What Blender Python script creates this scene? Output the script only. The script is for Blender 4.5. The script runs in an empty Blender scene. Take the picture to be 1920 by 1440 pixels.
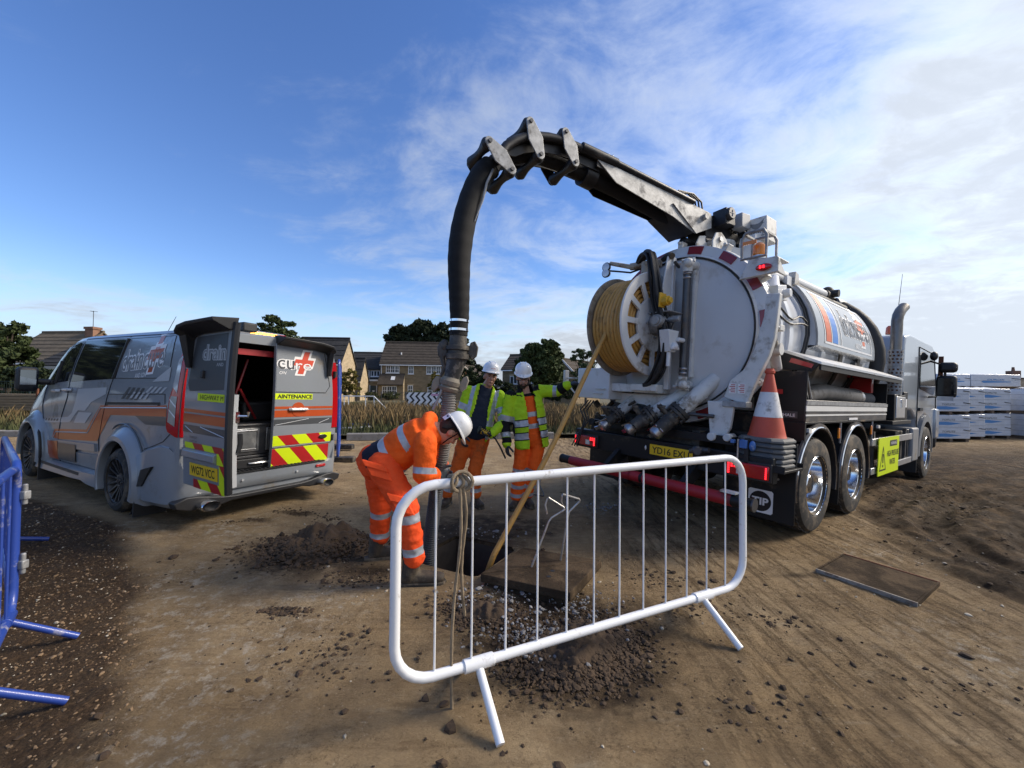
import bpy, bmesh, math, random
import numpy as np
from mathutils import Vector, Matrix, Euler, noise as mnoise
rad = math.radians; PI = math.pi; UP = Vector((0, 0, 1))
scene = bpy.context.scene
COL = scene.collection
random.seed(7); RNG = np.random.default_rng(7)

# ------------------------------------------------------------------ camera
CAMZ = 1.5; FPX = 768.5; PITCH = rad(1.11); ROLL = rad(-.5)
cam_d = bpy.data.cameras.new('camera'); cam = bpy.data.objects.new('camera', cam_d); COL.objects.link(cam)
cam_d.sensor_width = 36; cam_d.sensor_fit = 'HORIZONTAL'; cam_d.lens = FPX/1920*36
cam_d.clip_start = .05; cam_d.clip_end = 3000
_ey = Vector((0, math.cos(PITCH), math.sin(PITCH))); _ez = Vector((0, -math.sin(PITCH), math.cos(PITCH))); _ex = Vector((1, 0, 0))
_r = _ex*math.cos(ROLL) - _ez*math.sin(ROLL); _u = _ex*math.sin(ROLL) + _ez*math.cos(ROLL)
cam.matrix_world = Matrix(((_r.x, _u.x, -_ey.x, 0), (_r.y, _u.y, -_ey.y, 0), (_r.z, _u.z, -_ey.z, CAMZ), (0, 0, 0, 1)))
scene.camera = cam
scene.render.resolution_x = 1024; scene.render.resolution_y = 768
scene.render.engine = 'CYCLES'

# ------------------------------------------------------------------ sky and sun
SUN_AZ = rad(82); SUN_EL = rad(34)          # azimuth clockwise from +Y
world = bpy.data.worlds.new('World'); scene.world = world; world.use_nodes = True
def build_world():
    nt = world.node_tree; N = nt.nodes; L = nt.links; N.clear()
    def nd(t, **k):
        n = N.new(t)
        for a, b in k.items(): setattr(n, a, b)
        return n
    def mth(op, a, b=None, clamp=False):
        n = nd('ShaderNodeMath', operation=op, use_clamp=clamp)
        for i, v in enumerate((a, b)):
            if v is None: continue
            if isinstance(v, (int, float)): n.inputs[i].default_value = v
            else: L.new(v, n.inputs[i])
        return n.outputs[0]
    out = nd('ShaderNodeOutputWorld')
    sky = nd('ShaderNodeTexSky', sky_type='NISHITA', sun_disc=False, sun_elevation=SUN_EL, sun_rotation=SUN_AZ, air_density=1.0, dust_density=.05, ozone_density=3.0)
    bg = nd('ShaderNodeBackground'); bg.inputs[1].default_value = .132
    hs = nd('ShaderNodeHueSaturation'); hs.inputs['Saturation'].default_value = 1.17; hs.inputs['Hue'].default_value = .512; L.new(sky.outputs[0], hs.inputs['Color']); hz = nd('ShaderNodeMixRGB'); L.new(hs.outputs[0], hz.inputs[1]); hz.inputs[2].default_value = (2.7, 3.8, 5.2, 1); L.new(hz.outputs[0], bg.inputs[0])
    tc = nd('ShaderNodeTexCoord'); sep = nd('ShaderNodeSeparateXYZ'); L.new(tc.outputs['Generated'], sep.inputs[0])
    z = mth('MAXIMUM', sep.outputs[2], 0.0); zz = mth('ADD', z, .16)
    px = mth('DIVIDE', sep.outputs[0], zz); py = mth('DIVIDE', sep.outputs[1], zz)
    cmb = nd('ShaderNodeCombineXYZ'); L.new(px, cmb.inputs[0]); L.new(py, cmb.inputs[1])
    def noise(scale, detail, rough, dist, off, vec=None, stretch=(1, 1, 1), rot=0):
        mp = nd('ShaderNodeMapping'); mp.inputs[1].default_value = off; mp.inputs[3].default_value = stretch; mp.inputs[2].default_value = (0, 0, rot)
        L.new(vec or cmb.outputs[0], mp.inputs[0])
        n = nd('ShaderNodeTexNoise'); n.inputs['Scale'].default_value = scale; n.inputs['Detail'].default_value = detail
        n.inputs['Roughness'].default_value = rough; n.inputs['Distortion'].default_value = dist
        L.new(mp.outputs[0], n.inputs['Vector']); return n.outputs[0]
    def ramp(v, a, b, smooth=True):
        m = nd('ShaderNodeMapRange', interpolation_type='SMOOTHSTEP' if smooth else 'LINEAR'); L.new(v, m.inputs[0])
        m.inputs[1].default_value = a; m.inputs[2].default_value = b; m.inputs[3].default_value = 0; m.inputs[4].default_value = 1
        return m.outputs[0]
    L.new(mth('MULTIPLY', ramp(z, .26, .0), .92), hz.inputs[0])
    big = noise(.62, 4, .5, .35, (OFF[0], OFF[1], 0))
    wisp = noise(1.7, 12, .64, .75, (OFF[2], OFF[3], 0), stretch=(1, 1.35, 1), rot=.5)
    fine = noise(5.2, 9, .62, .4, (9.4, 2.2, 0), stretch=(1, 1.2, 1), rot=.4)
    # the cloud bank thickens towards the sun's side of the sky
    side = ramp(sep.outputs[0], -.55, .85, False)
    cover = mth('ADD', mth('MULTIPLY', big, .75), mth('MULTIPLY', side, .47))
    dens = mth('ADD', mth('MULTIPLY', wisp, .62), mth('MULTIPLY', fine, .24))
    tot = mth('ADD', cover, dens)
    low = mth('MULTIPLY', ramp(z, .26, .03), .27)
    tot = mth('ADD', tot, low)
    fac = mth('MULTIPLY', ramp(tot, .86, 1.29), .96)
    # grey bellies where the cloud is thick
    thick = ramp(mth('ADD', tot, mth('MULTIPLY', fine, .35)), 1.15, 1.52)
    cr = nd('ShaderNodeMixRGB'); L.new(thick, cr.inputs[0]); cr.inputs[1].default_value = (.80, .86, .93, 1); cr.inputs[2].default_value = (.50, .545, .61, 1)
    cb = nd('ShaderNodeBackground'); L.new(cr.outputs[0], cb.inputs[0])
    glow = mth('ADD', mth('MULTIPLY', ramp(sep.outputs[0], -.5, 1.0), .45), .58)
    L.new(glow, cb.inputs[1])
    mx = nd('ShaderNodeMixShader'); L.new(fac, mx.inputs[0]); L.new(bg.outputs[0], mx.inputs[1]); L.new(cb.outputs[0], mx.inputs[2])
    L.new(mx.outputs[0], out.inputs[0])
OFF = (8.2, 4.1, .9, 7.7)
build_world()
sun_d = bpy.data.lights.new('sun', 'SUN'); sun_d.energy = 3.0; sun_d.angle = rad(20); sun_d.color = (1, .89, .75)
sun = bpy.data.objects.new('sun', sun_d); COL.objects.link(sun); sun.location = (20, 0, 30)
sun.rotation_euler = Vector((-math.sin(SUN_AZ)*math.cos(SUN_EL), -math.cos(SUN_AZ)*math.cos(SUN_EL), -math.sin(SUN_EL))).to_track_quat('-Z', 'Y').to_euler()
vs = scene.view_settings; vs.view_transform = 'Standard'; vs.look = 'None'; vs.exposure = 0.62; vs.gamma = 1

# ------------------------------------------------------------------ helpers
def at(px, py, Y):
    """point of the place seen at photo pixel (px,py), Y metres in front"""
    X = (px-960)/FPX; Z = (720-py)/FPX; c, s = math.cos(ROLL), math.sin(ROLL)
    d = _ex*(X*c+Z*s) + _ez*(-X*s+Z*c) + _ey
    return Vector((0, 0, CAMZ)) + d*(Y/d.y)
def on_ground(px, py, z=0.):
    p = at(px, py, 1.0) - Vector((0, 0, CAMZ)); return Vector((0, 0, CAMZ)) + p*((z-CAMZ)/p.z)

def frame(d, up=(0, 0, 1)):
    d = Vector(d).normalized(); u = Vector(up)
    if abs(d.dot(u.normalized())) > .98: u = Vector((1, 0, 0))
    a = u.cross(d).normalized(); b = d.cross(a)
    return a, b, d
class MB:
    """collects shapes for ONE mesh object"""
    def __init__(s): s.v = []; s.f = []; s.m = []; s.cur = 0
    def add(s, vs_, fs):
        o = len(s.v); s.v += [tuple(p) for p in vs_]; s.f += [tuple(i+o for i in f) for f in fs]; s.m += [s.cur]*len(fs); return s
    def box(s, x0, x1, y0, y1, z0, z1, M=None):
        P = [Vector((x, y, z)) for x in (x0, x1) for y in (y0, y1) for z in (z0, z1)]
        if M is not None: P = [M @ p for p in P]
        return s.add(P, [(0, 1, 3, 2), (4, 6, 7, 5), (0, 4, 5, 1), (2, 3, 7, 6), (0, 2, 6, 4), (1, 5, 7, 3)])
    def beam(s, p0, p1, w, h, up=(0, 0, 1)):
        p0, p1 = Vector(p0), Vector(p1); a, b, d = frame(p1-p0, up)
        P = [q + a*i*w/2 + b*j*h/2 for q in (p0, p1) for i, j in ((-1, -1), (1, -1), (1, 1), (-1, 1))]
        return s.add(P, [(3, 2, 1, 0), (4, 5, 6, 7), (0, 1, 5, 4), (1, 2, 6, 5), (2, 3, 7, 6), (3, 0, 4, 7)])
    def rings(s, R, closed=False, cap=True, loop=True):
        n = len(R[0]); o = [p for r in R for p in r]; F = []; m = len(R)
        for i in range(m if closed else m-1):
            j = (i+1) % m
            for k in range(n if loop else n-1):
                l = (k+1) % n; F.append((i*n+k, i*n+l, j*n+l, j*n+k))
        if cap and not closed and loop: F += [tuple(range(n-1, -1, -1)), tuple((m-1)*n+k for k in range(n))]
        return s.add(o, F)
    def cyl(s, p0, p1, r0, r1=None, n=14, cap=True):
        p0, p1 = Vector(p0), Vector(p1); a, b, d = frame(p1-p0); r1 = r0 if r1 is None else r1
        cs = [(math.cos(2*math.pi*k/n), math.sin(2*math.pi*k/n)) for k in range(n)]
        return s.rings([[p + (a*c+b*q)*r for c, q in cs] for p, r in ((p0, r0), (p1, r1))], cap=cap)
    def tube(s, pts, r, n=8, closed=False, cap=True):
        pts = [Vector(p) for p in pts]; m = len(pts); R = []; up = None
        for i, p in enumerate(pts):
            a_ = pts[(i-1) % m] if (closed or i > 0) else p; b_ = pts[(i+1) % m] if (closed or i < m-1) else p
            d = (b_-a_).normalized()
            if up is None: a, b, d = frame(d)
            else:
                b = (up - d*up.dot(d)).normalized(); a = b.cross(d)
            up = b; rr = r[i] if isinstance(r, (list, tuple)) else r
            R.append([p + (a*math.cos(2*math.pi*k/n) + b*math.sin(2*math.pi*k/n))*rr for k in range(n)])
        return s.rings(R, closed=closed, cap=cap)
    def lathe(s, prof, o=(0, 0, 0), ax=(0, 0, 1), n=24, a0=0, a1=2*math.pi, closed_prof=False):
        """prof: (radius, distance along axis)"""
        o = Vector(o); a, b, d = frame(ax); full = abs(a1-a0-2*math.pi) < 1e-6
        m = n if full else n+1; R = []
        for k in range(m):
            t = a0+(a1-a0)*k/n; c, q = math.cos(t), math.sin(t)
            R.append([o + (a*c+b*q)*r + d*h for r, h in prof])
        np_ = len(prof); F = []
        for i in range(m if full else m-1):
            j = (i+1) % m
            for k in range(np_ if closed_prof else np_-1):
                l = (k+1) % np_; F.append((i*np_+k, j*np_+k, j*np_+l, i*np_+l))
        if closed_prof and not full: F += [tuple(range(np_)), tuple((m-1)*np_+k for k in range(np_-1, -1, -1))]
        return s.add([p for r in R for p in r], F)
    def prism(s, poly, o, U, W, D):
        """polygon (u,w) in plane o+uU+wW, extruded by vector D"""
        o, U, W, D = Vector(o), Vector(U), Vector(W), Vector(D); n = len(poly)
        A = [o+U*u+W*w for u, w in poly]; B = [p+D for p in A]
        return s.add(A+B, [tuple(range(n-1, -1, -1)), tuple(range(n, 2*n))] + [(i, (i+1) % n, n+(i+1) % n, n+i) for i in range(n)])
    def ball(s, c, r, nu=14, nv=9, M=None, v0=-1., v1=1.):
        c = Vector(c); r = Vector(r) if not isinstance(r, (int, float)) else Vector((r, r, r)); R = []
        for j in range(nv+1):
            t = math.asin(max(-1, min(1, v0+(v1-v0)*j/nv))) if False else (-math.pi/2*(-v0) + (math.pi/2*(v1+ -v0))*j/nv)
            rr = max(math.cos(t), 1e-3)
            ring = [Vector((r.x*rr*math.cos(2*math.pi*k/nu), r.y*rr*math.sin(2*math.pi*k/nu), r.z*math.sin(t))) for k in range(nu)]
            R.append([c + (M @ p if M is not None else p) for p in ring])
        return s.rings(R)
    def xf(s, M, i0=0):
        for i in range(i0, len(s.v)): s.v[i] = tuple(M @ Vector(s.v[i]))
        return s
    def mesh(s, name, mats, smooth=35):
        me = bpy.data.meshes.new(name); me.from_pydata(s.v, [], s.f)
        mats = mats if isinstance(mats, (list, tuple)) else [mats]
        for m in mats: me.materials.append(m)
        if len(mats) > 1: me.polygons.foreach_set('material_index', s.m)
        if smooth: me.shade_smooth(); me.set_sharp_from_angle(angle=rad(smooth))
        me.update(); return me
    def build(s, name, mats, parent=None, smooth=35, bevel=0, seg=2, inv=False):
        me = s.mesh(name, mats, smooth); o = link(name, me, parent, inv)
        if bevel:
            b = o.modifiers.new('bevel', 'BEVEL'); b.width = bevel; b.segments = seg; b.limit_method = 'ANGLE'; b.angle_limit = rad(40)
        return o
def link(name, data, parent=None, inv=False):
    o = bpy.data.objects.new(name, data); COL.objects.link(o)
    if parent is not None:
        o.parent = parent
        if inv: o.matrix_parent_inverse = Matrix.LocRotScale(parent.location, parent.rotation_euler, parent.scale).inverted()
    return o
def empty(name, loc=(0, 0, 0), rot=(0, 0, 0)):
    o = link(name, None); o.location = loc; o.rotation_euler = rot; o.empty_display_size = .2; return o
def tag(o, label, cat, group=None, kind=None):
    if label: o['label'] = label
    if cat: o['category'] = cat
    if group: o['group'] = group
    if kind: o['kind'] = kind
    return o
def struct(o): o['kind'] = 'structure'; return o
def copy_tree(o, parent=None):
    c = o.copy(); COL.objects.link(c)
    if parent is not None: c.parent = parent
    for ch in list(o.children): copy_tree(ch, c)
    return c
def evalmesh(o, name):
    dg = bpy.context.evaluated_depsgraph_get(); me = bpy.data.meshes.new_from_object(o.evaluated_get(dg)); me.name = name; return me
def text_mb(body, w=None, h=None, bold=.0, shear=0.0, cx=0, cy=0):
    """lettering as flat faces: 2-D verts centred on (cx,cy), scaled to w x h"""
    c = bpy.data.curves.new('lettering', 'FONT'); c.body = body; c.size = 1; c.offset = bold; c.shear = shear; c.resolution_u = 3
    o = bpy.data.objects.new('lettering', c); COL.objects.link(o); bpy.context.view_layer.update()
    me = evalmesh(o, 'lettering'); V = np.array([v.co[:2] for v in me.vertices]); F = [tuple(p.vertices) for p in me.polygons]
    bpy.data.objects.remove(o); bpy.data.curves.remove(c); bpy.data.meshes.remove(me)
    lo, hi = V.min(0), V.max(0); s_ = hi-lo
    sx = w/s_[0] if w else None; sy = h/s_[1] if h else None
    sx = sx or sy; sy = sy or sx
    V = (V-(lo+hi)/2)*np.array([sx, sy]) + np.array([cx, cy])
    return V, F
def text_obj(body, name, m, parent, o, U, W, w=None, h=None, bold=.0, shear=0.):
    V, F = text_mb(body, w, h, bold, shear); o, U, W = Vector(o), Vector(U), Vector(W)
    mb = MB(); mb.add([o+U*a+W*b for a, b in V], F); return mb.build(name, m, parent, smooth=0)

def mat(name, col, rough=.55, metal=0., var=.0, vscale=6., bump=0., bscale=40., dirt=None, damt=.5, dscale=3., coat=0., spec=.5, emis=0., ecol=None, detail=6, bdist=.01, aniso=None):
    m = bpy.data.materials.new(name); m.use_nodes = True; nt = m.node_tree; N = nt.nodes; L = nt.links
    b = N['Principled BSDF']; col = tuple(col)+(1,)
    b.inputs['Roughness'].default_value = rough; b.inputs['Metallic'].default_value = metal
    b.inputs['Specular IOR Level'].default_value = spec; b.inputs['Coat Weight'].default_value = coat; b.inputs['Coat Roughness'].default_value = .06
    b.inputs['Base Color'].default_value = col
    if emis: b.inputs['Emission Color'].default_value = tuple(ecol or col[:3])+(1,); b.inputs['Emission Strength'].default_value = emis
    tc = N.new('ShaderNodeTexCoord')
    vec = tc.outputs['Object']
    if aniso:
        mp = N.new('ShaderNodeMapping'); mp.inputs[3].default_value = aniso; L.new(vec, mp.inputs[0]); vec = mp.outputs[0]
    def nz(sc, de=detail, ro=.6):
        n = N.new('ShaderNodeTexNoise'); n.inputs['Scale'].default_value = sc; n.inputs['Detail'].default_value = de; n.inputs['Roughness'].default_value = ro
        L.new(vec, n.inputs['Vector']); return n.outputs[0]
    cur = None
    if var:
        r = N.new('ShaderNodeMapRange'); L.new(nz(vscale), r.inputs[0]); r.inputs[1].default_value = .3; r.inputs[2].default_value = .7; r.inputs[3].default_value = 1-var; r.inputs[4].default_value = 1+var*.8
        x = N.new('ShaderNodeVectorMath'); x.operation = 'SCALE'; x.inputs[0].default_value = col[:3]; L.new(r.outputs[0], x.inputs['Scale']); cur = x.outputs[0]
    if dirt is not None:
        r = N.new('ShaderNodeMapRange'); r.interpolation_type = 'SMOOTHSTEP'; L.new(nz(dscale, 9, .68), r.inputs[0]); r.inputs[1].default_value = .62-damt*.3; r.inputs[2].default_value = .8-damt*.3; r.inputs[4].default_value = .9
        x = N.new('ShaderNodeMixRGB'); L.new(r.outputs[0], x.inputs[0]); x.inputs[2].default_value = tuple(dirt)+(1,)
        if cur: L.new(cur, x.inputs[1])
        else: x.inputs[1].default_value = col
        cur = x.outputs[0]
        rr = N.new('ShaderNodeMapRange'); L.new(r.outputs[0], rr.inputs[0]); rr.inputs[3].default_value = rough; rr.inputs[4].default_value = max(rough, .8); L.new(rr.outputs[0], b.inputs['Roughness'])
        if metal:
            rm = N.new('ShaderNodeMapRange'); L.new(r.outputs[0], rm.inputs[0]); rm.inputs[3].default_value = metal; rm.inputs[4].default_value = 0; L.new(rm.outputs[0], b.inputs['Metallic'])
    if cur: L.new(cur, b.inputs['Base Color'])
    if bump:
        bp = N.new('ShaderNodeBump'); bp.inputs['Strength'].default_value = bump; bp.inputs['Distance'].default_value = bdist; L.new(nz(bscale, 8, .6), bp.inputs['Height']); L.new(bp.outputs[0], b.inputs['Normal'])
    return m
MUD = (.17, .125, .08)
# ------------------------------------------------------------------ materials
M = {}
def mk(n, *a, **k): M[n] = mat(n, *a, **k)
mk('van_grey', (.225, .245, .27), .32, coat=.6, var=.05, vscale=2, dirt=(.2, .17, .13), damt=.22, dscale=2.5)
mk('van_grey_dark', (.06, .065, .072), .4, coat=.4)
mk('van_grey_pale', (.48, .49, .50), .35, coat=.5)
mk('van_orange', (.44, .068, .014), .35, coat=.5, var=.08)
mk('van_tint', (.012, .013, .016), .05, spec=.4)
mk('glass_dark', (.010, .012, .015), .05, spec=.35)
mk('black_plastic', (.018, .018, .02), .5, var=.1, bump=.1, bscale=200)
mk('black_paint', (.010, .010, .011), .5, spec=.35, dirt=MUD, damt=.18, dscale=2.2)
mk('black_dirty', (.016, .015, .014), .6, dirt=(.1, .078, .052), damt=.5, dscale=5)
mk('rubber', (.022, .021, .02), .8, var=.2, dirt=(.12, .092, .062), damt=.55, dscale=6, bump=.2, bscale=90)
mk('rim_dark', (.045, .047, .052), .42, metal=.5, dirt=(.14, .11, .08), damt=.25, dscale=8)
mk('alloy', (.75, .76, .78), .12, metal=1., dirt=(.2, .16, .12), damt=.22, dscale=6)
mk('chrome', (.8, .8, .82), .08, metal=1.)
mk('steel', (.42, .42, .43), .34, metal=.9, var=.2, vscale=9, dirt=(.16, .13, .1), damt=.3)
mk('steel_dark', (.10, .10, .105), .45, metal=.7, var=.3, dirt=(.14, .11, .08), damt=.4)
mk('galv', (.30, .305, .31), .55, metal=.4, var=.35, vscale=14, dirt=(.12, .11, .1), damt=.35, dscale=6, bump=.15, bscale=50)
mk('aluminium', (.55, .56, .58), .35, metal=.8, var=.1, dirt=(.2, .16, .12), damt=.25)
mk('white_paint', (.62, .63, .64), .38, coat=.2, var=.06, dirt=(.26, .21, .15), damt=.24, dscale=3)
mk('white_grimy', (.60, .60, .58), .5, var=.1, dirt=(.2, .16, .11), damt=.42, dscale=5)
mk('tank_white', (.60, .62, .65), .25, coat=.4, var=.04, dirt=(.34, .31, .27), damt=.16, dscale=1.6)
mk('tank_door', (.54, .545, .55), .42, var=.05, vscale=2, dirt=(.4, .38, .35), damt=.22, dscale=2.0)
mk('cab_silver', (.31, .35, .40), .28, coat=.6, metal=.25, var=.04)
mk('barrier_white', (.78, .79, .80), .32, coat=.3, dirt=(.24, .17, .1), damt=.13, dscale=14)
mk('barrier_blue', (.02, .055, .29), .4, coat=.2, dirt=(.45, .43, .40), damt=.24, dscale=9)
mk('blue_plastic', (.02, .05, .28), .45, var=.1)
mk('red_refl', (.42, .018, .02), .3, coat=.4, var=.1)
mk('red_dark', (.22, .012, .015), .35, coat=.4)
mk('red_pad', (.33, .012, .02), .5, var=.15, dirt=(.05, .03, .03), damt=.35)
mk('yellow_refl', (.62, .78, .01), .35, var=.03)
mk('white_refl', (.72, .72, .70), .35, var=.05)
mk('plate_yellow', (.80, .52, .02), .35)
mk('ink', (.008, .008, .009), .5)
mk('print_white', (.78, .78, .78), .4)
mk('print_orange', (.62, .12, .03), .4)
mk('print_blue', (.03, .19, .60), .4)
mk('cross_red', (.58, .06, .025), .4)
mk('print_grey', (.20, .205, .21), .4)
mk('logo_ink', (.10, .12, .15), .4)
mk('lamp_red', (.40, .005, .008), .15, coat=.6)
mk('lamp_red_lit', (.7, .01, .015), .3, emis=2.2, ecol=(1, .02, .03))
mk('lamp_clear', (.55, .56, .58), .1, coat=.8, metal=.2)
mk('lamp_amber', (.75, .22, .01), .25, coat=.4)
mk('lamp_amber_lit', (.9, .4, .05), .3, emis=3.5, ecol=(1, .42, .06))
mk('hose_yellow', (.46, .25, .06), .5, var=.12, vscale=5, dirt=(.22, .13, .05), damt=.35, dscale=8)
mk('hose_black', (.018, .018, .019), .62, var=.25, vscale=20, bump=.35, bscale=120)
mk('sleeve', (.009, .009, .010), .7, spec=.3, var=.3, vscale=10, bump=.5, bscale=160, aniso=(1, 1, 2.5))
mk('hose_ribbed', (.16, .15, .14), .6, var=.25, dirt=(.07, .06, .05), damt=.4, dscale=7)
mk('hose_ribbed_dark', (.05, .055, .062), .5, var=.2, dirt=(.1, .085, .065), damt=.25, dscale=7)
mk('boom_steel', (.035, .035, .037), .42, metal=.6, var=.35, vscale=8, dirt=(.11, .1, .09), damt=.2)
mk('cast_iron', (.075, .07, .065), .6, metal=.5, var=.35, dirt=(.2, .17, .13), damt=.4, dscale=9, bump=.3, bscale=40)
mk('cone_orange', (.52, .07, .03), .5, var=.12, dirt=(.22, .1, .06), damt=.32)
mk('cone_white', (.68, .67, .66), .45, var=.08, dirt=(.22, .2, .18), damt=.42, dscale=9)
mk('cone_grey', (.10, .105, .11), .7, var=.2, dirt=(.24, .21, .17), damt=.4, dscale=7)
mk('iron_cover', (.045, .032, .021), .95, spec=.1, var=.35, vscale=6, dirt=(.10, .07, .043), damt=.6, dscale=4, bump=.8, bscale=45, bdist=.012)
mk('rope', (.26, .20, .13), .9, var=.3, vscale=30, bump=.5, bscale=150)
mk('gal_rod', (.45, .43, .40), .4, metal=.7, var=.2, dirt=(.2, .13, .08), damt=.4, dscale=20)
# clothes and skin
mk('hv_orange', (.86, .115, .012), .75, var=.10, vscale=7, spec=.2, bump=.45, bscale=26, bdist=.02)
mk('hv_orange_red', (.84, .085, .018), .75, var=.10, vscale=7, spec=.2, bump=.45, bscale=26, bdist=.02)
mk('hv_orange_dirty', (.66, .12, .02), .8, var=.16, vscale=4, spec=.2, dirt=(.20, .085, .035), damt=.42, dscale=5, bump=.45, bscale=26, bdist=.02)
mk('hv_yellow', (.42, .66, .02), .75, var=.10, vscale=7, spec=.2, dirt=(.28, .36, .03), damt=.2, dscale=8, bump=.45, bscale=22, bdist=.02)
mk('refl_tape', (.40, .42, .46), .38, metal=.25, var=.1, vscale=30)
mk('navy', (.014, .017, .032), .85, var=.2, spec=.2, bump=.4, bscale=26, bdist=.02)
mk('tee', (.020, .026, .042), .88, var=.15, spec=.2, bump=.45, bscale=18, bdist=.02)
mk('cloth_black', (.010, .010, .012), .85, spec=.2, bump=.4, bscale=26)
mk('skin', (.44, .225, .155), .5, var=.12, vscale=30, spec=.4)
mk('skin_pale', (.50, .30, .235), .5, var=.12, vscale=30, spec=.4)
mk('hair', (.03, .02, .014), .8, var=.3, vscale=60)
mk('glove', (.022, .032, .045), .7, var=.2, dirt=(.12, .1, .08), damt=.3, dscale=14)
mk('boot', (.045, .033, .023), .75, var=.25, dirt=(.13, .1, .065), damt=.5, dscale=9, bump=.4, bscale=50)
mk('boot_sole', (.03, .026, .02), .85, dirt=(.14, .105, .07), damt=.6, dscale=9)
mk('helmet', (.76, .77, .78), .3, coat=.3, var=.05, dirt=(.42, .39, .36), damt=.28, dscale=8)
mk('eye', (.03, .025, .02), .3)
mk('lip', (.30, .12, .09), .5)
# background
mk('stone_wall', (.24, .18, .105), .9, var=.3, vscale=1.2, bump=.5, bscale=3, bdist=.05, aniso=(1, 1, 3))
mk('stone_pale_sunlit', (.42, .33, .21), .9, var=.28, vscale=1.2, bump=.5, bscale=3, bdist=.05, aniso=(1, 1, 3))  # same stone lightened: sunlight on gables put into the colour; also lintels
mk('brick_wall', (.24, .13, .085), .9, var=.25, vscale=2, bump=.4, bscale=4)
mk('dark_clad', (.035, .033, .033), .8, var=.2)
mk('roof_brown', (.055, .043, .032), .9, var=.35, vscale=2.2, bump=.8, bscale=6, bdist=.05)
mk('roof_tan', (.13, .10, .065), .9, var=.3, vscale=2.2, bump=.8, bscale=6, bdist=.05)
mk('roof_dark', (.030, .029, .029), .85, var=.35, vscale=2.2, bump=.8, bscale=6, bdist=.05)
mk('upvc', (.72, .73, .74), .4)
mk('pane', (.05, .06, .07), .08, spec=.7)
mk('door_green', (.03, .05, .055), .5)
mk('concrete', (.27, .255, .235), .9, var=.18, vscale=3, dirt=(.16, .135, .1), damt=.4, dscale=4, bump=.3, bscale=30)
mk('fence_green', (.03, .055, .045), .6)
mk('timber', (.30, .23, .15), .85, var=.25, vscale=4, aniso=(1, 6, 6))
mk('rust', (.16, .06, .03), .85, var=.3)
mk('wrap', (.50, .53, .58), .32, var=.10, vscale=4, coat=.3, bump=.35, bscale=9, bdist=.03, aniso=(1, 1, 2.5))
mk('wrap_top', (.72, .73, .74), .3, var=.05, bump=.5, bscale=7, bdist=.05)
mk('print_packblue', (.05, .20, .46), .4)
mk('pallet', (.14, .10, .07), .9, var=.2)
mk('bark', (.06, .045, .032), .9, var=.3)
# ------------------------------------------------------------------ poses of the vehicles
TRUCK_LOC = Vector((2.495, 5.407, .076)); TRUCK_ROT = (rad(2.188), rad(1.253), rad(36.796))
VAN_LOC = Vector((-3.91, 5.453, .113)); VAN_ROT = (rad(.83), rad(-1.523), rad(151.93))
TM = Matrix.LocRotScale(TRUCK_LOC, Euler(TRUCK_ROT), None); VM = Matrix.LocRotScale(VAN_LOC, Euler(VAN_ROT), None)

# ------------------------------------------------------------------ ground relief
def _h(ix, iy, s): 
    n = (ix.astype(np.int64)*374761393 + iy.astype(np.int64)*668265263 + s*1442695041) & 0x7fffffff
    n = (n ^ (n >> 13))*1274126177 & 0x7fffffff
    return ((n ^ (n >> 16)) & 0xffff)/65535.
def vn(x, y, s=0):
    ix, iy = np.floor(x), np.floor(y); fx, fy = x-ix, y-iy; fx = fx*fx*(3-2*fx); fy = fy*fy*(3-2*fy)
    a, b, c, d = _h(ix, iy, s), _h(ix+1, iy, s), _h(ix, iy+1, s), _h(ix+1, iy+1, s)
    return (a*(1-fx)+b*fx)*(1-fy) + (c*(1-fx)+d*fx)*fy - .5
def fbm(x, y, s=0, o=4, g=.5):
    t = 0; a = 1
    for i in range(o): t = t + a*vn(x*2**i + 17.3*i, y*2**i - 9.1*i, s+i); a *= g
    return t
def sst(a, b, x): t = np.clip((x-a)/(b-a), 0, 1); return t*t*(3-2*t)
_cp = [TM @ Vector((x, y, 0)) for x in (0, 1.35, 5.98) for y in (-1.1, 1.1)] + [VM @ Vector((x, y, 0)) for x in (0, 2.933) for y in (-.9, .9)]
_cx = np.array([p.x for p in _cp]); _cy = np.array([p.y for p in _cp]); _cz = np.array([p.z+.008 for p in _cp])
_K = np.exp(-((_cx[:, None]-_cx)**2+(_cy[:, None]-_cy)**2)/(2*1.1**2)); _w = np.linalg.solve(_K+np.eye(len(_cx))*.01, _cz)
HOLE_C = np.array([-.42, 3.80]); HU = np.array([.48, .877]); HW = np.array([.877, -.48]); HR = .36
def hole_d(x, y):
    a = np.abs((x-HOLE_C[0])*HU[0]+(y-HOLE_C[1])*HU[1]); b = np.abs((x-HOLE_C[0])*HW[0]+(y-HOLE_C[1])*HW[1]); return np.maximum(a, b)-HR
GX = np.array([1.5, 1.9, 2.24, 2.88, 4.13, 4.97, 5.6]); GB = np.array([-1.5, -1.7, -2.03, -2.6, -3.75, -5.7, -9.])
def zone_gravel(x, y):
    xb = np.interp(y, GX, GB); return sst(.12, -.22, x-xb+.35*fbm(x*1.3, y*1.3, 5)+.12*fbm(x*7, y*7, 8))*sst(5.8, 5.0, y)
def zone_rut(x, y):
    xb = np.interp(y, [1.5, 2.5, 3.1, 4.6, 6.5, 9], [3.3, 3.35, 3.5, 3.95, 5.3, 7.5]); return sst(-.15, .45, x-xb+.5*fbm(x*1.1, y*1.1, 15))*sst(14, 9, y)
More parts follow.
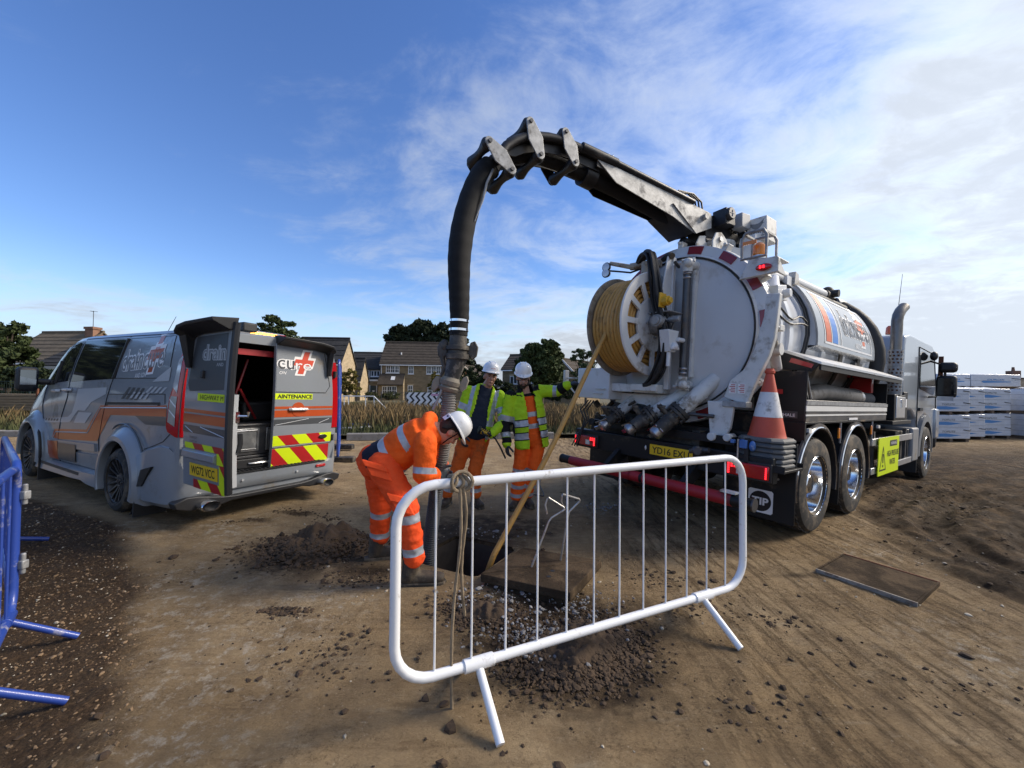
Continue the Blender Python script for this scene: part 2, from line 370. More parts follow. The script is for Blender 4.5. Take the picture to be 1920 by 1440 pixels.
def relief(x, y):
    x = np.asarray(x, float); y = np.asarray(y, float); z = 0
    for a, b, w in zip(_cx, _cy, _w): z = z + w*np.exp(-((x-a)**2+(y-b)**2)/(2*1.1**2))
    r = np.hypot(x, y); near = sst(40, 10, r)
    z = z + .05*fbm(x*.35, y*.35, 1, 3)*near
    d = sst(0, .5, hole_d(x, y))*near
    z = z + (.012*fbm(x*2.3, y*2.3, 2, 4) + .006*fbm(x*11, y*11, 3, 3))*d
    # wheel ruts and churned mud
    rt = zone_rut(x, y); q = np.hypot(x-7.2, y-3.0)+.25*fbm(x*.8, y*.8, 21)
    z = z + rt*near*(.032*np.sin(q*2*np.pi/.62)+.012*np.sin(q*2*np.pi/.21+3*fbm(x, y, 25)) + .07*fbm(x*2.6, y*2.6, 22, 5, .55) + .02*np.abs(fbm(x*9, y*9, 23, 3)))
    # faint tyre tracks across the dry part
    t = (x*.82-y*.57); z = z + .005*near*np.sin(t*2*np.pi/.35)*sst(.1, .4, fbm(x*.5+3, y*.5, 31, 2))*d
    gz = zone_gravel(x, y); z = z + gz*(.012*fbm(x*14, y*14, 41, 3)+.012)
    return z
def gz(x, y): return float(relief(np.array([x]), np.array([y]))[0])

# ------------------------------------------------------------------ ground material
def ground_material():
    m = bpy.data.materials.new('site_mud'); m.use_nodes = True; nt = m.node_tree; N = nt.nodes; L = nt.links; b = N['Principled BSDF']
    geo = N.new('ShaderNodeNewGeometry'); att = N.new('ShaderNodeVertexColor'); att.layer_name = 'zone'; sep = N.new('ShaderNodeSeparateColor'); L.new(att.outputs[0], sep.inputs[0])
    def nz(sc, de=8, ro=.6, st=None, rot=0):
        n = N.new('ShaderNodeTexNoise'); n.inputs['Scale'].default_value = sc; n.inputs['Detail'].default_value = de; n.inputs['Roughness'].default_value = ro
        if st:
            mp = N.new('ShaderNodeMapping'); mp.inputs[3].default_value = st; mp.inputs[2].default_value = (0, 0, rot); L.new(geo.outputs['Position'], mp.inputs[0]); L.new(mp.outputs[0], n.inputs['Vector'])
        else: L.new(geo.outputs['Position'], n.inputs['Vector'])
        return n.outputs[0]
    def rng(v, a, c, lo=0., hi=1.):
        r = N.new('ShaderNodeMapRange'); r.interpolation_type = 'SMOOTHSTEP'; L.new(v, r.inputs[0]); r.inputs[1].default_value = a; r.inputs[2].default_value = c; r.inputs[3].default_value = lo; r.inputs[4].default_value = hi; return r.outputs[0]
    def mix(f, a, c, op='MIX'):
        x = N.new('ShaderNodeMixRGB'); x.blend_type = op
        for i, v in enumerate((f, a, c)):
            if isinstance(v, tuple): x.inputs[i].default_value = v+(1,)
            elif isinstance(v, float): x.inputs[i].default_value = v
            else: L.new(v, x.inputs[i])
        return x.outputs[0]
    def mul(a, c):
        x = N.new('ShaderNodeMath'); x.operation = 'MULTIPLY'
        for i, v in enumerate((a, c)):
            if isinstance(v, float): x.inputs[i].default_value = v
            else: L.new(v, x.inputs[i])
        return x.outputs[0]
    sx = N.new('ShaderNodeSeparateXYZ'); L.new(geo.outputs['Position'], sx.inputs[0]); rt_side = rng(sx.outputs[0], .4, 1.6)
    c = mix(rng(nz(.8, 5), .35, .68), (.40, .275, .142), (.53, .395, .235))
    c = mix(rng(nz(3.2, 9, .68), .40, .66, 0, .75), c, (.25, .168, .086))
    c = mix(rng(nz(2.1, 9, .72, (1, 5.5, 1), .35), .50, .68, 0, .75), c, (.23, .153, .08))
    c = mix(rng(nz(2.6, 8, .7, (1, 4.5, 1), -.25), .55, .72, 0, .7), c, (.52, .41, .265))
    trk = mul(rng(nz(1.5, 10, .74, (8, 1.1, 1), -.12), .48, .62, 0, .85), rt_side)
    c = mix(trk, c, (.15, .098, .05))  # tread grooves darkened: crevice shade put into the colour
    c = mix(mul(rng(nz(2.3, 9, .74, (9, 1.2, 1), -.12), .57, .70, 0, .7), rt_side), c, (.50, .40, .26))
    c = mix(rng(nz(1.15, 11, .76), .57, .70, 0, .85), c, (.15, .10, .052))
    patch = rng(nz(2.4, 8, .7), .40, .64)
    c = mix(mul(rng(nz(30, 8, .8), .48, .66, 0, .9), patch), c, (.12, .08, .042))
    c = mix(mul(rng(nz(62, 6, .75), .52, .66, 0, .8), patch), c, (.10, .065, .034))
    c = mix(rng(nz(44, 6, .75), .60, .68, 0, .8), c, (.58, .46, .31))
    # damp gravelly fill
    g = mix(rng(nz(38, 6, .7), .45, .68), (.07, .042, .021), (.165, .10, .052))
    g = mix(rng(nz(9, 6), .4, .7, 0, .6), g, (.10, .068, .04))
    c = mix(sep.outputs[0], c, g)
    r_ = mix(rng(nz(4.5, 9, .7), .38, .66), (.055, .035, .019), (.17, .11, .058))
    c = mix(sep.outputs[1], c, r_)
    ig = N.new('ShaderNodeMath'); ig.operation = 'SUBTRACT'; ig.inputs[0].default_value = 1; L.new(sep.outputs[0], ig.inputs[1])
    lime = mul(mul(sep.outputs[2], ig.outputs[0]), rng(nz(11, 12, .78), .50, .61, 0, .9))
    c = mix(lime, c, (.56, .48, .37))
    dampc = mix(rng(nz(6, 8, .65), .35, .68), (.045, .029, .016), (.10, .066, .036))
    al = N.new('ShaderNodeAttribute'); al.attribute_name = 'damp'
    c = mix(rng(mul(al.outputs['Fac'], rng(nz(5, 9, .7), .2, .62, .45, 1.25)), .18, .8), c, dampc)
    L.new(c, b.inputs['Base Color'])
    ro = rng(nz(2.5, 6), .3, .7, .78, .95); L.new(ro, b.inputs['Roughness']); b.inputs['Specular IOR Level'].default_value = .25
    def bump(h, st, di, prev=None):
        x = N.new('ShaderNodeBump'); x.inputs['Strength'].default_value = st; x.inputs['Distance'].default_value = di; L.new(h, x.inputs['Height'])
        if prev: L.new(prev, x.inputs['Normal'])
        return x.outputs[0]
    vo = N.new('ShaderNodeTexVoronoi'); vo.inputs['Scale'].default_value = 42; L.new(geo.outputs['Position'], vo.inputs['Vector'])
    n0 = bump(trk, .8, -.05); n1 = bump(nz(9, 12, .75), 1., .11, n0); n2 = bump(nz(48, 8, .8), .9, .024, n1)
    inv = N.new('ShaderNodeMath'); inv.operation = 'SUBTRACT'; inv.inputs[0].default_value = 1; L.new(vo.outputs['Distance'], inv.inputs[1])
    vm = N.new('ShaderNodeMath'); vm.operation = 'MULTIPLY'; L.new(inv.outputs[0], vm.inputs[0]); L.new(rng(sep.outputs[0], 0, 1, .15, 1), vm.inputs[1])
    L.new(bump(vm.outputs[0], .55, .012, n2), b.inputs['Normal'])
    return m
M['ground'] = ground_material()

def axis(a, b, fa, fb, step):
    v = list(np.arange(fa, fb+1e-6, step)); s = step; x = fa; lo = []
    while x > a: s = min(s*1.22, 40); x -= s; lo.append(x)
    s = step; x = fb; hi = []
    while x < b: s = min(s*1.22, 40); x += s; hi.append(x)
    return np.array(lo[::-1]+v+hi)
def build_ground():
    X = axis(-900, 900, -4.6, 7.2, .034); Y = axis(-60, 1500, 1.35, 7.4, .034)
    gx, gy = np.meshgrid(X, Y); x = gx.ravel(); y = gy.ravel(); nx, ny = len(X), len(Y)
    z = relief(x, y)
    i = np.arange(nx*ny).reshape(ny, nx); F = np.stack([i[:-1, :-1], i[:-1, 1:], i[1:, 1:], i[1:, :-1]], -1).reshape(-1, 4)
    # open the manhole: move the grid lines nearest its sides onto them, drop the faces inside
    hd = hole_d(x, y); u = (x-HOLE_C[0])*HU[0]+(y-HOLE_C[1])*HU[1]; w = (x-HOLE_C[0])*HW[0]+(y-HOLE_C[1])*HW[1]
    snap = (hd < 0) & (hd > -.05)
    uu, ww = u.copy(), w.copy(); mu = np.abs(u) >= np.abs(w)
    uu[snap & mu] = np.sign(u[snap & mu])*HR; ww[snap & ~mu] = np.sign(w[snap & ~mu])*HR
    x = np.where(snap, HOLE_C[0]+uu*HU[0]+ww*HW[0], x); y = np.where(snap, HOLE_C[1]+uu*HU[1]+ww*HW[1], y)
    dead = (hd <= -.05)[F].any(1); F = F[~dead]
    me = bpy.data.meshes.new('ground'); me.vertices.add(len(x)); me.vertices.foreach_set('co', np.stack([x, y, z], 1).ravel())
    me.loops.add(F.size); me.loops.foreach_set('vertex_index', F.ravel().astype(np.int32)); me.polygons.add(len(F))
    me.polygons.foreach_set('loop_start', np.arange(0, F.size, 4, dtype=np.int32)); me.update(calc_edges=True); me.validate()
    a = me.color_attributes.new('zone', 'FLOAT_COLOR', 'POINT')
    lime = np.zeros_like(x)
    for px, py, r in [(330, 1110, .55), (420, 1000, .5), (230, 1015, .3), (360, 1190, .5), (380, 1260, .5), (600, 1140, .3), (290, 1160, .35), (590, 1160, .2), (470, 1210, .4), (300, 1400, .4), (1130, 965, .25), (1640, 1040, .3), (640, 1130, .25), (1850, 1230, .4)]:
        p = on_ground(px, py); lime = np.maximum(lime, np.exp(-((x-p.x)**2+(y-p.y)**2)/(r*r)))
    c = np.stack([zone_gravel(x, y), zone_rut(x, y), lime, np.ones_like(x)], 1); a.data.foreach_set('color', c.ravel().astype(np.float32))
    damp = np.zeros_like(x)
    for px, py, rx, ry, k in [(880, 1000, .75, .8, .9), (1060, 1190, .75, .6, 1.), (1100, 1260, .5, .42, .9), (590, 1040, .75, .6, .85), (1000, 990, .5, .6, .6), (900, 1150, .5, .3, .7), (690, 1075, .4, .25, .7), (1200, 985, .8, .6, .45), (480, 985, .25, .1, .6), (560, 970, .3, .1, .7), (1500, 1080, .3, .06, .6), (60, 905, 1.2, .4, .5)]:
        p = on_ground(px, py); damp = np.maximum(damp, k*np.exp(-(((x-p.x)/rx)**2+((y-p.y)/ry)**2)))
    q = np.hypot(x-7.2, y-3.0)+.25*fbm(x*.8, y*.8, 21); damp = np.maximum(damp, .62*zone_rut(x, y)*sst(.1, .8, -np.sin(q*2*np.pi/.62)+.4*fbm(x*6, y*6, 33)))
    t_ = x*.82-y*.57+.06*fbm(x*2, y*2, 36); damp = np.maximum(damp, .34*sst(.2, .9, np.sin(t_*2*np.pi/.35)+fbm(x*5, y*5, 35))*sst(.05, .3, fbm(x*.5+3, y*.5, 31, 2))*(x > .8)*sst(9, 4, y))
    d = me.attributes.new('damp', 'FLOAT', 'POINT'); d.data.foreach_set('value', damp.astype(np.float32))
    me.materials.append(M['ground']); me.shade_smooth()
    struct(link('ground', me))
build_ground()

# manhole shaft below the opening
def build_shaft():
    c = Vector((HOLE_C[0], HOLE_C[1], 0)); U = Vector((HU[0], HU[1], 0)); W = Vector((HW[0], HW[1], 0)); R = HR
    mb = MB(); t = .12; D = Vector((0, 0, 1.75)); z0 = Vector((0, 0, -1.78))
    for a, b_, l in ((U, W, R+t), (-U, W, R+t), (W, U, R), (-W, U, R)):
        o = c + a*R + z0; mb.prism([(-l, 0), (l, 0), (l, t), (-l, t)], o, b_, a, D)
    mb.prism([(-R, -R), (R, -R), (R, R), (-R, R)], c+Vector((0, 0, -1.9)), U, W, Vector((0, 0, .12)))
    s = struct(mb.build('manhole_shaft', mat('shaft_brick', (.06, .045, .035), .9, var=.3, bump=.5, bscale=20), smooth=0))
    fr = MB()
    for a, b_, l in ((U, W, R+.05), (-U, W, R+.05), (W, U, R), (-W, U, R)):
        fr.prism([(-l, 0), (l, 0), (l, .05), (-l, .05)], c+a*R+Vector((0, 0, -.029)), b_, a, Vector((0, 0, .03)))
    f2 = fr.build('frame', M['iron_cover'], s, smooth=0)
build_shaft()

# stones and clods lying loose: one mass per kind
def stone_field(name, label, cat, pts, sizes, m, flat=.65, seed=1):
    rng = np.random.default_rng(seed)
    ph = (1+5**.5)/2; iv = np.array([(-1, ph, 0), (1, ph, 0), (-1, -ph, 0), (1, -ph, 0), (0, -1, ph), (0, 1, ph), (0, -1, -ph), (0, 1, -ph), (ph, 0, -1), (ph, 0, 1), (-ph, 0, -1), (-ph, 0, 1)])/1.9
    fi = np.array([(0, 11, 5), (0, 5, 1), (0, 1, 7), (0, 7, 10), (0, 10, 11), (1, 5, 9), (5, 11, 4), (11, 10, 2), (10, 7, 6), (7, 1, 8), (3, 9, 4), (3, 4, 2), (3, 2, 6), (3, 6, 8), (3, 8, 9), (4, 9, 5), (2, 4, 11), (6, 2, 10), (8, 6, 7), (9, 8, 1)])
    n = len(pts); k = iv[None]*(1+.35*rng.uniform(-1, 1, (n, 12, 1)))
    sc = np.stack([rng.uniform(.7, 1.3, n), rng.uniform(.6, 1.1, n), rng.uniform(flat*.7, flat*1.2, n)], 1)*sizes[:, None]
    k = k*sc[:, None, :]; a = rng.uniform(0, 6.28, n); ca, sa = np.cos(a)[:, None], np.sin(a)[:, None]
    x = k[..., 0]*ca-k[..., 1]*sa; y = k[..., 0]*sa+k[..., 1]*ca
    V = np.stack([x+pts[:, 0:1], y+pts[:, 1:2], k[..., 2]+pts[:, 2:3]+sizes[:, None]*.18], -1).reshape(-1, 3)
    F = (fi[None]+12*np.arange(n)[:, None, None]).reshape(-1, 3)
    me = bpy.data.meshes.new(name); me.vertices.add(len(V)); me.vertices.foreach_set('co', V.ravel()); me.loops.add(F.size); me.loops.foreach_set('vertex_index', F.ravel().astype(np.int32))
    me.polygons.add(len(F)); me.polygons.foreach_set('loop_start', np.arange(0, F.size, 3, dtype=np.int32)); me.update(calc_edges=True); me.materials.append(m); me.shade_flat()
    return tag(link(name, me), label, cat, kind='stuff')
mk('stone_pale', (.42, .36, .27), .85, var=.45, vscale=3, bump=.3, bscale=60)
mk('stone_brown', (.19, .125, .07), .9, var=.5, vscale=3, bump=.3, bscale=60)
mk('clod', (.058, .036, .02), .95, var=.4, vscale=4, bump=.6, bscale=60)
mk('stone_grey', (.19, .185, .185), .85, var=.5, vscale=6)
def scatter():
    rng = np.random.default_rng(3)
    def pick(n, x0, x1, y0, y1, w):
        x = rng.uniform(x0, x1, n); y = rng.uniform(y0, y1, n); k = rng.uniform(0, 1, n) < w(x, y); k &= hole_d(x, y) > .02; return x[k], y[k]
    P = lambda x, y: np.stack([x, y, relief(x, y)], 1)
    x, y = pick(30000, -6, -1, 1.2, 5.2, lambda x, y: zone_gravel(x, y)*.55)
    stone_field('gravel', 'brown stones in the dark gravelly fill beside the blue barriers', 'gravel', P(x, y), rng.gamma(2.2, .0015, len(x))+.002, M['stone_brown'], seed=4)
    x, y = pick(30000, -6, -1, 1.2, 5.2, lambda x, y: zone_gravel(x, y)*.05)
    stone_field('gravel', 'pale stones sprinkled in the dark gravelly fill', 'gravel', P(x, y), rng.gamma(2., .0017, len(x))+.002, M['stone_pale'], seed=5)
    x, y = pick(9000, -4, 6, 1.2, 8, lambda x, y: .32*(fbm(x*1.5, y*1.5, 77) > .05))
    stone_field('grit', 'small pale grit strewn over the dry mud', 'grit', P(x, y), rng.gamma(1.8, .0026, len(x))+.002, M['stone_pale'], seed=6)
    x, y = pick(20000, -4, 8, 1.2, 8, lambda x, y: .10*(fbm(x*1.1+5, y*1.1, 78) > .1)+.25*zone_rut(x, y))
    stone_field('clods', 'small dark clods of mud scattered over the site', 'clods', P(x, y), rng.gamma(1.8, .005, len(x))+.003, M['clod'], flat=.5, seed=7)
scatter()
def heap(name, label, c, rx, ry, h, seed, rot=0, clods=900, cs=.012):
    rng = np.random.default_rng(seed); n = 90; g = np.linspace(-1.15, 1.15, n); a, b = np.meshgrid(g, g); ca, sa = math.cos(rot), math.sin(rot)
    x = c[0]+(a*rx*ca-b*ry*sa); y = c[1]+(a*rx*sa+b*ry*ca); r = np.hypot(a, b)+.38*fbm(x*3.1, y*3.1, seed, 3)
    f = sst(1.0, .15, r); z = relief(x, y)-.03+f*(h+.03)*(1+.7*fbm(x*5, y*5, seed+3, 4)) + .07*f*np.abs(fbm(x*14, y*14, seed+4, 4)) + .026*f
    i = np.arange(n*n).reshape(n, n); F = np.stack([i[:-1, :-1], i[:-1, 1:], i[1:, 1:], i[1:, :-1]], -1).reshape(-1, 4)
    keep = (f.ravel()[F] > .012).any(1); mb = MB(); mb.add(np.stack([x.ravel(), y.ravel(), z.ravel()], 1), [tuple(q) for q in F[keep]])
    o = tag(mb.build(name, M['clod'], smooth=60), label, 'soil heap', kind='stuff')
    q = rng.normal(0, .43, (clods, 2)); X = c[0]+q[:, 0]*rx*ca-q[:, 1]*ry*sa; Y = c[1]+q[:, 0]*rx*sa+q[:, 1]*ry*ca
    R = np.hypot(q[:, 0], q[:, 1])+.38*fbm(X*3.1, Y*3.1, seed, 3); f = sst(1., .15, R); Z = relief(X, Y)+f*h*(1+.7*fbm(X*5, Y*5, seed+3, 4)); k = hole_d(X, Y) > .03
    c2 = stone_field('clods', None, None, np.stack([X, Y, Z], 1)[k], (rng.gamma(1.9, cs*.5, clods)+.004)[k], M['clod'], seed=seed); c2.parent = o
    return o
h1 = on_ground(592, 1030); h2 = on_ground(1090, 1225); h3 = on_ground(910, 1155)
heap('spoil_heap', 'mound of dark wet soil behind the bending worker', (h1.x, h1.y), .55, .40, .15, 11, .2, 4200, .009)
heap('spoil_heap', 'spread of dark crumbly soil under the white barrier', (h2.x-.02, h2.y), .46, .33, .055, 12, .5, 7000, .0058)
heap('spoil_heap', 'low ridge of loose soil beside the lifted cover', (h3.x, h3.y), .35, .22, .03, 13, -.4, 2200, .006)
def grey_chips():
    rng = np.random.default_rng(9); out = []
    for px, py, r, n in [(1000, 1210, .13, 300), (915, 1130, .16, 150), (1090, 1145, .10, 110), (1040, 1190, .14, 90), (900, 1010, .22, 80), (1130, 962, .10, 110)]:
        p = on_ground(px, py); q = rng.normal(0, r, (n, 2)); out.append(np.stack([q[:, 0]*1.4+p.x, q[:, 1]*.8+p.y], 1))
    q = np.concatenate(out); q = q[hole_d(q[:, 0], q[:, 1]) > .03]
    stone_field('stone_chips', 'pale grey stone chips around the lifted manhole cover', 'chips', np.stack([q[:, 0], q[:, 1], relief(q[:, 0], q[:, 1])+.03], 1), rng.gamma(2., .003, len(q))+.002, M['stone_grey'], seed=10)
grey_chips()
def crumbs():
    rng = np.random.default_rng(19); out = []
    for px, py, r, n in [(512, 1148, .035, 90), (552, 1152, .045, 120), (480, 985, .05, 40), (430, 992, .04, 25), (560, 968, .10, 140), (620, 975, .08, 80), (505, 1015, .03, 40), (640, 1090, .12, 120), (700, 1085, .10, 90), (1460, 1165, .10, 60), (1290, 1150, .12, 80), (1240, 1090, .14, 90), (560, 1260, .18, 90), (600, 1215, .16, 90), (1420, 1330, .15, 50), (1800, 1290, .2, 60)]:
        p = on_ground(px, py); q = rng.normal(0, r, (n, 2)); out.append(np.stack([q[:, 0]*1.5+p.x, q[:, 1]*.7+p.y], 1))
    q = np.concatenate(out); stone_field('crumbs', 'dark crumbs of soil dropped in small clusters on the dry mud', 'soil', np.stack([q[:, 0], q[:, 1], relief(q[:, 0], q[:, 1])], 1), rng.gamma(2., .0034, len(q))+.002, M['clod'], flat=.5, seed=20)
crumbs()
# ------------------------------------------------------------------ verge, kerb
def npmesh(name, V, F, m, k=4):
    me = bpy.data.meshes.new(name); me.vertices.add(len(V)); me.vertices.foreach_set('co', np.asarray(V, np.float32).ravel()); F = np.asarray(F, np.int32); me.loops.add(F.size); me.loops.foreach_set('vertex_index', F.ravel()); me.polygons.add(len(F)); me.polygons.foreach_set('loop_start', np.arange(0, F.size, F.shape[1], dtype=np.int32)); me.update(calc_edges=True)
    for q in (m if isinstance(m, list) else [m]): me.materials.append(q)
    return me
KL = [Vector((-60, 12.2, 0)), Vector((-5, 12.45, 0)), Vector((2.2, 13.45, 0)), Vector((9, 15.2, 0)), Vector((14, 18.5, 0)), Vector((40, 24, 0))]
def kerb_y(x): return float(np.interp(x, [p.x for p in KL], [p.y for p in KL]))
mk('verge_soil', (.10, .09, .045), .95, var=.4, vscale=.8, dirt=(.17, .13, .07), damt=.5, dscale=.7, bump=.6, bscale=8, bdist=.05)
mb = MB(); xs = np.concatenate([np.arange(-120, -30, 10), np.arange(-30, 41, 2), [60, 120, 300]]); R = []
for x in xs: R.append([Vector((x, (kerb_y(x) if x < 40 else 24+(x-40)*.3)+.14, .125)), Vector((x, 26, .15)), Vector((x, 60, .2)), Vector((x, 260, .3))])
mb.rings(R, cap=False, loop=False); struct(mb.build('grass_verge', M['verge_soil'], smooth=0))
kerb = struct(empty('kerb')); n = 0
for a, b in zip(KL[:4], KL[1:5]):
    a = a.copy(); 
    if a.x < -32: a = a.lerp(b, (-32-a.x)/(b.x-a.x))
    d = (b-a); L = d.length; d.normalize(); k = int(L/.92); nn = Vector((-d.y, d.x, 0))
    for i in range(k):
        p = a+d*(i*.92); q = a+d*(i*.92+.912); mb = MB(); mb.prism([(0, -.02), (.135, -.02), (.135, .2+.003*(i % 3)), (.02, .2+.003*(i % 3)), (0, .17)], p, nn, UP, q-p); mb.build('kerb_stone', M['concrete'], kerb, smooth=0, bevel=.008)
def grass(name, label, n, xr, yr, h, w, m, seed, wf=None, lean=.35):
    rng = np.random.default_rng(seed); x = rng.uniform(*xr, n); y = rng.uniform(*yr, n); ky = np.interp(x, [p.x for p in KL], [p.y for p in KL]); k = y > ky+.25
    if wf is not None: k &= rng.uniform(0, 1, n) < wf(x, y)
    x, y = x[k], y[k]; n = len(x); hh = h*rng.uniform(.45, 1.25, n)*(1+.5*fbm(x*.6, y*.6, seed)); a = rng.uniform(0, 6.28, n); ww = w*rng.uniform(.6, 1.4, n); ln = hh*lean*rng.uniform(.2, 1.3, n); b = rng.uniform(0, 6.28, n)
    dx, dy = np.cos(a)*ww, np.sin(a)*ww; lx, ly = np.cos(b)*ln, np.sin(b)*ln; z = np.full(n, .12)
    V = np.stack([np.stack([x-dx, y-dy, z], 1), np.stack([x+dx, y+dy, z], 1), np.stack([x+dx*.7+lx*.4, y+dy*.7+ly*.4, z+hh*.6], 1), np.stack([x+lx, y+ly, z+hh], 1)], 1).reshape(-1, 3)
    F = np.arange(4*n).reshape(n, 4); return tag(link(name, npmesh(name, V, F, m)), label, 'grass', kind='stuff')
mk('grass_dry', (.17, .115, .05), .9, var=.35, vscale=1.5); mk('grass_green', (.055, .066, .022), .9, var=.4, vscale=1.2); mk('grass_olive', (.095, .085, .032), .9, var=.4, vscale=1.2)
grass('dry_grass', 'tall dry tan grass behind the kerb', 60000, (-32, 12), (14.5, 27), .62, .011, M['grass_dry'], 51, lambda x, y: .25+.75*(fbm(x*.4, y*.4, 60) > -.12)*(x > -13)+.0*x)
grass('short_grass', 'short green weeds along the back of the kerb', 30000, (-32, 10), (12.4, 17), .24, .013, M['grass_green'], 52)
grass('olive_grass', 'olive grass and weeds mixed through the verge', 26000, (-34, 14), (13.2, 34), .48, .02, M['grass_olive'], 53)
# ------------------------------------------------------------------ trees, bushes
def leaf_mat(n, c): 
    mk(n, c, .75, var=.45, vscale=.7, spec=.25)
    return M[n]
leaf_mat('leaf_dark', (.022, .032, .014)); leaf_mat('leaf_mid', (.05, .068, .022)); leaf_mat('leaf_olive', (.085, .09, .03)); leaf_mat('leaf_yellow', (.17, .14, .035)); leaf_mat('leaf_hedge', (.032, .046, .018))
def leaves(rng, blobs, n, size, clump=.16, nclump=46):
    """leaf quads in clumps through the crown ellipsoids"""
    C = []; W = np.array([b[3]*b[4]*b[5] for b in blobs])**.67; W = W/W.sum()
    for (cx, cy, cz, rx, ry, rz), w in zip(blobs, W):
        m = max(6, int(nclump*len(blobs)*w)); d = rng.normal(0, 1, (m, 3)); d /= np.linalg.norm(d, axis=1)[:, None]; r = rng.uniform(.35, 1.0, m)**.5
        C.append(np.concatenate([np.array([cx, cy, cz])+d*np.array([rx, ry, rz])*r[:, None]*.92, np.full((m, 1), (rx*ry*rz)**(1/3))], 1))
    C = np.concatenate(C); i = rng.integers(0, len(C), n); s = C[i, 3]*clump; q = rng.normal(0, 1, (n, 3)); q *= (rng.uniform(.2, 1.15, n)/np.maximum(np.linalg.norm(q, axis=1), .3))[:, None]
    P = C[i, :3]+q*s[:, None]*np.array([1.25, 1.25, .8])
    a = rng.normal(0, 1, (n, 3)); a /= np.linalg.norm(a, axis=1)[:, None]; b = np.cross(a, rng.normal(0, 1, (n, 3))); b /= np.linalg.norm(b, axis=1)[:, None]; sz = size*rng.uniform(.6, 1.35, n)[:, None]
    V = np.stack([P-a*sz, P-b*sz*.55, P+a*sz, P+b*sz*.55], 1).reshape(-1, 3); return V, np.arange(4*n).reshape(n, 4), C
def tree(name, label, cat, px, py_base, Y, blobs, n, size, m, seed, trunk=.25, group=None, nclump=46, clump=.2, limbs=14):
    """blobs in photo pixels (x, y, rx, ry) at distance Y"""
    rng = np.random.default_rng(seed); k = Y/FPX; B = []
    base = at(px, py_base, Y); base.z = .1
    for x, y, rx, ry in blobs: c = at(x, y, Y+rng.uniform(-.6, .6)); B.append((c.x-base.x, c.y-base.y, c.z-base.z, rx*k, rx*k*.9, ry*k))
    V, F, C = leaves(rng, B, n, size, clump, nclump); root = tag(empty(name, base), label, cat, group)
    me = npmesh('crown', V, F, m); link('crown', me, root)
    if trunk:
        top = np.array([np.mean([b[0] for b in B]), np.mean([b[1] for b in B]), max(b[2] for b in B)]); mb = MB(); mb.tube([(0, 0, -.1), (top[0]*.2, top[1]*.2, top[2]*.35), (top[0]*.7, top[1]*.7, top[2]*.75), tuple(top)], [trunk, trunk*.8, trunk*.5, trunk*.12], 8); tr = mb.build('trunk', M['bark'], root)
        for j in rng.choice(len(C), min(limbs, len(C)), replace=False):
            z = top[2]*rng.uniform(.3, .7); s = Vector((top[0]*.5, top[1]*.5, z)); e = Vector(C[j, :3]); md = s.lerp(e, .5)+Vector((0, 0, .08*(e-s).length)); mb = MB(); mb.tube([s, md, e], [trunk*.4, trunk*.22, trunk*.05], 5); mb.build('limb', M['bark'], tr)
    return root
TG = 'trees beyond the site'
for i_, (X_, Y_, lb_) in enumerate(((-25, 9.5, 'tall leafy tree at the side of the site, mirrored in the van windows'), (-23, 3.5, 'second tall tree at the side of the site facing the van'), (-30, 14.5, 'wide tree at the end of the side hedge'))):
    rng_ = np.random.default_rng(90+i_); V_, F_, C_ = leaves(rng_, [(0, 0, 4.6, 2.6, 3.2, 2.6), (1.2, .8, 3.4, 2.2, 2.4, 2.0), (-1, -1, 3.2, 2.4, 2.6, 2.0)], 14000, .17, .2, 40); rt_ = tag(empty('side_tree', (X_, Y_, 0)), lb_, 'tree', 'trees beyond the site'); link('crown', npmesh('crown', V_, F_, M['leaf_hedge']), rt_); MB().tube([(0, 0, -.1), (.1, 0, 2.5), (0, .1, 4.8)], [.28, .2, .05], 8).build('trunk', M['bark'], rt_)
tree('broad_tree', 'broad dark evergreen tree rising behind the stone house roof', 'tree', 790, 735, 78, [(752, 635, 27, 26), (790, 628, 34, 27), (828, 632, 30, 26), (770, 650, 40, 22), (850, 650, 34, 30), (868, 690, 26, 34), (815, 660, 50, 24)], 42000, .42, M['leaf_dark'], 1, .5, TG, 70)
tree('garden_tree', 'loose dark tree whose top shows over the van roof', 'tree', 520, 740, 46, [(505, 612, 26, 24), (540, 618, 24, 16), (480, 630, 22, 18), (525, 640, 45, 25), (520, 680, 40, 40)], 11000, .17, M['leaf_mid'], 2, .22, TG, 30, .22, 20)
tree('rounded_tree', 'rounded green tree between the two house roofs behind the workers', 'tree', 1015, 740, 46, [(1000, 665, 24, 22), (1022, 655, 26, 20), (1040, 668, 18, 18), (985, 690, 22, 26), (1020, 695, 36, 30), (1046, 700, 14, 22)], 20000, .2, M['leaf_mid'], 3, .3, TG, 60)
tree('twiggy_tree', 'sparse twiggy tree with few leaves behind the hose reel', 'tree', 1098, 735, 34, [(1085, 668, 18, 18), (1105, 676, 22, 20), (1120, 690, 20, 22), (1095, 700, 26, 24)], 3800, .10, M['leaf_mid'], 4, .12, TG, 26, .2, 34)
tree('leafy_tree', 'leafy green tree standing over the long hedge', 'tree', 15, 735, 30, [(5, 640, 30, 40), (28, 632, 24, 28), (-30, 650, 40, 50), (42, 660, 20, 24), (20, 680, 40, 30)], 20000, .13, M['leaf_mid'], 5, .25, TG, 46)
tree('yellow_shrub', 'yellow-green shrub beside the dark roofed house wing', 'shrub', 655, 745, 44, [(655, 712, 15, 22), (648, 728, 16, 16), (668, 730, 12, 14), (638, 720, 14, 20)], 6500, .12, M['leaf_yellow'], 6, .06, 'garden shrubs', 30)
